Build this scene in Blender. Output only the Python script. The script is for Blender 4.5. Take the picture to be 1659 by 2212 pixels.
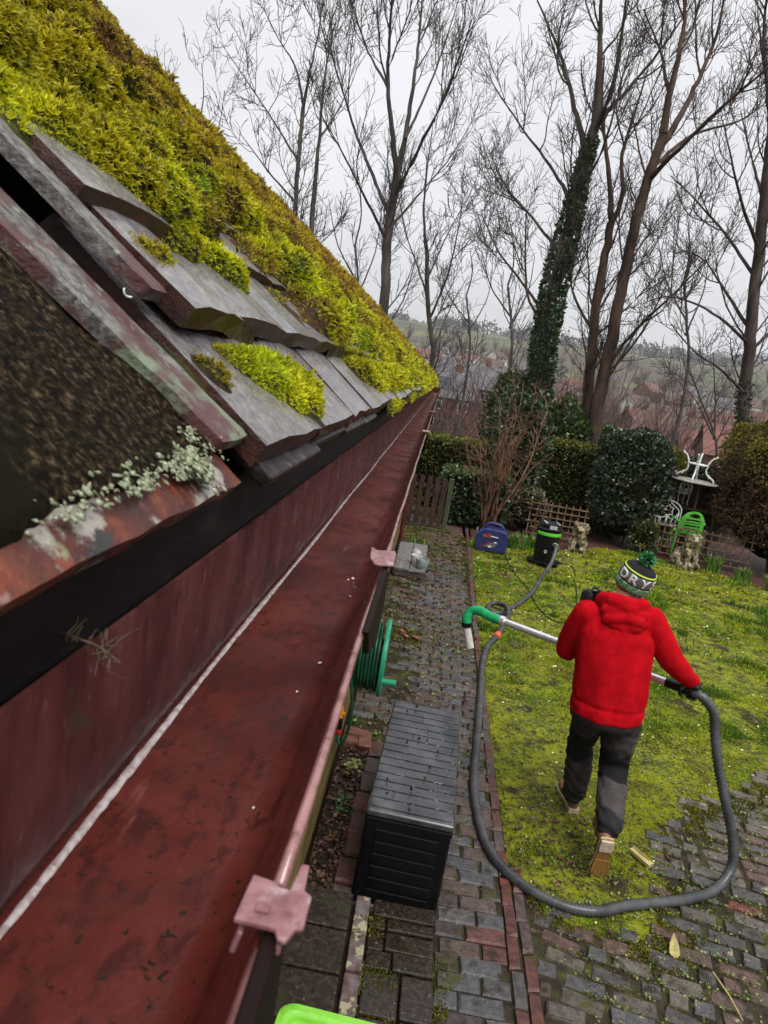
import bpy, bmesh, math, random
import numpy as np
from mathutils import Vector, Matrix, Euler

# ------------------------------------------------------------------ scene, camera, light
for _o in list(bpy.data.objects):
    bpy.data.objects.remove(_o, do_unlink=True)
SC = bpy.context.scene
COL = SC.collection
R = math.radians
random.seed(7)
RNG = np.random.default_rng(11)

CAM_H = 2.65
# rows: world X (along the path's width, away from the wall), Y (along the gutter), Z, seen from the camera
CAM_R = np.array([[0.984788, 0.166079, -0.051089], [0.081363, -0.180946, 0.980122], [0.153533, -0.969369, -0.191706]])
cam_data = bpy.data.cameras.new('camera')
cam = bpy.data.objects.new('camera', cam_data)
COL.objects.link(cam)
SC.camera = cam
cam_data.sensor_fit = 'VERTICAL'
cam_data.sensor_height = 36.0
cam_data.sensor_width = 27.0
cam_data.lens = 1560.0 / 2212.0 * 36.0
cam_data.clip_start = 0.01
cam_data.clip_end = 6000.0
_m = Matrix(((CAM_R[0][0], -CAM_R[0][1], -CAM_R[0][2]), (CAM_R[1][0], -CAM_R[1][1], -CAM_R[1][2]), (CAM_R[2][0], -CAM_R[2][1], -CAM_R[2][2])))
cam.matrix_world = Matrix.Translation((0, 0, CAM_H)) @ _m.to_4x4()
cam_data.dof.use_dof = True
cam_data.dof.focus_distance = 3.2
cam_data.dof.aperture_fstop = 30.0

world = bpy.data.worlds.new('World')
SC.world = world
world.use_nodes = True
SUN_EL, SUN_ROT = R(58), R(150)
def build_world():
    nt = world.node_tree
    nt.nodes.clear()
    L = nt.links
    out = nt.nodes.new('ShaderNodeOutputWorld')
    bg = nt.nodes.new('ShaderNodeBackground')
    bg.inputs['Strength'].default_value = 0.1
    sky = nt.nodes.new('ShaderNodeTexSky')
    sky.sky_type = 'NISHITA'
    sky.sun_disc = False
    sky.sun_elevation = SUN_EL
    sky.sun_rotation = SUN_ROT
    sky.air_density = 1.0
    sky.dust_density = 4.0
    tc = nt.nodes.new('ShaderNodeTexCoord')
    sep = nt.nodes.new('ShaderNodeSeparateXYZ')
    L.new(tc.outputs['Generated'], sep.inputs[0])
    # overcast sky: brighter towards the zenith, soft cloud structure
    mr = nt.nodes.new('ShaderNodeMapRange')
    mr.inputs['From Min'].default_value = 0.0
    mr.inputs['From Max'].default_value = 1.0
    mr.inputs['To Min'].default_value = 5.3
    mr.inputs['To Max'].default_value = 10.6
    ab = nt.nodes.new('ShaderNodeMath'); ab.operation = 'MAXIMUM'; ab.inputs[1].default_value = 0.0
    L.new(sep.outputs['Z'], ab.inputs[0])
    pw = nt.nodes.new('ShaderNodeMath'); pw.operation = 'POWER'; pw.inputs[1].default_value = 2.0
    L.new(ab.outputs[0], pw.inputs[0])
    L.new(pw.outputs[0], mr.inputs['Value'])
    mp = nt.nodes.new('ShaderNodeMapping')
    mp.inputs['Scale'].default_value = (1.0, 1.0, 2.6)
    L.new(tc.outputs['Generated'], mp.inputs['Vector'])
    nz = nt.nodes.new('ShaderNodeTexNoise')
    nz.inputs['Scale'].default_value = 1.7
    nz.inputs['Detail'].default_value = 5
    nz.inputs['Roughness'].default_value = 0.55
    L.new(mp.outputs[0], nz.inputs['Vector'])
    m2 = nt.nodes.new('ShaderNodeMapRange')
    m2.inputs['From Min'].default_value = 0.25
    m2.inputs['From Max'].default_value = 0.75
    m2.inputs['To Min'].default_value = 0.82
    m2.inputs['To Max'].default_value = 1.13
    L.new(nz.outputs['Fac'], m2.inputs['Value'])
    mul = nt.nodes.new('ShaderNodeMath'); mul.operation = 'MULTIPLY'
    L.new(mr.outputs[0], mul.inputs[0]); L.new(m2.outputs[0], mul.inputs[1])
    vm = nt.nodes.new('ShaderNodeVectorMath'); vm.operation = 'SCALE'
    vm.inputs[0].default_value = (0.975, 0.978, 1.01)
    L.new(mul.outputs[0], vm.inputs['Scale'])
    mix = nt.nodes.new('ShaderNodeMix'); mix.data_type = 'RGBA'
    mix.inputs['Factor'].default_value = 0.94
    L.new(sky.outputs[0], mix.inputs[6]); L.new(vm.outputs[0], mix.inputs[7])
    L.new(mix.outputs[2], bg.inputs['Color'])
    L.new(bg.outputs[0], out.inputs['Surface'])
build_world()

sun_d = bpy.data.lights.new('sun', 'SUN')
sun_d.energy = 1.5
sun_d.angle = R(32)
sun_d.color = (1.0, 0.97, 0.93)
sun = bpy.data.objects.new('sun', sun_d)
COL.objects.link(sun)
# SUN_ROT is measured like the sky's: direction to the sun = (sin, cos) of the rotation
_d = Vector((math.sin(SUN_ROT) * math.cos(SUN_EL), math.cos(SUN_ROT) * math.cos(SUN_EL), math.sin(SUN_EL)))
sun.rotation_euler = _d.to_track_quat('Z', 'Y').to_euler()

SC.view_settings.view_transform = 'Standard'
SC.view_settings.look = 'None'
SC.view_settings.gamma = 1.0
SC.view_settings.use_curve_mapping = False
SC.view_settings.exposure = 0.68
SC.render.engine = 'CYCLES'
SC.cycles.use_denoising = True
SC.cycles.max_bounces = 5
SC.cycles.diffuse_bounces = 3
SC.cycles.glossy_bounces = 2
SC.cycles.transparent_max_bounces = 6
SC.cycles.volume_bounces = 0
SC.cycles.sample_clamp_indirect = 6.0

# ------------------------------------------------------------------ helpers
def at(px, py, Y):
    """World point at distance Y along the gutter's direction on the sight line of a point of a 1659 x 2212 print of the photograph."""
    v = CAM_R @ np.array([px - 829.5, py - 1106.0, 1560.0])
    return Vector(v * (Y / v[1])) + Vector((0, 0, CAM_H))
def on(px, py, z=0.0):
    v = CAM_R @ np.array([px - 829.5, py - 1106.0, 1560.0])
    return Vector(v * ((z - CAM_H) / v[2])) + Vector((0, 0, CAM_H))
def project(V):
    """World points -> print coordinates and depth."""
    v = (np.asarray(V, float) - np.array([0, 0, CAM_H])) @ CAM_R
    d = np.maximum(v[:, 2], 1e-4)
    return 829.5 + 1560 * v[:, 0] / d, 1106 + 1560 * v[:, 1] / d, v[:, 2]

def tag(o, label=None, cat=None, group=None, kind=None):
    if label: o['label'] = label
    if cat: o['category'] = cat
    if group: o['group'] = group
    if kind: o['kind'] = kind
    return o
def empty(name, loc=(0, 0, 0), rz=0.0):
    o = bpy.data.objects.new(name, None)
    o.location = loc
    o.rotation_euler = (0, 0, rz)
    o.empty_display_size = 0.1
    COL.objects.link(o)
    return o
def link(name, me, mat=None, parent=None, loc=None):
    o = bpy.data.objects.new(name, me)
    COL.objects.link(o)
    if mat is not None:
        for m in (mat if isinstance(mat, (list, tuple)) else [mat]):
            me.materials.append(m)
    if parent is not None: o.parent = parent
    if loc is not None: o.location = loc
    return o
def np_mesh(name, V, F, mat=None, parent=None, col=None, smooth=False, midx=None):
    """V (n,3), F (m,k) of one face size or a list of such arrays -> one object (fast)."""
    V = np.asarray(V, np.float32)
    Fs = [np.asarray(f, np.int32) for f in (F if isinstance(F, list) else [F]) if len(f)]
    me = bpy.data.meshes.new(name)
    me.vertices.add(len(V))
    me.vertices.foreach_set('co', V.ravel())
    loops = np.concatenate([f.ravel() for f in Fs])
    tot = np.concatenate([np.full(len(f), f.shape[1], np.int32) for f in Fs])
    st = np.concatenate([[0], np.cumsum(tot)[:-1]]).astype(np.int32)
    me.loops.add(len(loops))
    me.loops.foreach_set('vertex_index', loops)
    me.polygons.add(len(tot))
    me.polygons.foreach_set('loop_start', st)
    me.polygons.foreach_set('loop_total', tot)
    if midx is not None: me.polygons.foreach_set('material_index', np.asarray(midx, np.int32))
    if smooth: me.polygons.foreach_set('use_smooth', np.ones(len(tot), bool))
    me.update(calc_edges=True)
    if col is not None:
        a = me.color_attributes.new('Col', 'FLOAT_COLOR', 'POINT')
        c = np.ones((len(V), 4), np.float32)
        c[:, :3] = np.asarray(col, np.float32)
        a.data.foreach_set('color', c.ravel())
    return link(name, me, mat, parent)

class MB:
    """Collects simple solids; build() links them as ONE mesh object."""
    def __init__(s): s.v = []; s.f = []; s.m = []; s.cur = 0
    def add(s, V, F):
        b = len(s.v)
        s.v.extend([tuple(map(float, p)) for p in V])
        for f in F:
            s.f.append([b + i for i in f]); s.m.append(s.cur)
        return s
    def box(s, c, size, rot=None, taper=1.0):
        x, y, z = size[0] / 2, size[1] / 2, size[2] / 2
        V = [Vector((sx * x * (taper if sz > 0 else 1), sy * y * (taper if sz > 0 else 1), sz * z)) for sz in (-1, 1) for sx, sy in ((-1, -1), (1, -1), (1, 1), (-1, 1))]
        if rot is not None:
            M = rot if isinstance(rot, Matrix) else Euler(rot).to_matrix()
            V = [M @ v for v in V]
        c = Vector(c)
        return s.add([v + c for v in V], [(3, 2, 1, 0), (4, 5, 6, 7), (0, 1, 5, 4), (1, 2, 6, 5), (2, 3, 7, 6), (3, 0, 4, 7)])
    def tube(s, pts, r, n=8, cap=True, up=None):
        V, F = tube_geo([Vector(p) for p in pts], r, n, cap)
        return s.add(V, F)
    def lathe(s, prof, n=24, c=(0, 0, 0), M=None, cap=True):
        V = []; F = []
        for r, z in prof:
            for k in range(n):
                a = 2 * math.pi * k / n
                V.append(Vector((r * math.cos(a), r * math.sin(a), z)))
        for i in range(len(prof) - 1):
            for k in range(n):
                F.append((i * n + k, i * n + (k + 1) % n, (i + 1) * n + (k + 1) % n, (i + 1) * n + k))
        if cap:
            F.append(tuple(reversed(range(n))))
            F.append(tuple((len(prof) - 1) * n + k for k in range(n)))
        if M is not None: V = [M @ v for v in V]
        return s.add([v + Vector(c) for v in V], F)
    def prism(s, poly, h, M=None):
        """poly: 2-D outline (x, y), extruded along z from 0 to h, moved by the 4x4 matrix M."""
        n = len(poly)
        V = [Vector((p[0], p[1], 0)) for p in poly] + [Vector((p[0], p[1], h)) for p in poly]
        if M is not None: V = [M @ v for v in V]
        F = [tuple(reversed(range(n))), tuple(range(n, 2 * n))] + [(i, (i + 1) % n, n + (i + 1) % n, n + i) for i in range(n)]
        return s.add(V, F)
    def build(s, name, mat=None, parent=None, smooth=False, bevel=0.0, seg=2, auto=None):
        me = bpy.data.meshes.new(name)
        me.from_pydata(s.v, [], s.f)
        me.polygons.foreach_set('material_index', s.m)
        if smooth or auto is not None: me.polygons.foreach_set('use_smooth', [True] * len(s.f))
        me.update()
        if auto is not None:
            bm = bmesh.new(); bm.from_mesh(me)
            for e in bm.edges:
                if len(e.link_faces) == 2 and e.calc_face_angle(0) > R(auto): e.smooth = False
            bm.to_mesh(me); bm.free()
        o = link(name, me, mat, parent)
        if bevel:
            md = o.modifiers.new('bevel', 'BEVEL'); md.width = bevel; md.segments = seg; md.limit_method = 'ANGLE'; md.angle_limit = R(35)
        return o

def tube_geo(pts, r, n=8, cap=True):
    m = len(pts)
    rr = list(r) if hasattr(r, '__len__') else [r] * m
    V = []; F = []
    T = []
    for i in range(m):
        t = pts[min(i + 1, m - 1)] - pts[max(i - 1, 0)]
        T.append(t.normalized() if t.length > 1e-9 else Vector((0, 0, 1)))
    u = T[0].orthogonal().normalized()
    for i in range(m):
        u = (u - T[i] * u.dot(T[i]))
        u = u.normalized() if u.length > 1e-6 else T[i].orthogonal().normalized()
        w = T[i].cross(u)
        for k in range(n):
            a = 2 * math.pi * k / n
            V.append(pts[i] + (u * math.cos(a) + w * math.sin(a)) * rr[i])
    for i in range(m - 1):
        for k in range(n):
            F.append((i * n + k, i * n + (k + 1) % n, (i + 1) * n + (k + 1) % n, (i + 1) * n + k))
    if cap:
        F.append(tuple(reversed(range(n)))); F.append(tuple((m - 1) * n + k for k in range(n)))
    return V, F

def spline(pts, step=0.03, closed=False):
    """Catmull-Rom through pts, resampled evenly."""
    P = [Vector(p) for p in pts]
    out = []
    n = len(P)
    for i in range(n - 1):
        p0, p1, p2, p3 = P[max(i - 1, 0)], P[i], P[i + 1], P[min(i + 2, n - 1)]
        k = max(2, int((p2 - p1).length / (step * 0.5)))
        for j in range(k):
            t = j / k
            out.append(0.5 * ((2 * p1) + (p2 - p0) * t + (2 * p0 - 5 * p1 + 4 * p2 - p3) * t * t + (3 * p1 - p0 - 3 * p2 + p3) * t ** 3))
    out.append(P[-1])
    res = [out[0]]; acc = 0.0
    for a, b in zip(out[:-1], out[1:]):
        acc += (b - a).length
        if acc >= step: res.append(b); acc = 0.0
    if (res[-1] - out[-1]).length > 1e-6: res.append(out[-1])
    return res

def vnoise(P, scale=1.0, seed=0):
    """Smooth value noise in 0..1 for an (n,3) or (n,2) array."""
    P = np.asarray(P, float) * scale
    if P.shape[1] == 2: P = np.c_[P, np.zeros(len(P))]
    i = np.floor(P).astype(np.int64); f = P - i
    f = f * f * (3 - 2 * f)
    def h(a, b, c):
        n = (a * 374761393 + b * 668265263 + c * 2147483647 + seed * 974634777) & 0xFFFFFFFF
        n = ((n ^ (n >> 13)) * 1274126177) & 0xFFFFFFFF
        n = n ^ (n >> 16)
        return (n & 0xFFFF) / 65535.0
    r = 0
    for dx in (0, 1):
        for dy in (0, 1):
            for dz in (0, 1):
                w = (f[:, 0] if dx else 1 - f[:, 0]) * (f[:, 1] if dy else 1 - f[:, 1]) * (f[:, 2] if dz else 1 - f[:, 2])
                r = r + w * h(i[:, 0] + dx, i[:, 1] + dy, i[:, 2] + dz)
    return r
def fbm(P, scale=1.0, seed=0, octv=3):
    r = 0; a = 0.5; t = 0
    for k in range(octv):
        r = r + a * vnoise(P, scale * 2 ** k, seed + 17 * k); t += a; a *= 0.5
    return r / t

# ------------------------------------------------------------------ materials
def mat(name, cols, scale=6.0, detail=6.0, nrough=0.6, rough=0.6, rough2=None, bump=0.0, bscale=None, bdetail=8.0, stretch=(1, 1, 1),
        metallic=0.0, spec=0.32, coord='pos', attr=False, rnd=None, spots=None, coat=0.0, transl=0.0, alpha=None, rscale=None, sss=0.0, sheen=0.0, amul=1.0):
    """cols: list of (pos, (r,g,b)) over a noise. spots: list of (colour, noise scale, lo, hi[, stretch]) stains mixed on top. rnd: list of (pos, colour) picked per object, multiplied in."""
    m = bpy.data.materials.new(name)
    m.use_nodes = True
    nt = m.node_tree; N = nt.nodes; L = nt.links
    N.clear()
    out = N.new('ShaderNodeOutputMaterial')
    b = N.new('ShaderNodeBsdfPrincipled')
    L.new(b.outputs[0], out.inputs['Surface'])
    if coord == 'pos':
        src = N.new('ShaderNodeNewGeometry').outputs['Position']
    else:
        src = N.new('ShaderNodeTexCoord').outputs['Object']
    def mapped(st):
        if tuple(st) == (1, 1, 1): return src
        mp = N.new('ShaderNodeMapping'); mp.inputs['Scale'].default_value = st
        L.new(src, mp.inputs['Vector']); return mp.outputs[0]
    def noise(sc, det, ro, st=(1, 1, 1)):
        n = N.new('ShaderNodeTexNoise')
        n.inputs['Scale'].default_value = sc; n.inputs['Detail'].default_value = det; n.inputs['Roughness'].default_value = ro
        L.new(mapped(st), n.inputs['Vector'])
        return n.outputs['Fac']
    def ramp(fac, stops):
        r = N.new('ShaderNodeValToRGB')
        e = r.color_ramp.elements
        while len(e) < len(stops): e.new(0.5)
        for k, (p, c) in enumerate(stops):
            e[k].position = 0.5 + (p - 0.5) * 0.6; e[k].color = (*c, 1)
        L.new(fac, r.inputs[0]); return r.outputs[0]
    def mix(a, bb, fac, mode='MIX'):
        x = N.new('ShaderNodeMix'); x.data_type = 'RGBA'; x.blend_type = mode
        if hasattr(fac, 'links'): L.new(fac, x.inputs['Factor'])
        else: x.inputs['Factor'].default_value = fac
        for s_, i in ((a, 6), (bb, 7)):
            if hasattr(s_, 'links'): L.new(s_, x.inputs[i])
            else: x.inputs[i].default_value = (*s_, 1)
        return x.outputs[2]
    if len(cols) == 1: c = cols[0][1]
    else: c = ramp(noise(scale, detail, nrough, stretch), cols)
    if rnd:
        oi = N.new('ShaderNodeObjectInfo')
        rr = N.new('ShaderNodeValToRGB'); rr.color_ramp.interpolation = 'CONSTANT'
        e = rr.color_ramp.elements
        while len(e) < len(rnd): e.new(0.5)
        for k, (p, cc) in enumerate(rnd): e[k].position = p; e[k].color = (*cc, 1)
        L.new(oi.outputs['Random'], rr.inputs[0])
        c = mix(c, rr.outputs[0], 1.0, 'MULTIPLY')
    if attr:
        a = N.new('ShaderNodeAttribute'); a.attribute_name = 'Col'
        c = mix(c, a.outputs['Color'], amul, 'MULTIPLY')
    rv = rough
    if rough2 is not None:
        mr = N.new('ShaderNodeMapRange'); mr.inputs['From Min'].default_value = 0.35; mr.inputs['From Max'].default_value = 0.65
        mr.inputs['To Min'].default_value = rough; mr.inputs['To Max'].default_value = rough2
        L.new(noise(rscale or scale * 1.7, 4, 0.6), mr.inputs['Value']); rv = mr.outputs[0]
    for s_ in spots or []:
        st = s_[4] if len(s_) > 4 else (1, 1, 1)
        mr = N.new('ShaderNodeMapRange'); mr.inputs['From Min'].default_value = s_[2]; mr.inputs['From Max'].default_value = s_[3]
        mr.interpolation_type = 'SMOOTHSTEP'
        L.new(noise(s_[1], 7, 0.62, st), mr.inputs['Value'])
        c = mix(c, s_[0], mr.outputs[0])
    if hasattr(c, 'links'): L.new(c, b.inputs['Base Color'])
    else: b.inputs['Base Color'].default_value = (*c, 1)
    if hasattr(rv, 'links'): L.new(rv, b.inputs['Roughness'])
    else: b.inputs['Roughness'].default_value = rv
    b.inputs['Metallic'].default_value = metallic
    b.inputs['Specular IOR Level'].default_value = spec
    if coat: b.inputs['Coat Weight'].default_value = coat; b.inputs['Coat Roughness'].default_value = 0.12
    if sheen: b.inputs['Sheen Weight'].default_value = sheen; b.inputs['Sheen Roughness'].default_value = 0.5
    if bump:
        bn = N.new('ShaderNodeBump'); bn.inputs['Strength'].default_value = 1.0; bn.inputs['Distance'].default_value = bump
        L.new(noise(bscale or scale * 3, bdetail, 0.65, stretch), bn.inputs['Height'])
        L.new(bn.outputs[0], b.inputs['Normal'])
    if transl:
        t = N.new('ShaderNodeBsdfTranslucent')
        if hasattr(c, 'links'): L.new(c, t.inputs['Color'])
        else: t.inputs['Color'].default_value = (*c, 1)
        ms = N.new('ShaderNodeMixShader'); ms.inputs[0].default_value = transl
        L.new(b.outputs[0], ms.inputs[1]); L.new(t.outputs[0], ms.inputs[2]); L.new(ms.outputs[0], out.inputs['Surface'])
    return m

def instance_geo(proto_V, proto_F, pos, basis, scale):
    """Copies one small mesh to many frames: pos (n,3), basis (n,3,3) columns = local axes, scale (n,) or (n,3)."""
    pv = np.asarray(proto_V, float); pf = np.asarray(proto_F, np.int64)
    n = len(pos)
    sc = np.asarray(scale, float)
    if sc.ndim == 1: sc = sc[:, None]
    loc = pv[None, :, :] * sc[:, None, :]
    W = np.einsum('nij,nkj->nki', basis, loc) + pos[:, None, :]
    F = pf[None, :, :] + (np.arange(n) * len(pv))[:, None, None]
    return W.reshape(-1, 3), F.reshape(-1, pf.shape[1])
def frames(Zax, spin):
    """Orthonormal frames whose third column is Zax, turned by spin."""
    z = Zax / np.linalg.norm(Zax, axis=1, keepdims=True)
    a = np.where(np.abs(z[:, 2:3]) < 0.9, np.array([[0, 0, 1.0]]), np.array([[1.0, 0, 0]]))
    x = np.cross(a, z); x /= np.linalg.norm(x, axis=1, keepdims=True)
    y = np.cross(z, x)
    c, s = np.cos(spin)[:, None], np.sin(spin)[:, None]
    return np.stack([x * c + y * s, -x * s + y * c, z], axis=2)
LEAF_V = np.array([(0, 0, 0), (-0.32, 0.05, 0.45), (0, -0.06, 1.0), (0.32, 0.05, 0.45)])
LEAF_F = np.array([(0, 3, 2, 1)])
def leaves(name, P, N_, size, col, material, parent=None, kind=None, spread=0.9, proto=(LEAF_V, LEAF_F), rng=RNG):
    """A mass of leaf-sized faces at P leaning around N_."""
    n = len(P)
    z = N_ + rng.normal(0, spread, (n, 3))
    B = frames(z, rng.uniform(0, 6.283, n))
    V, F = instance_geo(proto[0], proto[1], P, B, size)
    c = np.repeat(col, len(proto[0]), axis=0)
    o = np_mesh(name, V, F, material, parent, col=c)
    if kind: o['kind'] = kind
    return o
# ------------------------------------------------------------------ the setting: ground, valley, hills
def terrain_z(x, y):
    x = np.asarray(x, float); y = np.asarray(y, float)
    base = np.interp(y, [-60, 15.6, 17, 22, 40, 70, 140, 200, 280, 380, 520, 700, 900, 1200, 1700, 2600, 4000], [0, 0, -0.25, -1.5, -4.0, -5.5, -6.5, -6, 0, 9, 22, 38, 58, 78, 70, 60, 60])
    f = np.clip((y - 250) / 500, 0, 1)
    ang = np.arctan2(x, np.maximum(y, 1))
    hill = 1 + 0.30 * np.interp(ang, [-.6, -.1, .05, .2, .45, .8], [-.1, -.05, 0.0, .35, .95, 1.2])
    q = np.c_[x.ravel() * 0.004, y.ravel() * 0.004]
    b = (fbm(q, 1.0, 7, 4).reshape(x.shape) - .5)
    z = np.where(base > 0, base * hill, base) + b * (2 + 26 * f) * np.clip((y - 30) / 120, 0, 1)
    near = np.clip((np.hypot(x - 2, np.minimum(y - 8, 0)) - 14) / 60, 0, 1)
    return z - near * np.clip(1 - y / 30, 0, 1) * 1.0
M_GROUND = mat('earth_ground', [(0.3, (0.022, 0.014, 0.007)), (0.5, (0.045, 0.030, 0.014)), (0.7, (0.05, 0.05, 0.012))], scale=5, rough=0.85, bump=0.02, bscale=25, spots=[((0.06, 0.075, 0.012), 1.4, 0.5, 0.62)])
M_FAR = mat('valley_fields', [(0.30, (0.05, 0.035, 0.022)), (0.45, (0.075, 0.055, 0.036)), (0.52, (0.058, 0.055, 0.024)), (0.68, (0.072, 0.076, 0.03))], scale=0.006, detail=5, nrough=0.5, rough=0.95,
            spots=[((0.030, 0.036, 0.016), 0.011, 0.55, 0.60, (1, 1.9, 1)), ((0.105, 0.115, 0.036), 0.0038, 0.53, 0.56, (1, 1.8, 1))])
def build_ground():
    # fine near the garden, coarser outwards, one sheet to the horizon
    ax = np.unique(np.concatenate([np.linspace(-3500, -400, 24), np.linspace(-400, -60, 24), np.linspace(-60, 60, 41), np.linspace(60, 400, 24), np.linspace(400, 3500, 24)]))
    ay = np.unique(np.concatenate([np.linspace(-300, -10, 8), np.linspace(-10, 40, 34), np.linspace(40, 300, 40), np.linspace(300, 1500, 70), np.linspace(1500, 4200, 14)]))
    X, Y = np.meshgrid(ax, ay, indexing='ij')
    Z = terrain_z(X, Y) - 0.012
    V = np.stack([X, Y, Z], -1).reshape(-1, 3)
    idx = np.arange(X.size).reshape(X.shape)
    F = np.stack([idx[:-1, :-1].ravel(), idx[1:, :-1].ravel(), idx[1:, 1:].ravel(), idx[:-1, 1:].ravel()], 1)
    cy = V[F].mean(1)[:, 1]
    o = np_mesh('ground', V, F, [M_GROUND, M_FAR], smooth=True, midx=(cy > 60).astype(int))
    tag(o, kind='structure')
build_ground()
# ------------------------------------------------------------------ the house: wall, roof, moss, gutter
Y_END = 11.6
PITCH = R(40)
EX, EZ = -0.115, 2.564
UP = np.array([-math.cos(PITCH), 0, math.sin(PITCH)])
NR = np.array([math.sin(PITCH), 0, math.cos(PITCH)])
GAUGE, TILE_T = 0.108, 0.017
def roof_pt(s, Y, n=0.0):
    s = np.asarray(s, float); Y = np.asarray(Y, float); n = np.asarray(n, float)
    return np.stack([EX + s * UP[0] + n * NR[0], Y + 0 * s, EZ + s * UP[2] + n * NR[2]], axis=-1)
def ridge_s(Y):
    return np.interp(Y, [0.0, 12.0], [1.62, 1.62])
def moss_edge(Y):
    return np.interp(Y, [0.30, 0.40, 0.50, 0.545, 0.60, 0.70, 0.79, 0.95, 1.1, 1.25, 1.36, 1.46, 12], [0.29, 0.26, 0.24, 0.232, 0.185, 0.17, 0.148, 0.138, 0.122, 0.09, 0.035, -0.022, -0.03])
CLUMPS = [[(.100, .51), (.108, .60), (.100, .69), (.072, .76), (.032, .755), (.012, .69), (.022, .60), (.045, .555), (.072, .53)],
          [(.099, .458), (.088, .475), (.07, .505), (.05, .475), (.069, .460)],
          [(.165, .478), (.185, .49), (.17, .54), (.145, .535), (.14, .49)]]
def in_poly(s, Y, poly):
    """signed softness: >0 inside (distance to the outline)."""
    s = np.asarray(s); Y = np.asarray(Y)
    inside = np.zeros(s.shape, bool); d = np.full(s.shape, 9.0)
    n = len(poly)
    for i in range(n):
        (s1, y1), (s2, y2) = poly[i], poly[(i + 1) % n]
        c = ((y1 > Y) != (y2 > Y)) & (s < (s2 - s1) * (Y - y1) / (y2 - y1 + 1e-12) + s1)
        inside ^= c
        t = np.clip(((s - s1) * (s2 - s1) + (Y - y1) * (y2 - y1)) / ((s2 - s1) ** 2 + (y2 - y1) ** 2), 0, 1)
        d = np.minimum(d, np.hypot(s - s1 - t * (s2 - s1), Y - y1 - t * (y2 - y1)))
    return np.where(inside, d, -d)
def moss_cover(s, Y):
    """>0 where moss grows, in metres from its edge."""
    s = np.asarray(s, float); Y = np.asarray(Y, float)
    q = np.c_[s.ravel(), Y.ravel()]
    wob = ((fbm(q, 9.0, 3) - 0.5) * 0.035 + (fbm(q, 30.0, 5) - 0.5) * 0.02).reshape(s.shape)
    wob = wob * np.clip((1.55 - Y) * 4, 0.25, 1)
    c = s - moss_edge(Y) + wob
    # verge: the near end of the moss
    c = np.minimum(c, Y - (0.455 - 0.22 * np.clip(s - .2, 0, 1)) + wob * 0.6)
    for p in CLUMPS: c = np.maximum(c, in_poly(s, Y, p) + wob * 0.25)
    c = np.where(s < .135, np.minimum(c, Y - .462), c)
    c = np.minimum(c, ridge_s(Y) + 0.05 - s)
    return c
def moss_thick(s, Y):
    q = np.c_[s.ravel(), Y.ravel()]
    c = moss_cover(s, Y)
    lump = fbm(q, 11.0, 21).reshape(s.shape); fine = fbm(q, 38.0, 22).reshape(s.shape)
    ph = ((s / GAUGE + 0.25 * (lump - .5)) % 1.0)
    roll = np.sin(np.clip(ph, 0, 1) * math.pi) ** 0.7          # each course carries its own roll of moss
    big = np.interp(Y, [0.3, 1.0, 2.0, 6.0], [1.0, 0.95, 0.8, 0.6])
    h = (0.003 + 0.034 * lump * lump * 2.0 + 0.030 * np.clip(fine - .25, 0, 1) ** 1.2) * (0.12 + 0.95 * roll) * big
    gaps = fbm(q * np.array([[1.0, 0.55]]), 7.5, 41).reshape(s.shape)
    h = h * np.clip((gaps - 0.30) * 7, 0.05, 1)
    bare = fbm(q * np.array([[1.0, 0.32]]), 6.0, 47).reshape(s.shape)
    lipb = np.clip((bare - 0.43) * 10, 0, 1) * np.clip(1.25 - abs(ph - 0.08) / 0.2, 0, 1)
    h = h * (1 - lipb) - 0.012 * lipb
    clump = np.max([in_poly(s, Y, p) for p in CLUMPS], axis=0)
    h = np.where(clump > -0.01, np.minimum(h * 0.4 + 0.003, 0.012), h)
    return np.where(c > 0, h * np.clip(c / 0.024, 0.0, 1) ** 0.7 - 0.001, np.maximum(-0.02, c * .6 - .001)), c, lump, gaps
def tile_top(s):
    """Height of the tiles' upper faces above the roof's base plane."""
    s = np.asarray(s, float); ph = (s / GAUGE) % 1.0; first = s < GAUGE
    return np.where(first, 0.0125 + TILE_T - 0.003 * ph, 0.0125 + TILE_T * 1.95 - 0.009 * ph)

M_TILE = mat('clay_tile', [(0.25, (0.075, 0.072, 0.073)), (0.5, (0.165, 0.160, 0.163)), (0.75, (0.28, 0.275, 0.28))], scale=90, nrough=.75, rough=0.14, rough2=0.36, bump=0.0018, bscale=240, coat=0.5, spec=.5,
             rnd=[(0, (1.0, 1.0, 1.0)), (0.3, (1.06, 0.98, 0.97)), (0.55, (0.85, 0.83, 0.85)), (0.8, (1.1, 1.07, 1.1))],
             spots=[((0.17, 0.05, 0.035), 16, 0.60, 0.70), ((0.20, 0.22, 0.15), 22, 0.63, 0.74), ((0.03, 0.024, 0.02), 8, 0.64, 0.8)])
M_TILE_EDGE = mat('broken_tile', [(0.3, (0.022, 0.007, 0.005)), (0.6, (0.055, 0.016, 0.010)), (0.8, (0.02, 0.012, 0.010))], scale=30, rough=0.25, bump=0.002, bscale=120)
M_EAVES = mat('eaves_undertile', [(0.3, (0.012, 0.008, 0.008)), (0.6, (0.045, 0.03, 0.03)), (0.8, (0.16, 0.13, 0.13))], scale=60, rough=0.3, bump=0.002, bscale=120)
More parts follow.
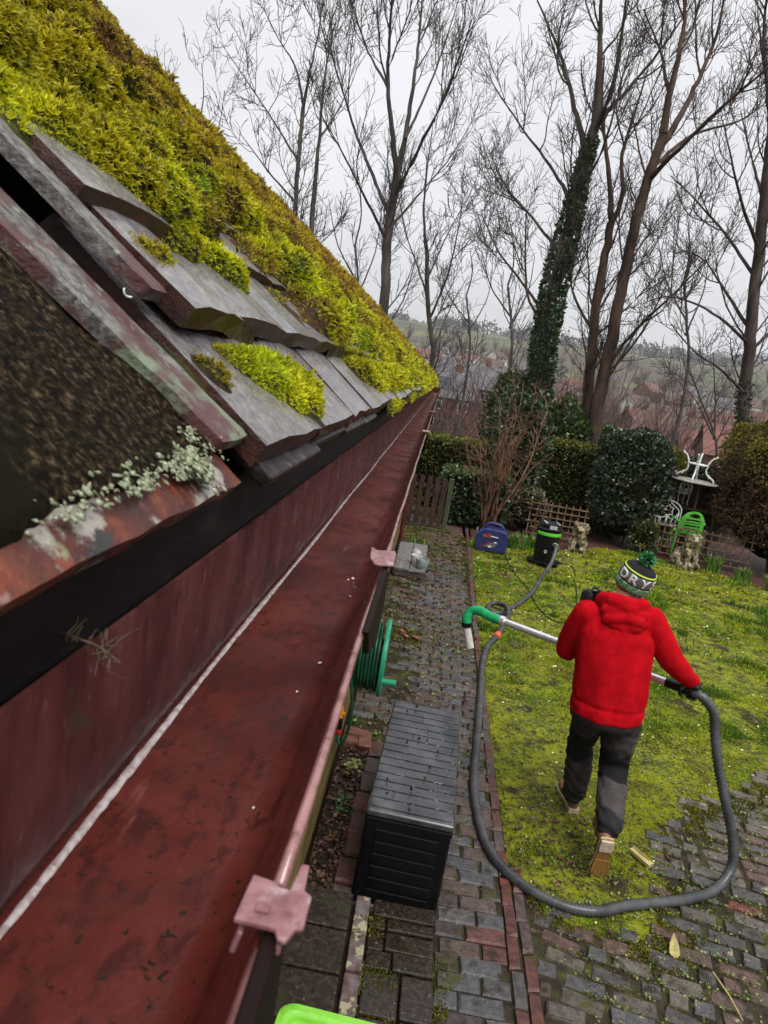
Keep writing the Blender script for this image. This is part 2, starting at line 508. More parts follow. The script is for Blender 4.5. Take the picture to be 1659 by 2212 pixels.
M_VERGE = mat('verge_tile', [(0.3, (0.06, 0.055, 0.05)), (0.5, (0.17, 0.165, 0.15)), (0.72, (0.30, 0.30, 0.265))], scale=120, detail=9, nrough=0.7, rough=0.4, bump=0.0022, bscale=240,
              spots=[((0.115, 0.05, 0.05), 7, 0.50, 0.56), ((0.20, 0.24, 0.16), 10, 0.55, 0.62), ((0.035, 0.03, 0.028), 60, 0.58, 0.70), ((0.34, 0.36, 0.30), 90, 0.62, 0.70)])
M_SLAB = mat('under_tile', [(0.3, (0.05, 0.011, 0.006)), (0.55, (0.10, 0.021, 0.010)), (0.8, (0.20, 0.048, 0.016))], scale=45, rough=0.14, rough2=0.4, bump=0.0018, bscale=170, coat=0.2,
             spots=[((0.36, 0.33, 0.29), 16, 0.515, 0.57), ((0.030, 0.030, 0.030), 26, 0.56, 0.63), ((0.30, 0.33, 0.18), 12, 0.60, 0.66), ((0.20, 0.04, 0.015), 60, 0.58, 0.68)])
M_MORTAR = mat('mortar', [(0.28, (0.0025, 0.0018, 0.001)), (0.48, (0.014, 0.009, 0.004)), (0.62, (0.05, 0.033, 0.016)), (0.78, (0.15, 0.11, 0.065))], scale=230, detail=6, nrough=0.7, rough=0.55, bump=0.005, bscale=260, spec=0.04, spots=[((0.012, 0.011, 0.004), 11, 0.5, 0.62)])
M_LICHEN = mat('lichen', [(0.3, (0.12, 0.15, 0.07)), (0.55, (0.33, 0.36, 0.23)), (0.8, (0.55, 0.56, 0.44))], scale=420, rough=0.8, bump=0.002, bscale=200)
M_DECK = mat('roof_felt', [(0, (0.02, 0.016, 0.013))], rough=0.9)
M_MOSS_BASE = mat('moss_bed', [(0.3, (0.016, 0.010, 0.004)), (0.55, (0.042, 0.03, 0.006)), (0.75, (0.09, 0.075, 0.01))], scale=60, rough=0.9, bump=0.006, bscale=90, attr=True)
M_MOSS = mat('moss_shoots', [(0.3, (0.82, 0.82, 0.8)), (0.7, (1.15, 1.15, 1.1))], scale=30, rough=0.5, spec=0.3, attr=True, transl=0.25)
M_GUTTER = mat('gutter_paint', [(0.3, (0.062, 0.011, 0.008)), (0.5, (0.102, 0.017, 0.012)), (0.75, (0.145, 0.028, 0.02))], scale=9, rough=0.2, rough2=0.42, bump=0.0005, bscale=140, spec=0.5,
               spots=[((0.055, 0.011, 0.008), 90, 0.51, 0.62, (1, 0.5, 1)), ((0.06, 0.014, 0.009), 16, 0.55, 0.72, (1, 0.35, 1)), ((0.016, 0.010, 0.004), 190, 0.60, 0.67), ((0.21, 0.06, 0.05), 60, 0.63, 0.72, (1, .12, 1))])
M_GUTTER_BACK = mat('gutter_back', [(0.3, (0.060, 0.016, 0.015)), (0.5, (0.098, 0.027, 0.025)), (0.75, (0.135, 0.044, 0.042))], scale=24, rough=0.22, rough2=0.45, bump=0.0005, bscale=130, stretch=(1, 1, 0.35),
                    spots=[((0.17, 0.085, 0.085), 110, 0.60, 0.72, (1, 1, 0.4)), ((0.045, 0.013, 0.012), 60, 0.56, 0.70, (1, 1, 0.5)), ((0.05, 0.045, 0.02), 20, 0.62, 0.7)])
M_CLIP = mat('faded_plastic', [(0.3, (0.18, 0.07, 0.07)), (0.5, (0.26, 0.115, 0.118)), (0.72, (0.33, 0.175, 0.18))], scale=90, coat=.3, rough=0.3, rough2=0.5, bump=0.0006, bscale=180,
             spots=[((0.16, 0.04, 0.04), 130, 0.55, 0.66), ((0.10, 0.07, 0.07), 260, 0.60, 0.66), ((0.42, 0.29, 0.30), 60, 0.57, 0.68)])
M_LIP = mat('gutter_lip', [(0.3, (0.15, 0.050, 0.046)), (0.6, (0.30, 0.14, 0.135))], scale=70, rough=0.12, coat=.7, spec=.5, bump=0.0003, bscale=160, spots=[((0.12, 0.03, 0.03), 60, 0.62, 0.72)])
M_DARKPLASTIC = mat('dark_plastic', [(0, (0.010, 0.0035, 0.003))], rough=0.7, spec=0.15)
M_GLINT = mat('crease_glint', [(0.3, (0.36, 0.27, 0.27)), (0.6, (0.58, 0.50, 0.50))], scale=160, rough=0.12, coat=.5, bump=0.0007, bscale=220, spots=[((0.16, 0.07, 0.065), 45, 0.60, 0.70), ((0.05, 0.03, 0.02), 180, 0.66, 0.72)])  # whitish colour stands for the sky mirrored along the gutter crease
M_FASCIA = mat('fascia_board', [(0.3, (0.004, 0.003, 0.003)), (0.6, (0.010, 0.007, 0.007)), (0.85, (0.03, 0.02, 0.02))], scale=40, rough=0.6, spec=0.2, bump=0.0012, bscale=70, stretch=(1, 0.3, 1), spots=[((0.06, 0.05, 0.045), 60, 0.68, 0.76)])
M_CLADDING = mat('timber_cladding', [(0.3, (0.10, 0.065, 0.02)), (0.55, (0.20, 0.145, 0.05)), (0.8, (0.28, 0.22, 0.10))], scale=9, rough=0.55, bump=0.002, bscale=40, stretch=(1, 0.2, 3), spots=[((0.07, 0.08, 0.02), 5, 0.5, 0.7)])

house = empty('house', (-1.2, 5.5, 0))
tag(house, 'house with mossy tiled roof, dark fascia and timber wall above the brick path', 'house')
def hpart(o, parent=None):
    o.parent = parent or house
    o.matrix_parent_inverse = (parent or house).matrix_basis.inverted() if (parent is None) else Matrix.Identity(4)
    return o
def in_house(o): 
    o.parent = house; o.location = Vector(o.location) - house.location; return o

def build_house():
    # wall boards (horizontal weatherboards), brick plinth course
    mb = MB(); mb.box((-0.46, 5.45, 1.2), (0.27, 2 * 6.05, 2.4)); in_house(mb.build('wall', M_DECK))
    for k in range(15):
        mb = MB()
        z = 0.24 + k * 0.15
        mb.box((0, 0, 0), (0.02, 12.1, 0.165), rot=(0, R(-4), 0))
        o = mb.build('weatherboard', M_CLADDING, bevel=0.002); o.location = (-0.306, 5.45, z); in_house(o)
    mb = MB(); mb.box((-0.31, 5.45, 0.07), (0.05, 12.1, 0.2)); in_house(mb.build('wall_plinth', M_MORTAR))
    mb = MB(); mb.box((-0.215, 5.45, 2.485), (0.165, 12.1, 0.016)); in_house(mb.build('soffit', M_FASCIA))
    mb = MB(); mb.box((-0.1375, 5.45, 2.525), (0.014, 12.1, 0.078)); in_house(mb.build('fascia_board', M_FASCIA, bevel=0.002))
    # roof deck: front slope, back slope, far gable
    Ys = np.concatenate([np.linspace(-0.6, 6, 40), [8, 10, Y_END]])
    V = []; F = []
    for y in Ys:
        sr = float(ridge_s(y))
        a = roof_pt(0.012, y, -0.012); b = roof_pt(sr, y, -0.012)
        c = b + np.array([-(b[2] - 1.2) * 1.1, 0, -(b[2] - 1.2)])
        V += [a, b, c]
    for i in range(len(Ys) - 1):
        for j in (0, 1):
            F.append((i * 3 + j, i * 3 + 3 + j, i * 3 + 4 + j, i * 3 + 1 + j))
    n = len(Ys)
    me = bpy.data.meshes.new('roof_deck'); me.from_pydata([tuple(v) for v in V], [], F + [(3 * n - 3, 3 * n - 2, 3 * n - 1)]); me.update()
    in_house(link('roof_deck', me, M_DECK))
    # tiles: bevelled uneven slabs, a few meshes shared by all
    protos = []
    for k in range(8):
        rg = np.random.default_rng(100 + k)
        nu, nv = 5, 4
        V = []; F = []
        for lay in (0, 1):
            for j in range(nv):
                for i in range(nu):
                    u = i / (nu - 1); v = j / (nv - 1)
                    e = 0.0013
                    ins = 0.0025 if lay else 0.0
                    x = (u - .5) * (1 - 2 * ins / 0.2) + (rg.normal(0, e * 0.6) / 0.2 if i in (0, nu - 1) else 0)
                    y = v + (rg.normal(0, e) / 0.2 if j in (0,) else 0) + (ins / .2 if j == 0 else 0)
                    z = lay * TILE_T + (0.004 * (1 - (2 * u - 1) ** 2) - 0.002) + rg.normal(0, 0.0005)
                    V.append((x, y, z))
        idx = lambda l, j, i: l * nu * nv + j * nu + i
        for j in range(nv - 1):
            for i in range(nu - 1):
                F.append((idx(1, j, i), idx(1, j, i + 1), idx(1, j + 1, i + 1), idx(1, j + 1, i)))
        for i in range(nu - 1):
            F.append((idx(0, 0, i), idx(0, 0, i + 1), idx(1, 0, i + 1), idx(1, 0, i)))
            F.append((idx(0, nv - 1, i + 1), idx(0, nv - 1, i), idx(1, nv - 1, i), idx(1, nv - 1, i + 1)))
        for j in range(nv - 1):
            F.append((idx(0, j + 1, 0), idx(0, j, 0), idx(1, j, 0), idx(1, j + 1, 0)))
            F.append((idx(0, j, nu - 1), idx(0, j + 1, nu - 1), idx(1, j + 1, nu - 1), idx(1, j, nu - 1)))
        F.append((idx(0, 0, 0), idx(0, nv - 1, 0), idx(0, nv - 1, nu - 1), idx(0, 0, nu - 1)))
        me = bpy.data.meshes.new('roof_tile'); me.from_pydata(V, [], F); me.materials.append(M_TILE); me.materials.append(M_TILE_EDGE)
        me.polygons.foreach_set('material_index', [0] * ((nu - 1) * (nv - 1)) + [1 for _ in range(len(F) - (nu - 1) * (nv - 1))])
        me.update(); protos.append((me, np.array(V), F))
    cand = []
    rg = random.Random(5)
    for c in range(0, 21):
        s0 = c * GAUGE
        y = 0.452 + (0.0 if c % 2 == 0 else 0.02) - 0.16 * max(0, s0 - .25)
        if c == 0: y = 0.4535
        first = True
        while y < Y_END - 0.03:
            w = rg.uniform(0.185, 0.225)
            if c % 2 and first: w *= 0.62
            first = False
            if s0 < ridge_s(y + w / 2) - 0.02:
                if not (c > 5 and y < 1.2 and s0 > 1.3): cand.append((c, s0, y, w))
            y += w + rg.uniform(0.0015, 0.0045)
    near = sorted(cand, key=lambda t: (t[2] + t[3] / 2) ** 2 + (0.15 + t[1] * .9) ** 2)
    bulkV = []; bulkF = []; nb = 0
    for i, (c, s0, y, w) in enumerate(near):
        me, PV, PF = protos[rg.randrange(8)]
        tilt = math.atan2(TILE_T * 0.95, 0.2)
        slide = rg.uniform(-.006, .006)
        n0 = 0.0125 + (0.0 if c == 0 else TILE_T * 0.95) + rg.uniform(0, .002)
        if c == 2 and 0.4 < y < 0.62: n0 += 0.005; slide = -0.018
        if c == 1 and y < 0.5: n0 += 0.004; slide = -0.004
        tl = -(tilt if c else tilt * 0.3) + rg.uniform(-.008, .008)
        M = Matrix(((0, UP[0], NR[0], 0), (1, UP[1], NR[1], 0), (0, UP[2], NR[2], 0), (0, 0, 0, 1))) 
        M = Matrix.Translation(Vector(roof_pt(s0 + slide, y + w / 2, n0))) @ M @ Matrix.Rotation(tl, 4, 'X') @ Matrix.Rotation(rg.uniform(-.012, .012), 4, 'Z') @ Matrix.Diagonal((w, 0.2, 1, 1))
        if i < 300:
            o = bpy.data.objects.new('roof_tile', me); COL.objects.link(o)
            o.parent = house; o.matrix_parent_inverse = Matrix.Translation(-house.location); o.matrix_basis = M
        else:
            A = np.array(M); bulkV.append(PV @ A[:3, :3].T + A[:3, 3]); bulkF.append(np.array([f for f in PF if len(f) == 4]) + nb); nb += len(PV)
    o = np_mesh('roof_tiling', np.concatenate(bulkV), np.concatenate(bulkF), M_TILE); o['kind'] = 'stuff'; in_house(o)
    # under-eaves course: chipped ends showing below the first course
    for k in range(28):
        y = 0.47 + k * 0.2
        if y > 6: break
        mb = MB(); mb.box((0, 0, 0), (0.05, 0.195, 0.0115))
        o = mb.build('eaves_tile', M_EAVES, bevel=0.002); p = roof_pt(0.022 + rg.uniform(-.006, .006), y + 0.1, 0.0058)
        o.location = p; o.rotation_euler = (0, PITCH, rg.uniform(-.02, .02)); in_house(o)
build_house()

def lumpy_slab(name, material, outline_s0, outline_s1, Y0, Y1, n0, n1, amp, ns, parent=house, nu=26, nv=40, seed=0, edge=0.006, skew=0.0, wob=0.0):
    """A slab in the roof's slope with a rough, rounded top; skew shifts its far end along Y with height."""
    u = np.linspace(0, 1, nu); v = np.linspace(0, 1, nv)
    U, Vv = np.meshgrid(u, v, indexing='ij')
    s = outline_s0 + (outline_s1 - outline_s0) * U
    Y = Y0 + (Y1 - Y0) * Vv + skew * (s - outline_s0)
    q = np.c_[s.ravel(), Y.ravel()]
    if wob:
        s = s + (fbm(q, 30, seed + 5).reshape(s.shape) - .5) * wob * (1 - U)
        Y = Y + (fbm(q, 26, seed + 6).reshape(s.shape) - .5) * wob * Vv
    ed = np.minimum(np.minimum(U, 1 - U) * abs(outline_s1 - outline_s0), np.minimum(Vv, 1 - Vv) * abs(Y1 - Y0))
    n = n1 - edge * np.clip(1 - ed / edge, 0, 1) ** 2 + (fbm(q, ns, seed).reshape(s.shape) - .5) * amp
    top = roof_pt(s, Y, n).reshape(-1, 3)
    F = []
    for i in range(nu - 1):
        for j in range(nv - 1):
            F.append((i * nv + j, i * nv + j + 1, (i + 1) * nv + j + 1, (i + 1) * nv + j))
    ring = [i * nv for i in range(nu)] + [(nu - 1) * nv + j for j in range(1, nv)] + [i * nv + nv - 1 for i in range(nu - 2, -1, -1)] + [j for j in range(nv - 2, 0, -1)]
    nb = len(top); nr = len(ring)
    base = roof_pt(s, Y, n0).reshape(-1, 3)[ring]
    V = np.concatenate([top, top[ring], base])          # the rim has its own vertices: a crisp edge
    for k in range(nr):
        k2 = (k + 1) % nr
        F.append((nb + k, nb + k2, nb + nr + k2, nb + nr + k))
    o = np_mesh(name, V, np.array(F), material, smooth=True)
    return in_house(o)
def build_verge():
    lumpy_slab('under_tile', M_SLAB, 0.0, 0.20, -0.25, 0.415, 0.0, 0.0125, 0.0012, 60, seed=3, edge=0.0015, wob=0.003, nu=30, nv=90)
    lumpy_slab('mortar_bed', M_MORTAR, 0.014, 0.40, -0.25, 0.412, 0.0105, 0.0165, 0.006, 42, seed=9, edge=0.010, nu=60, nv=90, skew=-0.30, wob=0.02)
    lumpy_slab('verge_tile', M_VERGE, 0.022, 0.34, 0.402, 0.452, 0.0145, 0.0245, 0.002, 50, seed=14, edge=0.0012, nu=90, nv=24, skew=-0.27, wob=0.004)
    lumpy_slab('verge_tile', M_VERGE, 0.125, 0.44, 0.442, 0.468, 0.0325, 0.0425, 0.002, 50, seed=19, edge=0.0012, nu=90, nv=20, skew=-0.22, wob=0.003)
    # lichen crusts along the mortar's lower edge
    rg = np.random.default_rng(4)
    V = []; F = []; nb = 0
    ico = bmesh.new(); bmesh.ops.create_icosphere(ico, subdivisions=1, radius=1)
    iv = np.array([v.co[:] for v in ico.verts]); jf = np.array([[v.index for v in f.verts] for f in ico.faces]); ico.free()
    P = []; S = []
    for k in range(430):
        t = rg.random()
        cy = rg.choice([0.345, 0.29, 0.235, 0.385], p=[.42, .25, .13, .2]) + rg.normal(0, 0.016)
        s = 0.013 + abs(rg.normal(0, 0.0065)) + (0.02 if cy > 0.37 else 0) * rg.random() 
        P.append(roof_pt(s, cy, 0.0135 + min(0.004, s * .2))); S.append(rg.uniform(0.0003, 0.0011) * (1.6 if rg.random() < .12 else 1))
    for k in range(170):
        P.append(roof_pt(0.016 + rg.normal(0, .006), 0.352 + rg.normal(0, .008), 0.0145 + rg.random() * .007)); S.append(rg.uniform(0.0007, 0.002))
    P = np.array(P); S = np.array(S)
    B = frames(NR[None, :] + rg.normal(0, .25, (len(P), 3)), rg.uniform(0, 6, len(P)))
    V, F = instance_geo(iv, jf, P, B, S[:, None] * rg.uniform(.6, 1.7, (len(P), 3)) * np.array([[1.5, 1.3, .45]]))
    V = V + (rg.normal(0, .00022, V.shape))
    o = np_mesh('lichen_crust', V, F, M_LICHEN, smooth=True); o['kind'] = 'stuff'; in_house(o)
build_verge()

# ---- moss: lumpy beds hugging the courses, feathery shoots on top (sizes follow the real plant, coarser with distance)
def build_moss():
    V = []; F = []; C = []; nb = 0
    for (Y0, Y1, dy, ds) in ((0.2, 1.7, 0.009, 0.008), (1.69, 4.2, 0.024, 0.016), (4.19, Y_END, 0.06, 0.025)):
        smax = float(ridge_s(Y0)) + 0.06
        ys = np.arange(Y0, Y1 + dy, dy); ss = np.arange(-0.03, smax, ds)
        S, Y = np.meshgrid(ss, ys, indexing='ij')
        h, c, lump, gaps = moss_thick(S, Y)
        n = tile_top(np.maximum(S, 0)) + h
        sag = np.clip(-S, 0, 1)
        P = roof_pt(np.maximum(S, -0.012 - 0.2 * sag), Y, n - sag * 0.9)
        ok = (c > -0.004)
        idx = np.arange(S.size).reshape(S.shape)
        a = ok[:-1, :-1] | ok[1:, :-1] | ok[:-1, 1:] | ok[1:, 1:]
        f = np.stack([idx[:-1, :-1][a], idx[:-1, 1:][a], idx[1:, 1:][a], idx[1:, :-1][a]], axis=1)
        V.append(P.reshape(-1, 3)); F.append(f + nb); nb += S.size
        g = np.clip((gaps.ravel() - .3) * 3, 0, 1)[:, None]
        C.append(np.array([[1.3, .8, .6]]) * (1 - g) + np.array([[0.9, 1.25, .7]]) * g)
    o = np_mesh('moss_bed', np.concatenate(V), np.concatenate(F), M_MOSS_BASE, col=np.concatenate(C), smooth=True)
    tag(o, kind='stuff')
    # one shoot: a curved stem set with small pointed leaves
    def shoot(nl):
        """A stubby shoot: a short stem tip with small leaves spreading round it."""
        PV = []; PF = []; PC = []
        for k in range(nl):
            a = 2.4 * k; t = .15 + .55 * k / max(1, nl - 1)
            d = np.array([math.cos(a), math.sin(a), 0]); q = np.array([-d[1], d[0], 0]); o_ = np.array([0, 0, t * .55])
            b = len(PV)
            PV += [o_ - q * .13, o_ + q * .13, o_ + d * .55 * (1.1 - .5 * t) + np.array([0, 0, .26 + .14 * t])]
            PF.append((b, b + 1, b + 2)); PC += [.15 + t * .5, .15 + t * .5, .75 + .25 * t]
        b = len(PV)
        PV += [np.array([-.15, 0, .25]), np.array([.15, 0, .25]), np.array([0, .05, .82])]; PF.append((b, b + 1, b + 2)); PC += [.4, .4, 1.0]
        return np.array(PV), np.array(PF), np.array(PC)
    rg = np.random.default_rng(31)
    allV = []; allF = []; allC = []; nb = 0
    # Y range, how many per square metre, length, leaf pairs
    bands = [(0.20, 0.62, 200000, 0.0064, 4), (0.62, 1.05, 122000, 0.0072, 4), (1.05, 1.7, 62000, 0.0094, 3), (1.7, 2.8, 28000, 0.0130, 3), (2.8, 4.6, 12500, 0.0190, 2), (4.6, 7.5, 5400, 0.027, 2), (7.5, Y_END, 2400, 0.039, 2)]
    for Y0, Y1, dens, ln, nl in bands:
        smax = float(ridge_s(Y0)) + 0.04
        n = int(dens * (Y1 - Y0) * (smax + 0.04))
        s = rg.uniform(-0.034, smax, n); Y = rg.uniform(Y0, Y1, n)
        near_cut = (Y < 0.9) & (s > 1.25)
        h, c, lump, gaps = moss_thick(s, Y)
        keep = (c > 0.0) & ~near_cut & (h > 0.0015) & (rg.random(n) < np.clip((gaps - .33) * 9, 0.05, 1))
        s, Y, h, c, lump, gaps = (q[keep] for q in (s, Y, h, c, lump, gaps))
        n = len(s)
        sag = np.clip(-s, 0, 1)
        P = roof_pt(np.maximum(s, -0.012 - 0.2 * sag), Y, tile_top(np.maximum(s, 0)) + h - sag * 0.9 - 0.15 * ln)
        e = 0.006
        gs = (moss_thick(s + e, Y)[0] - moss_thick(s - e, Y)[0]) / (2 * e); gy = (moss_thick(s, Y + e)[0] - moss_thick(s, Y - e)[0]) / (2 * e)
        d = NR[None, :] - UP[None, :] * np.clip(gs, -1.6, 1.6)[:, None] - np.array([[0, 1.0, 0]]) * np.clip(gy, -1.6, 1.6)[:, None]
        d = d / np.linalg.norm(d, axis=1, keepdims=True) + np.array([[0.10, 0, 0.20]]) + rg.normal(0, 0.34, (n, 3))
        d = np.where((s < 0.012)[:, None], np.array([[0.55, 0, -0.35]]) + rg.normal(0, .45, (n, 3)), d)
        B = frames(d, rg.uniform(0, 6.283, n))
        PV, PF, PC = shoot(nl)
        size = ln * 1.22 * np.exp(rg.normal(0, 0.25, n)) * np.clip(c / 0.02, .55, 1)
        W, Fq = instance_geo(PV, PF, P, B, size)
        # colour: lime near the eaves, olive then orange brown towards the ridge and the far end
        q = np.c_[s, Y]
        far = np.clip((s - 0.24) / 0.55, 0, 1) + np.interp(Y, [0.5, 2, 5, 10], [0, 0.10, .40, .60]) * np.clip(s * 5, 0.1, 1)
        far = np.clip(far + (fbm(q, 5.5, 61) - .5) * 1.9, 0, 1)
        brown = np.clip((fbm(q * np.array([[1.0, .6]]), 8.0, 71) - 0.49) * 7, 0, 1) * np.clip(0.4 + far, 0, 1)
        dark = np.clip((fbm(q, 13.0, 81) - 0.5) * 4, 0, 1)
        lime = np.array([[0.60, 0.62, 0.008]]); deep = np.array([[0.26, 0.38, 0.008]]); olive = np.array([[0.42, 0.32, 0.010]]); rust = np.array([[0.20, 0.10, 0.018]])
        k = lime * (1 - dark[:, None]) + deep * dark[:, None]
        k = k * (1 - far[:, None]) + olive * far[:, None]
        k = k * (1 - brown[:, None]) + rust * brown[:, None]
        k = k * rg.uniform(0.82, 1.36, (n, 1))
        cc = (k[:, None, :] * (0.22 + 0.92 * PC)[None, :, None]).reshape(-1, 3)  # paler young tips; darker bases also paint in the shadow between shoots
        allV.append(W); allF.append(Fq + nb); allC.append(cc); nb += len(W)
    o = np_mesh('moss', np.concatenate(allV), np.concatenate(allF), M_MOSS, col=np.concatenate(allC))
    tag(o, kind='stuff')
build_moss()
def build_roof_debris():
    rg = np.random.default_rng(91); n = 420
    Y = .5 + 6 * rg.random(n) ** 2; s = rg.uniform(.12, 1.5, n)
    h, c, lump, gaps = moss_thick(s, Y); k = c > .02; Y, s, h = Y[k], s[k], h[k]; n = len(Y)
    P = roof_pt(s, Y, tile_top(s) + np.maximum(h, 0) + .004 + .0015 * Y)
    B = frames(NR[None, :] + rg.normal(0, .5, (n, 3)), rg.uniform(0, 6, n))
    pv = np.array([(-.5, -.12, .02), (0, -.25, .12), (.5, 0, 0), (0, .25, .10), (-.5, .1, .05)]); pf = np.array([(0, 1, 2), (0, 2, 3), (0, 3, 4)])
    V, F = instance_geo(pv, pf, P, B, np.interp(Y, [.5, 6], [.010, .05]) * rg.uniform(.5, 1.5, n))
    c = np.array([(.05, .026, .014), (.08, .04, .02), (.03, .017, .010), (.12, .075, .04)])[rg.integers(0, 4, n)]
    tag(np_mesh('moss_debris', V, F, mat('dead_debris', [(.3, (.8, .8, .8)), (.7, (1.2, 1.2, 1.2))], scale=90, rough=.7, attr=True), col=np.repeat(c, 5, axis=0)), kind='stuff')
build_roof_debris()

# ---- gutter
gutter = empty('gutter', (-0.08, 0.0, 2.43))
tag(gutter, 'dark red eaves gutter with pale lip running along the mossy roof', 'gutter')
def in_gutter(o):
    o.parent = gutter; o.location = Vector(o.location) - gutter.location; return o
def build_gutter():
    Y0, Y1 = -0.35, Y_END - 0.15
    def sheet(poly, name, m, ny=2, closed=False, ys=None, th=None):
        ys_ = ys if ys is not None else np.linspace(Y0, Y1, ny)
        n = len(poly); V = []; F = []
        for i, y in enumerate(ys_):
            for (x, z) in poly: V.append((x, y, z))
        for i in range(len(ys_) - 1):
            for j in range(n if closed else n - 1):
                a = i * n + j; b = i * n + (j + 1) % n
                F.append((a, b, b + n, a + n))
        if closed: F.append(tuple(range(n))); F.append(tuple(reversed([(len(ys_) - 1) * n + j for j in range(n)])))
        mb = MB(); mb.add(V, F)
        return in_gutter(mb.build(name, m, auto=40))
    # trough floor and front, one folded profile with its own wall thickness
    inner = [(-0.1335, 2.4245), (-0.100, 2.4235), (-0.060, 2.4238), (-0.050, 2.4262), (-0.0455, 2.432), (-0.030, 2.478), (-0.0245, 2.4985)]
    outer = [(-0.0225, 2.4985), (-0.028, 2.476), (-0.0435, 2.430), (-0.049, 2.4235), (-0.060, 2.4212), (-0.1335, 2.4212)]
    sheet(inner + outer, 'trough', M_GUTTER, closed=True, ys=np.linspace(Y0, Y1, 60))
    sheet([(-0.1335, 2.4246), (-0.1285, 2.4400), (-0.1270, 2.460), (-0.1262, 2.5195), (-0.1285, 2.5200), (-0.1302, 2.460), (-0.1330, 2.4400), (-0.1345, 2.4246)], 'back_plate', M_GUTTER_BACK, closed=True, ys=np.linspace(Y0, Y1, 60))
    # pale ridge in the fold: sky reflection of the wet crease put into its colour
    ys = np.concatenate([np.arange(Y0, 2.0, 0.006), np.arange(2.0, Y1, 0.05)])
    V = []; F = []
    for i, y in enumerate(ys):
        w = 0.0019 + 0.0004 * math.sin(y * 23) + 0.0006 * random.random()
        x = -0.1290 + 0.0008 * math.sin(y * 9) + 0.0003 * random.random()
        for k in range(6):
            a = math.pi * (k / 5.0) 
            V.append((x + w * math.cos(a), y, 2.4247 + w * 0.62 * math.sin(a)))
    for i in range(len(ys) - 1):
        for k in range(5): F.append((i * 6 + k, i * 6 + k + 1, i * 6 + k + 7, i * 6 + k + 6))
    o = np_mesh('crease_glint_ridge', V, np.array(F), M_GLINT, smooth=True); in_gutter(o)
    # rolled front lip, in lengths between the joints
    for a, b in ((Y0, 0.158), (0.182, 0.53), (0.575, 1.93), (1.99, 3.1), (3.16, Y1)):
        mb = MB(); n = max(2, int((b - a) / 0.05))
        mb.tube([(-0.0225 + 0.0004 * math.sin(k * 1.3), a + (b - a) * k / n, 2.5 + 0.0004 * math.sin(k * .9 + 2)) for k in range(n + 1)], 0.0021, 10)
        in_gutter(mb.build('front_lip', M_LIP, smooth=True))
    # joint brackets with their faded clips
    def bracket(y0, y1, body0, clip_poly, z=2.5045):
        L_ = y1 - body0
        poly = [(y1 + .003, 2.503), (y1 + .003, 2.452), (y1 - L_ * .45, 2.452), (y1 - L_ * .8, 2.472), (body0 - .01, 2.503)] if body0 > .2 else [(y1, 2.503), (y1, 2.43), (body0, 2.43), (body0, 2.503)]
        Mx = Matrix(((0, 0, 1, -0.0225), (1, 0, 0, 0), (0, 1, 0, 0), (0, 0, 0, 1)))
        root = in_gutter(MB().prism(poly, .0045, Mx).box((-0.075, (body0 + y1) / 2, 2.4175), (0.05, L_, 0.006)).build('joint_bracket', M_DARKPLASTIC, bevel=0.001))
        mb = MB(); mb.prism(clip_poly, 0.0017)
        cl = mb.build('clip', M_CLIP, root, bevel=0.0005); cl.location = (0, 0, 2.5028 - root.location.z - gutter.location.z); cl.location = Vector((0, 0, z)) - gutter.location - root.location
        mb = MB(); mb.box((-0.0195, (y0 + y1) / 2, 2.5012), (0.005, (y1 - y0) * .85, 0.003)); mb.box((-0.0292, (y0 + y1) / 2, 2.4985), (0.0016, (y1 - y0) * .6, 0.007), rot=(0, R(14), 0)); mb.box((-0.024, (y0 + y1) / 2 - .002, 2.5064), (0.004, .003, 0.0012))
        st = mb.build('clip_strap', M_CLIP, root, bevel=0.0008); st.location = -gutter.location - root.location
        return root
    bracket(0.157, 0.179, 0.05, [(-0.0298, 0.1785), (-0.0225, 0.1772), (-0.0215, 0.1755), (-0.0185, 0.1752), (-0.0175, 0.1865), (-0.0150, 0.1865), (-0.0145, 0.1760), (-0.0122, 0.1745), (-0.0122, 0.1628), (-0.0140, 0.1622), (-0.0158, 0.1572), (-0.0180, 0.1574), (-0.0195, 0.1606), (-0.0305, 0.1612)])
    bracket(0.53, 0.575, 0.40, [(-0.0362, 0.580), (-0.0300, 0.572), (-0.0160, 0.578), (-0.0145, 0.570), (-0.0142, 0.534), (-0.0225, 0.529), (-0.0290, 0.530), (-0.0333, 0.543)])
    for y in (1.96, 3.13, 4.7, 6.5):
        bracket(y - .03, y + .03, y - .05, [(-0.036, y + .03), (-0.014, y + .03), (-0.014, y - .03), (-0.034, y - .03)])
    # downpipe outlet below the second joint, and the downpipe at the far end
    mb = MB(); mb.tube([(-0.075, Y1 - .2, 2.42), (-0.075, Y1 - .2, 2.3), (-0.24, Y1 - .2, 2.12), (-0.265, Y1 - .2, 2.0), (-0.265, Y1 - .2, 0.05)], 0.034, 12)
    in_gutter(mb.build('downpipe', M_GUTTER, auto=40))
    mb = MB(); mb.box((-0.078, Y1 + .004, 2.468), (0.106, 0.008, 0.09)); in_gutter(mb.build('stop_end', M_GUTTER, bevel=0.002))
build_gutter()
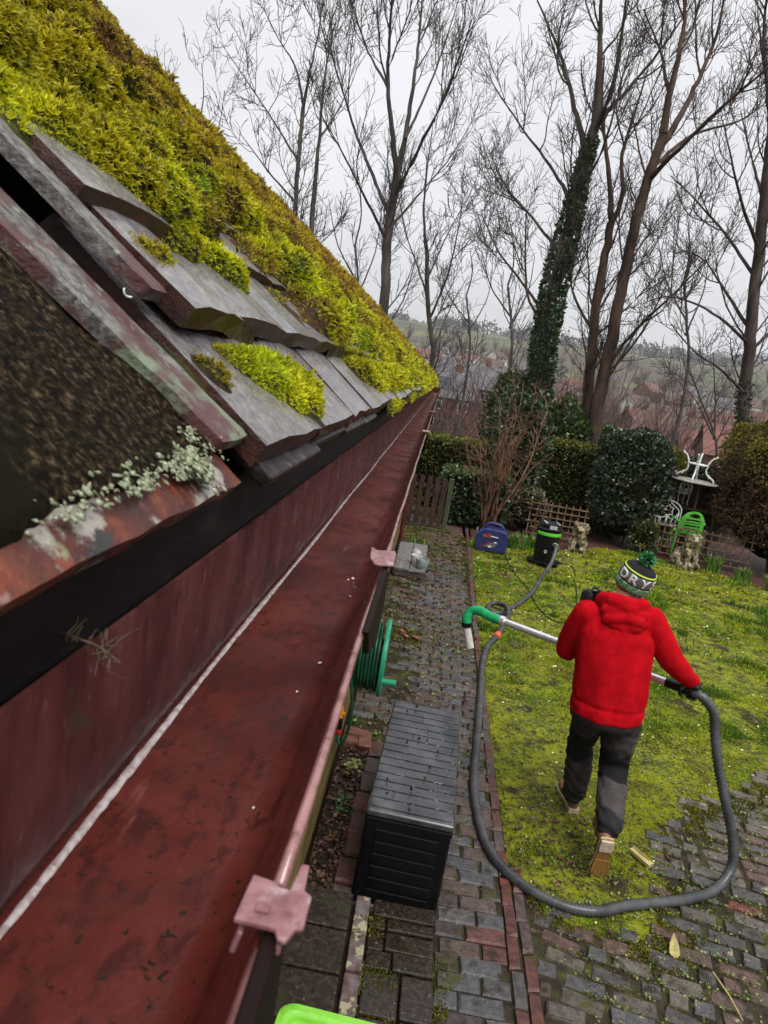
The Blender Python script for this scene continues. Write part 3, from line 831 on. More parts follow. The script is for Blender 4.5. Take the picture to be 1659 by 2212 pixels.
# small white flecks lying in the gutter, a dead twig caught on its back edge
def build_gutter_bits():
    M_FLECK = mat('petal', [(0, (0.75, 0.70, 0.66))], rough=0.35)
    rg = np.random.default_rng(8)
    pts = [on(x, y, 2.4262) for x, y in ((752, 1252), (762, 1249), (766, 1268), (756, 1288), (725, 1348), (692, 1431), (689, 1432), (642, 1494), (604, 1748), (583, 1768), (547, 1745), (487, 2056), (498, 2038))]
    P = np.array([[p.x, p.y, p.z] for p in pts]); n = len(P)
    B = frames(np.array([[0, 0, 1.0]]) + rg.normal(0, .25, (n, 3)), rg.uniform(0, 6, n))
    V, F = instance_geo(np.array([(-.5, -.3, 0), (.4, -.4, .08), (.55, .2, 0), (-.1, .45, .1), (-.1, 0, .18)]), np.array([(0, 1, 4), (1, 2, 4), (2, 3, 4), (3, 0, 4)]), P, B, np.interp(P[:, 1], [.15, .8], [.0011, .0034]) * rg.uniform(.7, 1.2, n))
    tag(np_mesh('white_flecks', V, F, M_FLECK), kind='stuff')
    M_TWIG = mat('dead_stem', [(0.3, (0.06, 0.042, 0.025)), (0.7, (0.14, 0.105, 0.065))], scale=200, rough=0.6)
    mb = MB()
    base = on(235, 1410, 2.522)
    q = [on(115, 1362, 2.53), on(165, 1378, 2.535), on(210, 1395, 2.533), on(245, 1420, 2.528)]
    mb.tube(spline(q, 0.004), 0.00045, 5)
    r2 = random.Random(3)
    for k in range(26):
        a = q[r2.randrange(3)].lerp(q[3], r2.random())
        b = a + Vector((r2.uniform(-.004, .006), r2.uniform(-.011, .011), r2.uniform(-.005, .007)))
        c_ = b + Vector((r2.uniform(-.005, .005), r2.uniform(-.007, .007), r2.uniform(-.006, .003)))
        mb.tube([a, b, c_], [0.00026, 0.0002, 0.00014], 4)
    tag(mb.build('dead_twig', M_TWIG), 'dead wiry plant stem caught on the back edge of the gutter', 'twig')
build_gutter_bits()
def build_tie():
    q = [at(268, 622, .40), at(268, 632, .40), at(274, 640, .402), at(285, 642, .404)]
    mb = MB(); mb.tube(spline(q, .0008), .0006, 6); tag(mb.build('plastic_tie', mat('white_tie', [(0, (.75, .75, .74))], rough=.4), smooth=True), 'tiny bent white plastic tie lodged in the gap between the verge tiles', 'tie')
build_tie()
# ------------------------------------------------------------------ garden floor: brick path, edging, patio, step, lawn, beds
M_BRICK = mat('wet_brick', [(0.25, (0.62, 0.6, 0.6)), (0.5, (0.95, 0.95, 0.95)), (0.75, (1.35, 1.32, 1.28))], scale=26, rough=0.20, rough2=0.5, bump=0.0035, bscale=120, nrough=0.7,
              rnd=[(0.0, (0.085, 0.087, 0.090)), (0.22, (0.095, 0.066, 0.056)), (0.40, (0.072, 0.070, 0.070)), (0.58, (0.105, 0.078, 0.068)), (0.72, (0.062, 0.050, 0.048)), (0.86, (0.11, 0.103, 0.10)), (0.96, (0.115, 0.052, 0.043))],
              spots=[((0.028, 0.020, 0.012), 9, 0.53, 0.66), ((0.060, 0.058, 0.014), 5, 0.57, 0.68), ((0.02, 0.016, 0.012), 60, 0.58, 0.68), ((0.27, 0.25, 0.19), 42, 0.66, 0.72)])
M_PATIO = mat('patio_brick', [(0.25, (0.62, 0.6, 0.6)), (0.5, (0.95, 0.95, 0.95)), (0.75, (1.35, 1.32, 1.28))], scale=26, rough=0.20, rough2=0.5, bump=0.0045, bscale=110, nrough=0.7,
              rnd=[(0.0, (0.082, 0.080, 0.080)), (0.2, (0.098, 0.066, 0.056)), (0.36, (0.070, 0.062, 0.058)), (0.52, (0.11, 0.066, 0.055)), (0.68, (0.10, 0.085, 0.07)), (0.80, (0.12, 0.105, 0.085)), (0.975, (0.17, 0.048, 0.036))],
              spots=[((0.026, 0.019, 0.012), 8, 0.53, 0.66), ((0.32, 0.29, 0.21), 8.5, 0.62, 0.66), ((0.06, 0.06, 0.014), 5, 0.57, 0.69), ((0.02, 0.016, 0.012), 60, 0.58, 0.68)])
M_EDGING = mat('edging_brick', [(0.25, (0.6, 0.6, 0.6)), (0.5, (0.95, 0.95, 0.95)), (0.75, (1.35, 1.3, 1.25))], scale=30, rough=0.3, rough2=0.55, bump=0.002, bscale=120,
              rnd=[(0.0, (0.095, 0.04, 0.032)), (0.4, (0.085, 0.06, 0.055)), (0.7, (0.12, 0.04, 0.03)), (0.9, (0.08, 0.075, 0.075))], spots=[((0.04, 0.045, 0.012), 9, 0.58, 0.7), ((0.015, 0.012, 0.009), 14, 0.6, 0.74)])
M_STEP = mat('step_brick', [(0.25, (0.008, 0.0055, 0.004)), (0.5, (0.026, 0.017, 0.011)), (0.75, (0.05, 0.036, 0.026))], scale=40, rough=0.07, rough2=0.30, bump=0.0045, coat=.3, bscale=85, nrough=0.7, rscale=12,
              spots=[((0.11, 0.034, 0.014), 6, 0.64, 0.74), ((0.012, 0.009, 0.006), 42, 0.62, 0.68), ((0.026, 0.027, 0.007), 7, 0.58, 0.70), ((0.10, 0.10, 0.10), 55, 0.62, 0.66)])
M_STEP_EDGE = mat('step_edge_brick', [(0.25, (0.08, 0.04, 0.032)), (0.5, (0.12, 0.085, 0.08)), (0.75, (0.16, 0.14, 0.14))], scale=16, rough=0.2, bump=0.003, bscale=90, spots=[((0.34, 0.32, 0.20), 15, 0.545, 0.585), ((0.03, 0.02, 0.012), 20, 0.6, 0.68)])
M_JOINT = mat('path_bed', [(0.3, (0.018, 0.013, 0.008)), (0.5, (0.038, 0.028, 0.015)), (0.65, (0.045, 0.05, 0.010)), (0.8, (0.09, 0.095, 0.012))], scale=7, detail=8, rough=0.8, bump=0.008, bscale=60)
M_LAWN = mat('lawn_moss', [(0.26, (0.04, 0.024, 0.009)), (0.38, (0.075, 0.07, 0.007)), (0.5, (0.17, 0.20, 0.005)), (0.64, (0.28, 0.29, 0.005)), (0.8, (0.10, 0.17, 0.007))], scale=5.0, detail=12, nrough=0.82, rough=0.85, bump=0.03, bscale=32,
             spots=[((0.034, 0.020, 0.010), 1.9, 0.555, 0.64), ((0.035, 0.030, 0.008), 24, 0.54, 0.62), ((0.06, 0.035, 0.014), 9, 0.58, 0.66), ((0.40, 0.38, 0.01), 36, 0.62, 0.70)])
M_SOIL = mat('soil', [(0.3, (0.010, 0.006, 0.004)), (0.6, (0.030, 0.017, 0.010)), (0.8, (0.06, 0.035, 0.02))], scale=35, rough=0.7, bump=0.012, bscale=55)
M_REDBED = mat('bark_bed', [(0.3, (0.035, 0.014, 0.009)), (0.6, (0.085, 0.034, 0.024)), (0.8, (0.13, 0.06, 0.04))], scale=18, rough=0.7, bump=0.012, bscale=40)
M_BLADE = mat('grass_blades', [(0.3, (0.8, 0.8, 0.8)), (0.7, (1.15, 1.15, 1.1))], scale=8, rough=0.5, spec=0.3, attr=True, transl=0.25)
M_LEAF = mat('small_leaves', [(0.3, (0.85, 0.85, 0.85)), (0.7, (1.15, 1.15, 1.15))], scale=20, rough=0.38, spec=0.5, attr=True, transl=0.15)
M_LITTER = mat('fallen_leaves', [(0.3, (0.8, 0.8, 0.8)), (0.7, (1.2, 1.2, 1.2))], scale=40, rough=0.5, attr=True)

def sheet(name, poly, z, m, kind='structure'):
    me = bpy.data.meshes.new(name)
    me.from_pydata([(x, y, z) for x, y in poly], [], [tuple(range(len(poly)))])
    me.update()
    return tag(link(name, me, m), kind=kind)
def pt_in(poly, x, y):
    x = np.asarray(x, float); y = np.asarray(y, float); ins = np.zeros(x.shape, bool)
    n = len(poly)
    for i in range(n):
        (x1, y1), (x2, y2) = poly[i], poly[(i + 1) % n]
        ins ^= ((y1 > y) != (y2 > y)) & (x < (x2 - x1) * (y - y1) / (y2 - y1 + 1e-12) + x1)
    return ins
BED_FAR = [(0.93, 12.3), (1.6, 12.35), (2.12, 12.7), (2.6, 12.75), (3.38, 13.55), (3.95, 13.6), (4.48, 13.45), (5.1, 13.3), (5.5, 12.95), (6.1, 12.3), (7.2, 11.6), (9.5, 11.0)]
LAWN_EDGE = [(0.826, 3.80), (0.89, 3.60), (1.08, 3.36), (1.27, 3.30), (1.47, 3.34), (1.62, 3.50), (1.74, 3.78), (1.80, 4.09), (1.90, 4.38), (2.15, 4.74), (2.55, 5.06), (3.02, 5.40), (4.2, 5.9), (9.5, 6.6)]
LAWN = LAWN_EDGE + list(reversed(BED_FAR)) + [(0.922, 12.3), (0.866, 8.6), (0.835, 7.4), (0.820, 5.0)]
def ragged(P, amp, seed):
    out = []; rr = random.Random(seed)
    for (x0, y0), (x1, y1) in zip(P[:-1], P[1:]):
        n = max(1, int(math.hypot(x1 - x0, y1 - y0) / .07)) if x0 < 5 else 1
        for k in range(n): t = k / n; out.append((x0 + (x1 - x0) * t + (rr.gauss(0, amp) if k else 0), y0 + (y1 - y0) * t + (rr.gauss(0, amp) if k else 0)))
    return out + [P[-1]]
LAWN_EDGE = ragged(LAWN_EDGE, .028, 3)
LAWN = LAWN_EDGE + list(reversed(BED_FAR)) + [(0.922, 12.3), (0.866, 8.6), (0.835, 7.4), (0.820, 5.0)]
PATIO = [(0.90, 1.2), (0.90, 3.85)] + LAWN_EDGE[1:] + [(9.5, 1.2)]

def brick_proto(name, m, rg, lx=1.0, chamf=0.075, wob=0.026):
    """unit-size brick: top face at z=0, body to z=-1; chamfered uneven top edges (20 triangles or so)."""
    V = []
    for z, ins in ((-1.0, 0.0), (-0.16, 0.0), (0.0, chamf)):
        for sx, sy in ((-.5, -.5), (.5, -.5), (.5, .5), (-.5, .5)):
            V.append((sx * (1 - 2 * ins * 0.5) + rg.uniform(-wob, wob), sy * (1 - 2 * ins) + rg.uniform(-wob, wob) * 1.6, z + (rg.uniform(-.05, .05) if z == 0 else 0)))
    V.append((rg.uniform(-.1, .1), rg.uniform(-.1, .1), rg.uniform(-.03, .06)))
    F = []
    for l in (0, 1):
        for k in range(4):
            F.append((l * 4 + k, l * 4 + (k + 1) % 4, l * 4 + 4 + (k + 1) % 4, l * 4 + 4 + k))
    for k in range(4): F.append((8 + k, 8 + (k + 1) % 4, 12))
    me = bpy.data.meshes.new(name); me.from_pydata(V, [], F); me.materials.append(m); me.update()
    return me
def lay(name, m, items, parent, limit=300, bulk_name=None, seed=1, flip=False):
    """items: (x, y, z, length x, length y, thickness, angle). Nearest ones become objects, the rest one mesh."""
    rg = random.Random(seed)
    protos = [brick_proto(name, m, rg) for _ in range(7)]
    items = sorted(items, key=lambda t: math.hypot(t[0], t[1]))
    VV = []; FF = []; nb = 0
    for i, (x, y, z, lx, ly, th, a) in enumerate(items):
        me = protos[rg.randrange(7)]
        M = Matrix.Translation((x, y, z)) @ Euler((rg.gauss(0, .012), rg.gauss(0, .012), a)).to_matrix().to_4x4() @ Matrix.Diagonal((lx, ly, th, 1))
        if i < limit:
            o = bpy.data.objects.new(name, me); COL.objects.link(o); o.parent = parent
            o.matrix_parent_inverse = parent.matrix_basis.inverted() if parent.matrix_basis != Matrix.Identity(4) else Matrix.Identity(4)
            o.matrix_basis = M
        else:
            P = [M @ v.co for v in me.vertices]
            for f in me.polygons: FF.append([nb + k for k in f.vertices])
            VV += [tuple(p) for p in P]; nb += len(P)
    if VV:
        mb = MB(); mb.v = VV; mb.f = FF; mb.m = [0] * len(FF)
        o = mb.build(bulk_name or name + 's', m, parent); o['kind'] = 'stuff'

def build_path():
    path = sheet('path', [(-0.33, 0.4), (0.885, 0.4), (0.885, 14.4), (-0.33, 14.4)], -0.004, M_JOINT)
    rg = random.Random(2); it = []
    y = 1.75; row = 0
    while y < 13.2:
        d = 0.104 + rg.uniform(-.003, .003)
        x = -0.30 + (0.0 if row % 2 else -0.11) + rg.uniform(-.012, .012)
        if y > 5.1: x0 = -0.28
        elif y > 3.2: x0 = -0.02
        else: x0 = 0.40
        while x < 0.76:
            w = 0.205 + rg.uniform(-.008, .008)
            a, b = max(x, x0), min(x + w, 0.765)
            ok = b - a > 0.05
            if 3.28 < y < 4.45 and a < 0.36: ok = ok and (b > 0.1 and a > -0.06)
            if 9.25 < y < 10.95 and b < 0.22: ok = False
            if y > 5.6 and a < 0.1 and rg.random() < 0.55: ok = False          # lost under soil and moss by the wall
            if ok: it.append(((a + b) / 2, y + d / 2, 0.012 + rg.uniform(-.004, .005), b - a - 0.008, d - 0.009, 0.05, rg.gauss(0, .012)))
            x += w + 0.004
        y += d; row += 1
    lay('brick', M_BRICK, it, path, 300, 'far_bricks', 4)
    it = []
    for xx, ya, yb in ((0.80, 1.7, 13.4), (0.868, 1.7, 3.62)):
        y = ya + (0.1 if xx > .85 else 0)
        while y < yb:
            l = 0.215 + rg.uniform(-.006, .006)
            off = 0.06 * np.interp(y, [2, 4.5, 8, 12], [0, -0.25, .2, 1.3])
            it.append((xx + off + rg.uniform(-.004, .004), y + l / 2, 0.016 + rg.uniform(-.004, .006), 0.058, l - 0.010, 0.07, rg.gauss(0, .012)))
            y += l
    edg = sheet('path_edging', [(0.765, 1.6), (0.905, 1.6), (0.905, 3.62), (0.838, 3.8), (0.838, 5), (0.875, 8), (0.95, 13.4), (0.80, 13.4), (0.765, 3.7)], 0.0, M_JOINT)
    lay('edging_brick', M_EDGING, it, edg, 300, 'far_edging_bricks', 9)
    # patio to the right, old mixed bricks in skewed rows
    pat = sheet('patio', PATIO, -0.002, M_JOINT)
    it = []
    an = R(-13)
    ca, sa = math.cos(an), math.sin(an)
    for r in range(-4, 44):
        u0 = rg.uniform(-.1, .1); v = r * 0.112
        u = -1.0 + u0
        while u < 4.2:
            l = rg.choice([0.215, 0.215, 0.215, 0.108])
            cx, cy = 0.98 + (u + l / 2) * ca - v * sa, 1.75 + (u + l / 2) * sa + v * ca
            u += l + 0.012
            if not bool(pt_in(PATIO, np.array([max(cx, .95)]), np.array([cy - 0.05]))[0]) or cx + l / 2 < 0.955: continue
            l0 = l
            if cx - l / 2 < 0.893: l = cx + l / 2 - 0.893; cx = 0.893 + l / 2
            if cy < 1.9 or cx > 4.3 or cy > 5.6: continue
            if rg.random() < 0.05: continue
            it.append((cx + rg.gauss(0, .004), cy + rg.gauss(0, .005), 0.012 + rg.uniform(-.010, .009), max(.05, l - 0.016 - rg.random() * .014), 0.096 - rg.random() * .012, 0.05, an + rg.gauss(0, .06)))
    lay('brick', M_PATIO, it, pat, 300, 'far_bricks', 14)
build_path()

def build_step():
    st = empty('brick_step', (0.05, 2.4, 0)); tag(st, 'two tier brick doorstep with lichen spotted edge bricks beside the black box', 'step')
    def put(o): o.parent = st; o.location = Vector(o.location) - st.location; return o
    rg = random.Random(6)
    mb = MB(); mb.box((-0.13, 2.1, 0.105), (0.34, 1.72, 0.21)); mb.box((0.225, 2.2, 0.030), (0.30, 1.8, 0.058)); put(mb.build('core', M_SOIL))
    y = 2.975
    for k, w in enumerate((0.235, 0.24, 0.245, 0.24, 0.24, 0.24)):     # big dark pavers of the upper tread
        mb = MB(); mb.box((0, 0, 0), (0.27, w - 0.012, 0.05), rot=(rg.uniform(-.01, .01), rg.uniform(-.01, .01), 0))
        o = mb.build('paver', M_STEP, bevel=0.006); o.location = (-0.15, y - w / 2, 0.232); put(o); y -= w
    y = 2.97
    for k in range(7):
        l = 0.222
        mb = MB(); mb.box((0, 0, 0), (0.066, l - 0.014, 0.10), rot=(rg.uniform(-.015, .015), rg.uniform(-.02, .02), rg.uniform(-.02, .02)))
        o = mb.build('edge_brick', M_STEP_EDGE, bevel=0.006); o.location = (0.035, y - l / 2, 0.209 + rg.uniform(-.003, .003)); put(o); y -= l
    # lower tread: narrow bricks at the back, broader wet ones in front
    y = 3.165
    for k, (w, x0, x1, z) in enumerate(((0.115, 0.085, 0.395, .1), (0.075, 0.16, 0.395, .096), (0.12, 0.16, 0.395, .09), (0.115, 0.20, 0.395, .1), (0.24, 0.245, 0.395, .098), (0.24, 0.245, 0.395, .1), (0.22, 0.1, 0.395, .1), (0.2, 0.1, 0.395, .1))):
        mb = MB(); mb.box((0, 0, 0), (x1 - x0 - .01, w - 0.012, 0.062), rot=(rg.uniform(-.03, .02), rg.uniform(-.015, .015), rg.uniform(-.015, .015)))
        o = mb.build('tread_brick', M_STEP, bevel=0.007); o.location = ((x0 + x1) / 2, y - w / 2, z - 0.031); put(o)
        if x0 > 0.12:
            mb = MB(); mb.box((0, 0, 0), (x0 - 0.085, w - 0.014, 0.06), rot=(rg.uniform(-.03, .02), 0, 0)); o = mb.build('tread_brick', M_STEP, bevel=0.007); o.location = ((x0 + 0.08) / 2, y - w / 2, z - 0.038); put(o)
        y -= w
build_step()

def build_floor_planting():
    lawn = sheet('lawn', LAWN, 0.002, M_LAWN)
    sheet('flower_bed', BED_FAR + [(12, 11), (12, 16.5), (0.5, 16.5), (0.5, 12.3)], 0.0, M_REDBED)
    sheet('soil_strip', [(-0.31, 3.02), (-0.085, 3.02), (-0.06, 4.9), (-0.31, 4.75)], 0.006, M_SOIL)
    rg = np.random.default_rng(77)
    # edging bricks and loose red bricks by the soil strip
    eb = empty('bed_edging', (-0.06, 4.0, 0)); tag(eb, 'row of old bricks edging the leaf strewn soil between wall and black box', 'edging')
    rr = random.Random(4); it = []
    y = 3.1
    while y < 4.7:
        it.append((-0.075 + 0.02 * (y - 3.1) + rr.uniform(-.008, .008), y + .105, 0.035 + rr.uniform(-.008, .008), 0.10, 0.2, 0.06, rr.gauss(0, .03))); y += 0.215
    lay('brick', M_EDGING, it, eb, 300, None, 21)
    rb = empty('red_bricks', (-0.2, 4.8, 0)); tag(rb, 'three loose red bricks laid flat against the timber wall under the hose reel', 'bricks')
    lay('brick', mat('red_brick', [(0.3, (0.12, 0.045, 0.03)), (0.6, (0.18, 0.075, 0.05)), (0.8, (0.22, 0.11, 0.08))], scale=18, rough=0.4, bump=0.003, bscale=80), [(-0.215, 4.86, 0.06, 0.10, 0.2, 0.06, 1.5), (-0.215, 4.76, 0.045, 0.10, 0.21, 0.06, 1.62), (-0.13, 4.8, 0.055, 0.095, 0.2, 0.06, .1)], rb, 300, None, 22)

    # grass and moss of the lawn: blades in tufts, denser and finer near the camera
    allV = []; allF = []; allC = []; nb = 0
    bl_V = np.array([(-.5, 0, 0), (.5, 0, 0), (.34, .25, .62), (-.34, .25, .62), (0, .8, 1.0)]); 
    bl_F = np.array([(0, 1, 2), (0, 2, 3), (3, 2, 4)])
    for (ya, yb, dens, ln, wd) in ((3.25, 5.2, 15000, .020, .0052), (5.2, 7.5, 8500, .027, .008), (7.5, 10.2, 4000, .036, .013), (10.2, 13.7, 1900, .048, .020)):
        n = int(dens * (yb - ya) * 6.6)
        x = rg.uniform(0.80, 7.5, n); y = rg.uniform(ya, yb, n)
        q = np.c_[x, y]
        pad = 0.05 * (fbm(q, 6, 3) - .5) * 2
        ins = pt_in(LAWN, x + pad, y + pad)
        dirt = fbm(q, 1.9, 13) ; dirt2 = fbm(q, 5.0, 19)
        keep = ins & (rg.random(n) < np.clip((0.60 - dirt) * 9, 0.08, 1)) & (rg.random(n) < np.clip((0.66 - dirt2) * 8, .15, 1)) & (x < 0.62 * y + 1.6)
        x, y, q, dirt, dirt2 = x[keep], y[keep], q[keep], dirt[keep], dirt2[keep]; n = len(x)
        tall = np.clip((fbm(q, 2.3, 29) - .5) * 5, 0, 1) * np.clip((fbm(q, .9, 23) - .35) * 4, 0, 1)
        z = np.stack([rg.normal(0, .75, n), rg.normal(0, .75, n), np.full(n, .75) + tall], 1)
        B = frames(z, rg.uniform(0, 6.283, n))
        sz = np.stack([wd * rg.uniform(.6, 1.4, n), ln * .5 * np.ones(n), ln * rg.uniform(.5, 1.3, n) * (0.75 + 1.4 * tall)], 1)
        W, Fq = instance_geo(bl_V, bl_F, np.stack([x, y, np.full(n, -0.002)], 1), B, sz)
        m1 = np.clip((fbm(q, 1.3, 5) - .42) * 5, 0, 1)[:, None]; m2 = np.clip((fbm(q, 3.7, 9) - .5) * 5, 0, 1)[:, None]
        k = np.array([[0.50, 0.54, 0.006]]) * (1 - m1) + np.array([[0.22, 0.40, 0.010]]) * m1
        k = k * (1 - .6 * m2) + np.array([[0.20, 0.155, 0.02]]) * .6 * m2
        k = k * (1 - tall[:, None]) + np.array([[0.115, 0.25, 0.012]]) * tall[:, None]
        br = (rg.random(n) < 0.07)[:, None]; k = np.where(br, np.array([[0.13, 0.075, 0.03]]), k)
        k = k * rg.uniform(.6, 1.25, (n, 1))
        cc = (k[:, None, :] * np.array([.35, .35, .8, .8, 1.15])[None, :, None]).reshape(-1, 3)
        allV.append(W); allF.append(Fq + nb); allC.append(cc); nb += len(W)
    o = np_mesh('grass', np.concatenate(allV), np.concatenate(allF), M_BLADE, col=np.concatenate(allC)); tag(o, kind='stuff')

    # clover and weed leaves: lawn near the patio, brick joints, path
    lv = np.array([(0, 0, 0), (-.42, .5, .1), (0, 1, .02), (.42, .5, .1)]); lf = np.array([(0, 3, 2, 1)])
    P = []; S = []; C = []
    def scat(n, xf, yf, ok, sz, cols, zz=0.012):
        x = xf(n); y = yf(n); q = np.c_[x, y]
        k = ok(x, y, q); x, y = x[k], y[k]
        for a in range(len(x)):
            m = rg.integers(2, 5)
            base = rg.uniform(0, 6.28)
            for j in range(m):
                P.append((x[a] + rg.normal(0, .006), y[a] + rg.normal(0, .006), zz + rg.uniform(0, .012))); S.append(sz * rg.uniform(.6, 1.5))
                c = cols[rg.integers(len(cols))]; f = rg.uniform(.7, 1.25); C.append((c[0] * f, c[1] * f, c[2] * f))
    lime = [(0.15, 0.22, 0.03), (0.20, 0.26, 0.05), (0.10, 0.17, 0.03), (0.26, 0.28, 0.07)]
    scat(2600, lambda n: rg.uniform(.9, 2.6, n), lambda n: rg.uniform(3.35, 6.2, n), lambda x, y, q: pt_in(LAWN, x, y) & (fbm(q, 2.2, 51) > .47), .012, lime)
    # joints of the patio: along the rows
    an = R(-13); ca, sa = math.cos(an), math.sin(an)
    def joints(n):
        r = rg.integers(-2, 40, n); u = rg.uniform(-.6, 3.6, n); v = r * .112 + rg.normal(-.056, .013, n)
        return 0.98 + u * ca - v * sa, 1.75 + u * sa + v * ca
    x, y = joints(6000); q = np.c_[x, y]; k = pt_in(PATIO, x, y) & (fbm(q, 3.2, 55) > .46) & (x > .92); jx, jy = x[k], y[k]
    scat(len(jx), lambda n: jx, lambda n: jy, lambda x, y, q: np.ones(len(x), bool), .012, lime, .012)
    scat(900, lambda n: rg.uniform(-.25, .78, n), lambda n: rg.uniform(4.6, 12.5, n), lambda x, y, q: fbm(q, 2.6, 57) > .53, .018, lime, .014)
    scat(160, lambda n: rg.normal(.075, .012, n), lambda n: rg.uniform(2.2, 3.1, n), lambda x, y, q: fbm(q, 5, 58) > .45, .012, lime, .07)
    scat(26, lambda n: rg.normal(-.19, .03, n), lambda n: rg.normal(4.0, .05, n), lambda x, y, q: x > -9, .022, [(0.05, 0.13, 0.03), (.07, .16, .04)], .03)
    scat(18, lambda n: rg.normal(-.17, .03, n), lambda n: rg.normal(4.45, .05, n), lambda x, y, q: x > -9, .03, [(0.14, 0.2, 0.03), (.3, .32, .1)], .03)
    P = np.array(P); n = len(P)
    B = frames(np.stack([rg.normal(0, .45, n), rg.normal(0, .45, n), np.ones(n)], 1), rg.uniform(0, 6.28, n))
    V, F = instance_geo(lv, lf, P, B, np.array(S))
    o = np_mesh('clover_leaves', V, F, M_LEAF, col=np.repeat(np.array(C), 4, axis=0)); tag(o, kind='stuff')

    # moss in the joints and on the path
    P = []; 
    x, y = joints(26000); q = np.c_[x, y]; k = pt_in(PATIO, x, y) & (fbm(q, 2.4, 63) > .41) & (x > .90); P.append(np.c_[x[k], y[k], np.full(k.sum(), .004)])
    x = rg.uniform(-.3, .86, 42000); y = 3.2 + 9.6 * rg.random(42000) ** 1.2; q = np.c_[x, y]
    k = (fbm(q, 2.2, 67) > np.interp(x, [-.3, .1, .5, .86], [.42, .46, .54, .5])) & (y > np.interp(x, [-.1, .4, .5], [4.6, 4.6, 2.6])) & ~((np.abs(((y - 1.75) / .104) % 1 - .5) < .30) & (rg.random(42000) < .72))
    P.append(np.c_[x[k], y[k], np.full(k.sum(), .006)])
    le = np.array([p for p in LAWN_EDGE if p[0] < 3.6]); i = rg.integers(0, len(le), 16000); dd = np.abs(rg.normal(0, .17, 16000))
    x = le[i, 0] + dd * rg.normal(.45, .5, 16000); y = le[i, 1] - dd * rg.uniform(.2, 1, 16000); q = np.c_[x, y]; k = (fbm(q, 4.5, 93) > .42) & (x > .9) & ~pt_in(LAWN, x, y); P.append(np.c_[x[k], y[k], np.full(k.sum(), .012)])
    x = rg.uniform(.08, .24, 2600); y = rg.uniform(1.9, 3.1, 2600); q = np.c_[x, y]; k = fbm(q, 7, 71) > np.interp(x, [.08, .25], [.40, .58]); P.append(np.c_[x[k], y[k], np.full(k.sum(), .085)])
    x = rg.uniform(.395, .47, 1800); y = rg.uniform(1.9, 3.0, 1800); q = np.c_[x, y]; k = fbm(q, 6, 73) > .46; P.append(np.c_[x[k], y[k], np.full(k.sum(), .01)])
    P = np.concatenate(P); n = len(P)
    B = frames(np.stack([rg.normal(0, .6, n), rg.normal(0, .6, n), np.full(n, .8)], 1), rg.uniform(0, 6.283, n))
    d = np.interp(P[:, 1], [2, 5, 12], [1, 1.3, 2.6])
    sz = np.stack([.007 * d, .006 * d, .012 * d * rg.uniform(.5, 1.3, n)], 1)
    V, F = instance_geo(bl_V, bl_F, P, B, sz)
    f = np.clip((fbm(P[:, :2], 2.0, 81) - .4) * 4, 0, 1)[:, None]
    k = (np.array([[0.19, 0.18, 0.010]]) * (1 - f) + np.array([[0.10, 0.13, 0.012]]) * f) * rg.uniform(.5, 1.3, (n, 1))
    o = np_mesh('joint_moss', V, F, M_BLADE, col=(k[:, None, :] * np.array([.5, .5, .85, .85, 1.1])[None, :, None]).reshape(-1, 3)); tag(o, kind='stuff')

    # leaf litter: petals and pale bits on the lawn, brown leaves on soil, path and patio
    def litter(name, P, size, cols, tiltv=.35):
        P = np.asarray(P); n = len(P)
        B = frames(np.stack([rg.normal(0, tiltv, n), rg.normal(0, tiltv, n), np.ones(n)], 1), rg.uniform(0, 6.28, n))
        pv = np.array([(-.5, -.1, .02), (-.1, -.42, .1), (.45, -.2, -.02), (.5, .15, .12), (.05, .4, .06), (-.4, .25, .0), (0, 0, -.05)])
        pf = np.array([(0, 1, 6), (1, 2, 6), (2, 3, 6), (3, 4, 6), (4, 5, 6), (5, 0, 6)])
        V, F = instance_geo(pv, pf, P, B, size)
        c = np.array([cols[i] for i in rg.integers(0, len(cols), n)]) * rg.uniform(.7, 1.25, (n, 1))
        tag(np_mesh(name, V, F, M_LITTER, col=np.repeat(c, 7, axis=0)), kind='stuff')
    x = rg.uniform(.9, 7, 1500); y = 3.4 + 9.8 * rg.random(1500); k = pt_in(LAWN, x, y); x, y = x[k], y[k]
    litter('petals', np.c_[x, y, np.full(len(x), .016)], np.interp(y, [3, 13], [.011, .026]) * rg.uniform(.6, 1.5, len(x)), [(.62, .58, .38), (.55, .55, .30), (.66, .62, .52), (.30, .28, .07)])
    xs = np.concatenate([rg.uniform(-.30, -.09, 900), rg.uniform(-.28, .8, 1500), rg.uniform(.9, 6, 1500), rg.uniform(.9, 2.6, 130), rg.normal(1.3, .22, 420)])
    ys = np.concatenate([rg.uniform(3.03, 4.75, 900), rg.uniform(4.6, 12.6, 1500), rg.uniform(3.4, 13, 1500), rg.uniform(2.4, 4.2, 130), rg.normal(4.0, .28, 420)])
    q = np.c_[xs, ys]; k = (fbm(q, 1.7, 91) > .36) | (xs < 0)
    xs, ys = xs[k], ys[k]
    litter('leaf_litter', np.c_[xs, ys, np.full(len(xs), .018)], np.where(xs < -.08, .022, np.interp(ys, [3, 12], [.018, .05])) * rg.uniform(.5, 1.5, len(xs)), [(.075, .035, .018), (.11, .055, .03), (.05, .028, .018), (.16, .08, .05), (.03, .018, .012)])
build_floor_planting()
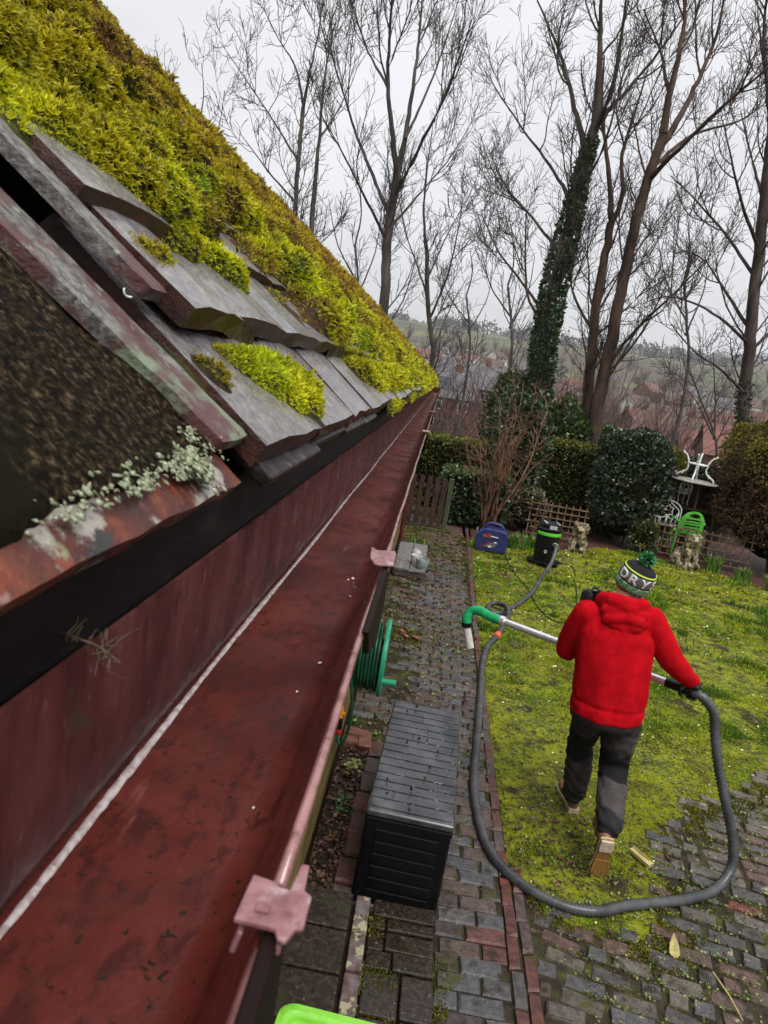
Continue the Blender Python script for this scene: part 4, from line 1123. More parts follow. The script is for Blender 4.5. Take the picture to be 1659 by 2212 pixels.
# ------------------------------------------------------------------ things in the garden
M_BLACKPL = mat('black_resin', [(0.3, (0.0035, 0.0035, 0.004)), (0.7, (0.007, 0.007, 0.008))], scale=30, rough=0.36, spec=0.3, bump=0.0006, bscale=140)
M_LIDPL = mat('wet_grey_resin', [(0.3, (0.028, 0.029, 0.033)), (0.6, (0.052, 0.053, 0.060)), (0.8, (0.085, 0.086, 0.095))], scale=7, rough=0.20, rough2=0.08, spec=.5, bump=0.0009, bscale=90, spots=[((0.010, 0.010, 0.011), 9, 0.66, 0.69)], coat=0.4)
M_DROP = mat('water_film', [(0, (0.10, 0.10, 0.105))], rough=0.04, coat=1.0, spec=0.8)
M_GREENPL = mat('green_reel_plastic', [(0.4, (0.020, 0.24, 0.13)), (0.7, (0.035, 0.33, 0.19))], scale=12, rough=0.35)
M_HOSEGRN = mat('green_hose', [(0.4, (0.006, 0.045, 0.022)), (0.7, (0.010, 0.075, 0.035))], scale=14, rough=0.3)
M_ORANGE = mat('orange_plastic', [(0, (0.75, 0.27, 0.01))], rough=0.35)
M_REDPL = mat('red_plastic', [(0, (0.45, 0.02, 0.012))], rough=0.35)
M_BLUE = mat('blue_generator', [(0.3, (0.022, 0.026, 0.105)), (0.7, (0.034, 0.040, 0.15))], scale=10, rough=0.35, spots=[((0.05, 0.05, 0.06), 30, 0.68, 0.8)])
M_GREY = mat('grey_panel', [(0, (0.12, 0.13, 0.14))], rough=0.4)
M_WHITE = mat('white_print', [(0, (0.75, 0.75, 0.74))], rough=0.5)
M_VACGREEN = mat('vacuum_green', [(0, (0.10, 0.52, 0.035))], rough=0.35)
M_SILVER = mat('silver_plastic', [(0.3, (0.30, 0.30, 0.31)), (0.7, (0.5, 0.5, 0.51))], scale=30, rough=0.3)
M_RIBHOSE = mat('ribbed_hose', [(0.3, (0.045, 0.047, 0.050)), (0.7, (0.085, 0.087, 0.092))], scale=9, rough=0.24, rough2=0.4, coat=.15, spots=[((0.12, 0.115, 0.10), 22, 0.66, 0.76)])
M_ALU = mat('aluminium_tube', [(0.3, (0.70, 0.70, 0.71)), (0.7, (0.86, 0.86, 0.87))], scale=25, rough=0.35, metallic=0.75, spots=[((0.12, 0.11, 0.10), 45, 0.69, 0.73)])
M_BENDGRN = mat('green_bend', [(0.3, (0.012, 0.29, 0.10)), (0.7, (0.02, 0.42, 0.16))], scale=20, rough=0.4, spots=[((0.35, 0.5, 0.42), 26, 0.66, 0.74)])
M_TAPE = mat('red_tape', [(0, (0.75, 0.10, 0.06))], rough=0.5)
M_WHITEPAINT = mat('worn_white_paint', [(0.3, (0.55, 0.54, 0.50)), (0.55, (0.75, 0.75, 0.72)), (0.8, (0.80, 0.80, 0.78))], scale=25, rough=0.4, spots=[((0.18, 0.15, 0.10), 30, 0.64, 0.72)])
M_GATEWOOD = mat('gate_wood', [(0.3, (0.028, 0.013, 0.009)), (0.6, (0.062, 0.029, 0.019)), (0.8, (0.09, 0.05, 0.032))], scale=14, rough=0.7, bump=0.002, bscale=40, stretch=(2, 2, .3))
M_POSTWOOD = mat('mossy_post', [(0.3, (0.045, 0.05, 0.025)), (0.6, (0.08, 0.085, 0.045)), (0.8, (0.16, 0.15, 0.10))], scale=14, rough=0.8, bump=0.003, bscale=40, stretch=(2, 2, .3))
M_TRELLIS = mat('trellis_wood', [(0.3, (0.09, 0.05, 0.026)), (0.6, (0.17, 0.10, 0.055)), (0.8, (0.26, 0.18, 0.11))], scale=14, rough=0.7)
M_STONE = mat('lichened_stone', [(0.3, (0.055, 0.042, 0.022)), (0.48, (0.13, 0.10, 0.055)), (0.56, (0.30, 0.25, 0.16)), (0.72, (0.50, 0.43, 0.30))], scale=13, detail=8, nrough=0.65, rough=0.8, bump=0.012, bscale=34)
M_LIMEPL = mat('lime_plastic', [(0.3, (0.21, 0.60, 0.05)), (0.7, (0.26, 0.66, 0.07))], scale=30, rough=0.35, sss=0.0)
M_GLAZE = mat('glazed_pot', [(0.3, (0.20, 0.25, 0.25)), (0.7, (0.32, 0.37, 0.36))], scale=20, rough=0.3)
M_CHAIRGRN = mat('green_chair_plastic', [(0.3, (0.09, 0.42, 0.05)), (0.7, (0.14, 0.52, 0.08))], scale=6, rough=0.4)
M_SHED = mat('dark_timber', [(0.3, (0.020, 0.010, 0.008)), (0.7, (0.05, 0.022, 0.016))], scale=12, rough=0.7, stretch=(1, 1, .3))
M_PLANK = mat('pale_offcut', [(0.3, (0.36, 0.29, 0.10)), (0.7, (0.52, 0.45, 0.20))], scale=30, rough=0.6, spots=[((0.05, 0.04, 0.02), 45, 0.64, 0.7)])

def local(root, name, mb, m, parent=None, **k):
    """part built in the thing's own coordinates."""
    o = mb.build(name, m, parent or root, **k); return o

def build_deck_box():
    b = empty('storage_box', (0.222, 3.825, 0.012), R(-2.6))
    tag(b, 'black resin garden storage box with wet slatted lid standing on the brick path', 'storage box')
    L, W, H = 1.25, 0.44, 0.49
    mb = MB(); mb.box((0, 0, H / 2), (W * .96, L * .975, H), taper=1.015); local(b, 'body', mb, M_BLACKPL, bevel=0.012)
    # ribbed panels let into the near, far and long sides: horizontal planks
    for k in range(6):
        z = 0.06 + k * 0.068
        for sgn in (-1, 1):
            mb = MB(); mb.box((0, sgn * (L * .4875 * (0.992 + .015 * z)), z), (W * .72, 0.026, 0.058)); local(b, 'side_plank', mb, M_BLACKPL, bevel=0.006, seg=2)
            mb = MB(); mb.box((sgn * (W * .48 * (0.992 + .015 * z)), 0, z), (0.026, L * .80, 0.058)); local(b, 'side_plank', mb, M_BLACKPL, bevel=0.006, seg=2)
    mb = MB(); mb.box((0, 0, H - 0.018), (W * 1.0, L * .99, 0.036)); local(b, 'rim', mb, M_BLACKPL, bevel=0.01)
    lid = local(b, 'lid', MB().box((0, 0.0, H + 0.022), (W * 1.0, L, 0.040)), M_LIDPL, bevel=0.014, seg=3)
    n = 15; a0 = -L / 2 + 0.035; wy = (L - 0.05) / n
    for k in range(n):
        mb = MB(); mb.box((0, a0 + wy * (k + .5) - .01, H + 0.0435), (W * .965 - (0.02 if k in (0,) else 0), wy - 0.013, 0.012)); o = mb.build('lid_slat', M_LIDPL, lid, bevel=0.0035)
    # water lying on the lid, leaf scraps
    rg = np.random.default_rng(5); P = []; S = []
    for k in range(260):
        x = rg.choice([rg.normal(.12, .07), rg.uniform(-.2, .2)]); y = rg.uniform(-L / 2 + .08, L / 2 - .05)
        if abs(x) < W * .47: P.append((x, y, H + .0485)); S.append(rg.uniform(.0025, .008))
    P = np.array(P); n = len(P)
    a = np.arange(8) * 2 * np.pi / 8
    pv = np.concatenate([np.stack([np.cos(a), np.sin(a), 0 * a], 1), np.stack([.55 * np.cos(a), .55 * np.sin(a), 0 * a + .14], 1), [[0, 0, .18]]])
    pf4 = np.array([(k, (k + 1) % 8, 8 + (k + 1) % 8, 8 + k) for k in range(8)] + [(8 + k, 8 + (k + 1) % 8, 16, 16) for k in range(8)])
    B = frames(np.tile([[0, 0, 1.0]], (n, 1)), rg.uniform(0, 6, n))
    V, F = instance_geo(pv, pf4, P, B, np.array(S)[:, None] * np.stack([rg.uniform(.6, 2.4, n), rg.uniform(.6, 1.2, n), rg.uniform(.5, 1, n)], 1))
    me_f = [F[i] for i in range(len(F))]
    mb = MB(); mb.v = [tuple(v) for v in V]; mb.f = [tuple(dict.fromkeys(f)) for f in me_f]; mb.m = [0] * len(me_f)
    o = mb.build('water_drops', M_DROP, lid, smooth=True); o['kind'] = 'stuff'
    P = np.array([(rg.uniform(-.19, .19), rg.uniform(-.55, .55), H + .052) for k in range(24)]); n = len(P)
    B = frames(np.stack([rg.normal(0, .3, n), rg.normal(0, .3, n), np.ones(n)], 1), rg.uniform(0, 6, n))
    V, F = instance_geo(LEAF_V, LEAF_F, P, B, rg.uniform(.010, .034, n))
    o = np_mesh('leaf_scraps', V, F, M_LITTER, b, col=np.tile([[.03, .022, .010]], (len(V), 1))); o['kind'] = 'stuff'
build_deck_box()

def build_hose_reel():
    r = empty('hose_reel', (-0.185, 4.0, 1.01)); tag(r, 'green wall mounted hose reel wound with dark green hose under the gutter', 'hose reel')
    MX = Matrix.Rotation(R(90), 4, 'Y')
    def disc(x, m, name, rad=0.225):
        mb = MB(); mb.lathe([(0.05, -.006), (rad - .03, -.006), (rad, -.012), (rad + .004, 0), (rad, .012), (rad - .03, .006), (0.05, .006)], 40, M=Matrix.Translation((x, 0, 0)) @ MX)
        o = mb.build(name, m, r, auto=40); return o
    disc(0.112, M_GREENPL, 'outer_disc'); disc(-0.105, M_GREENPL, 'inner_disc')
    mb = MB(); mb.lathe([(0.11, -.1), (0.11, .1)], 24, M=MX); mb.build('drum', M_HOSEGRN, r, auto=40)
    pts = []
    for k in range(int(9 * 26) + 1):
        a = 2 * math.pi * k / 26; lay_ = k / (9 * 26)
        x = -0.088 + 0.178 * lay_
        rad = 0.192 + 0.006 * math.sin(k * .37)
        pts.append(Vector((x, rad * math.cos(a), rad * math.sin(a))))
    mb = MB(); mb.tube(pts, 0.0105, 8); mb.build('wound_hose', M_HOSEGRN, r, smooth=True)
    mb = MB(); mb.tube([(0.118, -.02, -.14), (0.205, -.02, -.14)], [0.018, 0.021], 14); mb.build('crank_handle', M_GREENPL, r, auto=40)
    mb = MB(); mb.box((-0.13, 0, 0.02), (0.02, 0.12, 0.34)); mb.box((-0.12, 0, 0), (0.03, .05, .05)); mb.build('wall_bracket', M_GREENPL, r, bevel=0.004)
    # loose end hanging with its spray fittings
    q = spline([(-0.06, -.19, -.03), (-0.02, -.2, -.25), (-0.025, -.19, -.42), (-0.055, -.18, -.5), (-0.085, -.17, -.44), (-0.082, -.165, -.36), (-0.075, -.16, -.29)], 0.02)
    mb = MB(); mb.tube(q, 0.0095, 8); mb.build('loose_end', M_HOSEGRN, r, smooth=True)
    mb = MB(); mb.tube([(-0.078, -.16, -.27), (-0.08, -.16, -.34)], [0.014, 0.017], 12); mb.tube([(-0.078, -.16, -.3), (-0.055, -.165, -.315)], 0.009, 8); mb.build('tap_connector', M_ORANGE, r, auto=40)
    mb = MB(); mb.tube([(-0.08, -.16, -.335), (-0.076, -.165, -.41)], [0.016, 0.017], 12); mb.build('connector_grip', M_BLACKPL, r, auto=40)
    mb = MB(); mb.lathe([(0.0, 0), (0.013, 0.002), (0.017, 0.012), (0.017, 0.03), (0.015, .034)], 14, c=(-0.076, -.167, -.445)); mb.build('connector_tip', M_REDPL, r, auto=40)
build_hose_reel()

def build_generator():
    g = empty('generator', (1.22, 11.72, 0.0), R(-8)); tag(g, 'blue suitcase generator with carry handle standing at the lawn edge', 'generator')
    def outline(w, h0, h1):
        return [(-w, 0.03), (-w + .03, 0), (w - .03, 0), (w, .03), (w, h0), (w - .05, h0 + .07), (w - .13, h1), (-w + .15, h1), (-w + .04, h1 - .06), (-w, h0 - .02)]
    M = Matrix(((1, 0, 0, 0), (0, 0, 1, -.14), (0, 1, 0, .02), (0, 0, 0, 1)))
    mb = MB(); mb.prism(outline(.255, .29, .375), .28, M); mb.build('body', M_BLUE, g, bevel=0.03, seg=4)
    q = [Vector(p) for p in ((-.13, -.0, .37), (-.115, 0, .445), (-.06, 0, .465), (.08, 0, .462), (.135, 0, .43), (.15, 0, .36))]
    mb = MB(); mb.tube(spline(q, .02), .028, 10); mb.build('carry_handle', M_BLUE, g, smooth=True)
    mb = MB(); mb.box((-.265, 0, .24), (.03, .2, .22)); mb.build('control_panel', M_GREY, g, bevel=.008)
    for x in (-.2, .2): mb = MB(); mb.box((x, 0, .01), (.07, .24, .025)); mb.build('rubber_foot', M_BLACKPL, g, bevel=.006)
    # cover panel with its printed marks: grey swoosh, red mark, white strokes
    M2 = Matrix(((1, 0, 0, 0), (0, 0, -1, -.146), (0, 1, 0, 0), (0, 0, 0, 1)))
    def flat(name, poly, m, d=0.0): mb = MB(); mb.prism(poly, .003, Matrix.Translation((0, -d, 0)) @ M2); mb.build(name, m, g)
    flat('grey_flash', [(-.17, .28), (-.10, .31), (.12, .285), (.13, .265), (-.02, .262), (-.14, .25)], M_GREY)
    flat('red_mark', [(-.10, .315), (-.035, .325), (-.03, .30), (-.06, .295), (-.03, .265), (-.02, .25), (-.085, .245), (-.07, .27), (-.095, .28)], M_REDPL, .003)
    flat('white_name', [(-.02, .293), (.10, .283), (.10, .272), (-.02, .278)], M_WHITE, .003)
    flat('lower_panel', [(-.12, .10), (-.04, .16), (.06, .205), (.10, .20), (.11, .17), (.06, .11), (-.02, .085)], M_GREY)
    flat('red_line', [(-.15, .10), (-.06, .165), (.0, .195), (.0, .188), (-.055, .155), (-.14, .092)], M_REDPL, .003)
    flat('white_badge', [(.045, .2), (.09, .203), (.09, .185), (.045, .18)], M_WHITE, .004)
    flat('white_badge', [(-.05, .12), (-.0, .13), (.02, .105), (-.03, .095)], M_WHITE, .004)
build_generator()

def build_vacuum():
    v = empty('vacuum_cleaner', (2.06, 11.45, 0.0), R(6)); tag(v, 'tall black drum vacuum cleaner with bright green band on a wheeled base', 'vacuum cleaner')
    mb = MB(); mb.lathe([(.172, .07), (.176, .10), (.185, .50)], 36); mb.build('drum', M_BLACKPL, v, auto=40)
    mb = MB(); mb.lathe([(.1855, .495), (.194, .50), (.196, .535), (.190, .55)], 36); mb.build('green_band', M_VACGREEN, v, auto=40)
    mb = MB(); mb.lathe([(.186, .55), (.192, .56), (.192, .60), (.178, .615), (.18, .66), (.165, .69), (.10, .705), (.0, .708)], 36, cap=False); mb.build('motor_head', M_BLACKPL, v, auto=35)
    mb = MB(); mb.box((.005, -.182, .64), (.12, .03, .055)); mb.build('label_plate', M_SILVER, v, bevel=.006)
    for sx in (-1, 1): mb = MB(); mb.box((sx * .1, -.07, .70), (.035, .18, .022), rot=(0, sx * .3, 0)); mb.build('top_handle', M_SILVER, v, bevel=.006)
    for s_ in (-1, 1): mb = MB(); mb.box((s_ * .192, 0, .56), (.02, .05, .10)); mb.build('latch', M_BLACKPL, v, bevel=.005)
    poly = [(math.cos(2 * math.pi * k / 28) * (.23 + .05 * abs(math.cos(4 * math.pi * k / 28)) ** 3), math.sin(2 * math.pi * k / 28) * (.23 + .05 * abs(math.cos(4 * math.pi * k / 28)) ** 3)) for k in range(28)]
    mb = MB(); mb.prism(poly, .03, Matrix.Translation((0, 0, .045))); mb.build('base', M_BLACKPL, v, bevel=.008)
    for k in range(4):
        a = math.pi / 4 + k * math.pi / 2
        mb = MB(); mb.lathe([(.028, -.012), (.03, 0), (.028, .012)], 14, M=Matrix.Translation((.225 * math.cos(a), .225 * math.sin(a), .03)) @ Matrix.Rotation(R(90), 4, 'X')); mb.build('castor', M_BLACKPL, v, auto=40)
    mb = MB(); mb.tube([(.08, -.15, .37), (.09, -.215, .375)], [.04, .036], 14); mb.build('inlet', M_SILVER, v, auto=40)
    mb = MB(); mb.lathe([(.016, 0), (.024, 0), (.024, .003), (.016, .003)], 18, M=Matrix.Translation((-.05, -.182, .25)) @ Matrix.Rotation(R(90), 4, 'X'), cap=False); mb.build('round_logo', M_WHITE, v)
build_vacuum()

# ---- suction hose from the drum, over the lawn, round to the pole held by the person
POLE_R = Vector((1.735, 4.22, 1.06)); POLE_L = Vector((0.655, 4.98, 1.045))
def build_hose():
    ex = (POLE_R - POLE_L).normalized()
    g = [(2.148, 11.235, .375), (2.155, 11.12, .36), (2.10, 10.95, .17), (2.0, 10.75, .05), (1.86, 10.3, .03), (1.66, 9.57, .03), (1.47, 9.05, .03), (1.30, 8.68, .03), (1.15, 8.40, .03), (1.04, 8.33, .032), (0.985, 8.45, .04), (1.03, 8.62, .05), (1.13, 8.62, .07), (1.20, 8.47, .095), (1.21, 8.28, .09), (1.17, 8.05, .05), (1.03, 7.54, .03), (.90, 7.14, .03),
         (.82, 6.62, .03), (.77, 5.97, .03), (.70, 5.12, .03), (.655, 4.55, .03), (.66, 4.15, .03), (.72, 3.80, .03), (.86, 3.585, .03), (1.05, 3.475, .03), (1.25, 3.465, .03), (1.44, 3.55, .035), (1.60, 3.62, .03), (1.82, 3.71, .03), (2.02, 3.83, .04), (2.13, 3.93, .13), (2.12, 3.97, .28), (2.05, 4.02, .48), (1.98, 4.08, .68), (1.935, 4.12, .85), (1.90, 4.14, .98)]
    g += [tuple(POLE_R + ex * 0.115 + Vector((0, 0, -.012))), tuple(POLE_R + ex * 0.05)]
    P = spline(g, 0.0105)
    V = []; F = []; n = 10
    # corrugation: radius alternates along the length, ring spacing real (12 mm)
    T = [(P[min(i + 1, len(P) - 1)] - P[max(i - 1, 0)]).normalized() for i in range(len(P))]
    u = T[0].orthogonal().normalized()
    for i, p in enumerate(P):
        u = (u - T[i] * u.dot(T[i])).normalized(); w = T[i].cross(u)
        r = 0.0325 if i % 2 else 0.0245
        for k in range(n):
            a = 2 * math.pi * k / n
            V.append(p + (u * math.cos(a) + w * math.sin(a)) * r)
    for i in range(len(P) - 1):
        for k in range(n): F.append((i * n + k, i * n + (k + 1) % n, (i + 1) * n + (k + 1) % n, (i + 1) * n + k))
    mb = MB(); mb.add(V, F)
    h = mb.build('suction_hose', M_RIBHOSE, smooth=True)
    tag(h, 'long ribbed grey suction hose looping over lawn and bricks from vacuum to pole', 'hose')
    # taped joint
    c = Vector((1.035, 7.56, .03)); d = Vector((.13, .42, 0)).normalized()
    mb = MB(); mb.tube([c - d * .06, c - d * .02, c + d * .03, c + d * .06], [.033, .039, .038, .033], 14); mb.build('red_taped_joint', M_TAPE, h, auto=50)
    # the pole
    p = empty('suction_pole', tuple((POLE_R + POLE_L) / 2)); tag(p, 'long aluminium suction pole with green bend held across the body by the person', 'pole')
    o = Vector(p.location); L = lambda v: v - o
    mb = MB(); mb.tube([L(POLE_L), L(POLE_R - ex * .08)], .0255, 20); mb.build('tube', M_ALU, p, auto=40)
    mb = MB(); mb.tube([L(POLE_R - ex * .11), L(POLE_R - ex * .03), L(POLE_R - ex * .025), L(POLE_R + ex * .05)], [.0300, .0300, .0335, .0335], 18); mb.build('black_cuff', M_BLACKPL, p, auto=40)
    end = POLE_L - ex * .20
    q = [POLE_L + ex * .05, POLE_L - ex * .06, POLE_L - ex * .13 + Vector((0, 0, .012)), end + Vector((0, 0, -.004)), end + Vector((-.035, -.005, -.055)), end + Vector((-.03, -.012, -.105))]
    mb = MB(); mb.tube([L(v) for v in spline(q, .012)], .0355, 18); mb.build('green_bend', M_BENDGRN, p, smooth=True)
    for t in (0.035,): mb = MB(); mb.tube([L(POLE_L + ex * t), L(POLE_L + ex * (t + .035))], .0375, 18); mb.build('collar', M_ALU, p, auto=40)
    a = end + Vector((-.031, -.012, -.095)); b_ = end + Vector((-.027, -.012, -.125)); c2 = end + Vector((.025, -.06, -.27))
    mb = MB(); mb.tube([L(a), L(b_)], [.040, .038], 18); mb.build('black_collar', M_BLACKPL, p, auto=40)
    # nozzle: an open tube
    d = (c2 - b_).normalized()
    mb = MB()
    Vv, Ff = tube_geo([L(b_), L(c2)], .0285, 18, cap=False); mb.add(Vv, Ff)
    Vi, Fi = tube_geo([L(b_), L(c2)], .0255, 18, cap=False); mb.add(Vi, [tuple(reversed(f)) for f in Fi])
    n0 = 0; m_ = 18
    mb.f += [(m_ + k, m_ + (k + 1) % m_, 2 * m_ + m_ + (k + 1) % m_, 2 * m_ + m_ + k) for k in range(m_)]; mb.m += [0] * m_
    mb.build('nozzle', mat('nozzle_plastic', [(0.4, (.50, .49, .46)), (.6, (.62, .61, .58))], scale=30, rough=.4, spots=[((.10, .085, .06), 40, .62, .68)]), p, auto=40)
    cab = spline([(2.2, 11.55, .03), (2.55, 11.6, .012), (2.42, 10.5, .012), (2.2, 9.2, .012), (2.05, 8.65, .012), (1.8, 8.5, .012), (1.66, 9.0, .012), (1.62, 9.8, .012), (1.5, 10.6, .012), (1.45, 11.5, .03)], .08)
    mb = MB(); mb.tube(cab, .007, 6); tag(mb.build('power_cable', M_BLACKPL, smooth=True), 'thin dark power cable trailing over the lawn behind the vacuum', 'cable')
build_hose()

def remesh(o, vox, smooth=3, sub=0):
    m = o.modifiers.new('remesh', 'REMESH'); m.mode = 'VOXEL'; m.voxel_size = vox
    s_ = o.modifiers.new('smooth', 'SMOOTH'); s_.factor = .5; s_.iterations = smooth
    if sub: b_ = o.modifiers.new('sub', 'SUBSURF'); b_.levels = sub; b_.render_levels = sub
    dg = bpy.context.evaluated_depsgraph_get()
    me = bpy.data.meshes.new_from_object(o.evaluated_get(dg))
    old = o.data; o.modifiers.clear(); o.data = me
    me.polygons.foreach_set('use_smooth', [True] * len(me.polygons)); me.update()
    return o
def blob(mb, c, r, rot=None, n=14, m=8):
    prof = [(max(1e-4, math.sin(math.pi * k / m)), -math.cos(math.pi * k / m)) for k in range(m + 1)]
    Mx = Matrix.Translation(c) @ ((Euler(rot).to_matrix().to_4x4()) if rot else Matrix.Identity(4)) @ Matrix.Diagonal((*r, 1))
    mb.lathe(prof, n, M=Mx)
def build_lion(x, y, rz, label, sc):
    mb = MB()
    mb.box((0, .02, .035), (.34, .44, .07))
    blob(mb, (0, .10, .20), (.15, .17, .16)); blob(mb, (0, 0.0, .30), (.13, .14, .19)); blob(mb, (0, -.06, .36), (.14, .13, .16))
    blob(mb, (0, -.07, .50), (.155, .13, .145)); blob(mb, (0, -.14, .53), (.10, .10, .10)); blob(mb, (0, -.225, .50), (.06, .06, .05)); blob(mb, (0, -.2, .545), (.035, .06, .03))
    for s_ in (-1, 1):
        mb.tube([(s_ * .085, -.10, .36), (s_ * .09, -.14, .2), (s_ * .09, -.15, .08)], [.065, .052, .05], 12); blob(mb, (s_ * .095, -.19, .095), (.058, .085, .045))
        blob(mb, (s_ * .14, .1, .16), (.07, .13, .11)); blob(mb, (s_ * .15, -.02, .09), (.05, .09, .04)); blob(mb, (s_ * .115, -.08, .625), (.035, .02, .035))
        for k in range(5): blob(mb, (s_ * (.10 + .02 * (k % 2)), -.10 - .02 * k + .05, .42 + .045 * k), (.05, .045, .05))
    o = mb.build('lion_statue', M_STONE); remesh(o, .014, 2)
    me = o.data; P = np.empty(len(me.vertices) * 3); me.vertices.foreach_get('co', P); P = P.reshape(-1, 3)
    Nn = np.empty(len(P) * 3); me.vertices.foreach_get('normal', Nn); Nn = Nn.reshape(-1, 3)
    P += Nn * ((fbm(P + 7 * sc, 22, int(sc * 10), 3) - .5) * .045)[:, None]
    me.vertices.foreach_set('co', P.ravel().astype(np.float32)); me.update()
    o.location = (x, y, -.01); o.rotation_euler = (0, 0, rz); o.scale = (sc, sc, sc)
    tag(o, label, 'statue', 'stone lions at the lawn edge')
build_lion(2.86, 12.92, R(-8), 'weathered stone lion statue beside the black vacuum cleaner', .86)
build_lion(4.86, 13.15, R(28), 'pale stone lion statue in front of the white garden chairs', .98)

def build_gate():
    g = empty('garden_gate', (0.0, 12.72, 0)); tag(g, 'brown picket gate with mossy post at the end of the brick path', 'gate')
    for k, x in enumerate((-.36, -.22, -.08, .06, .20, .33)):
        h = .88
        mb = MB(); mb.prism([(-.042, 0), (.042, 0), (.042, h - .03), (.02, h), (-.02, h), (-.042, h - .03)], .02, Matrix(((1, 0, 0, x), (0, 0, 1, -.01), (0, 1, 0, .06), (0, 0, 0, 1)))); mb.build('pale', M_GATEWOOD, g, bevel=.003)
    for z in (.25, .76): mb = MB(); mb.box((-.01, .022, z), (.82, .03, .075)); mb.build('rail', M_GATEWOOD, g, bevel=.004)
    mb = MB(); mb.box((-.03, .022, .5), (.72, .026, .065), rot=(0, R(-36), 0)); mb.build('brace', M_GATEWOOD, g, bevel=.004)
    for x, h in ((.44, .95), (-.44, .95)): mb = MB(); mb.box((x, .02, h / 2), (.085, .085, h)); mb.build('post', M_POSTWOOD, g, bevel=.006)
build_gate()

def trellis(x0, y0, x1, y1, z0, z1, nh, nv, label, lean=0, miss=()):
    t = empty('trellis', (x0, y0, 0)); tag(t, label, 'trellis', 'low trellis panels round the flower bed')
    d = Vector((x1 - x0, y1 - y0, 0)); L = d.length; a = math.atan2(d.y, d.x)
    t.rotation_euler = (0, 0, a)
    for k in range(nh):
        z = z0 + (z1 - z0) * k / (nh - 1); e = .12 * (k % 2)
        mb = MB(); mb.box((L / 2 + e * .3, -.012 + lean * z, z), (L - e, .016, .024)); mb.build('rail', M_TRELLIS, t)
    for k in range(nv):
        x = L * (k + .5) / nv
        mb = MB(); mb.box((x, .006 + lean * .4, (z0 + z1) / 2 + .02), (.022, .014, z1 - z0 + .08)); mb.build('upright', M_TRELLIS, t)
    return t
trellis(1.95, 13.55, 3.10, 13.5, .08, .66, 6, 9, 'orange brown trellis panel behind the black vacuum cleaner')
trellis(4.35, 13.72, 6.1, 13.3, .10, .62, 5, 13, 'weathered trellis panel in front of the white chairs under the brown bush')

def build_pots():
    pl = empty('brick_plinth', (-.03, 10.1, 0)); tag(pl, 'low plinth of grey paving bricks against the wall holding two pots', 'plinth')
    mb = MB(); mb.box((0, 0, .05), (.44, 1.55, .10)); mb.build('base', M_EDGING, pl, bevel=.01)
    rr = random.Random(8); it = []
    for i in range(7):
        for j in range(2):
            it.append((-.03 - .11 + j * .215, 10.1 - .68 + i * .225, .125 + rr.uniform(-.004, .004), .205, .21, .04, rr.gauss(0, .02)))
    lay('brick', mat('grey_paver', [(.3, (.12, .12, .115)), (.6, (.20, .20, .195)), (.8, (.27, .265, .25))], scale=16, rough=.45, bump=.003, bscale=70), it, pl, 300, None, 31)
    def pot(x, y, r, h, m, label, soil):
        p = empty('flower_pot', (x, y, .125)); tag(p, label, 'flower pot', 'pots on the brick plinth')
        mb = MB(); mb.lathe([(r * .72, 0), (r * .92, h * .3), (r, h * .8), (r, h), (r * .9, h), (r * .88, h * .8)], 24); mb.build('shell', m, p, auto=50)
        mb = MB(); mb.lathe([(.001, h * .78), (r * .89, h * .76)], 20, cap=False); mb.build('soil', soil, p)
    pot(.035, 9.62, .075, .13, mat('white_pot', [(.4, (.5, .49, .45)), (.7, (.64, .63, .6))], scale=14, rough=.5), 'small white pot beside the grey green pot on the plinth', M_SOIL)
    pot(.125, 9.42, .088, .135, M_GLAZE, 'round grey green glazed pot at the plinth front', M_GLAZE)
    p = empty('lantern_top', (.03, 10.25, .125)); tag(p, 'small white upturned bowl lying on the grey brick plinth', 'bowl')
    mb = MB(); mb.lathe([(.075, 0), (.075, .02), (.05, .05), (.04, .055), (.035, .04)], 20); mb.build('shell', M_SILVER, p, auto=40)
build_pots()

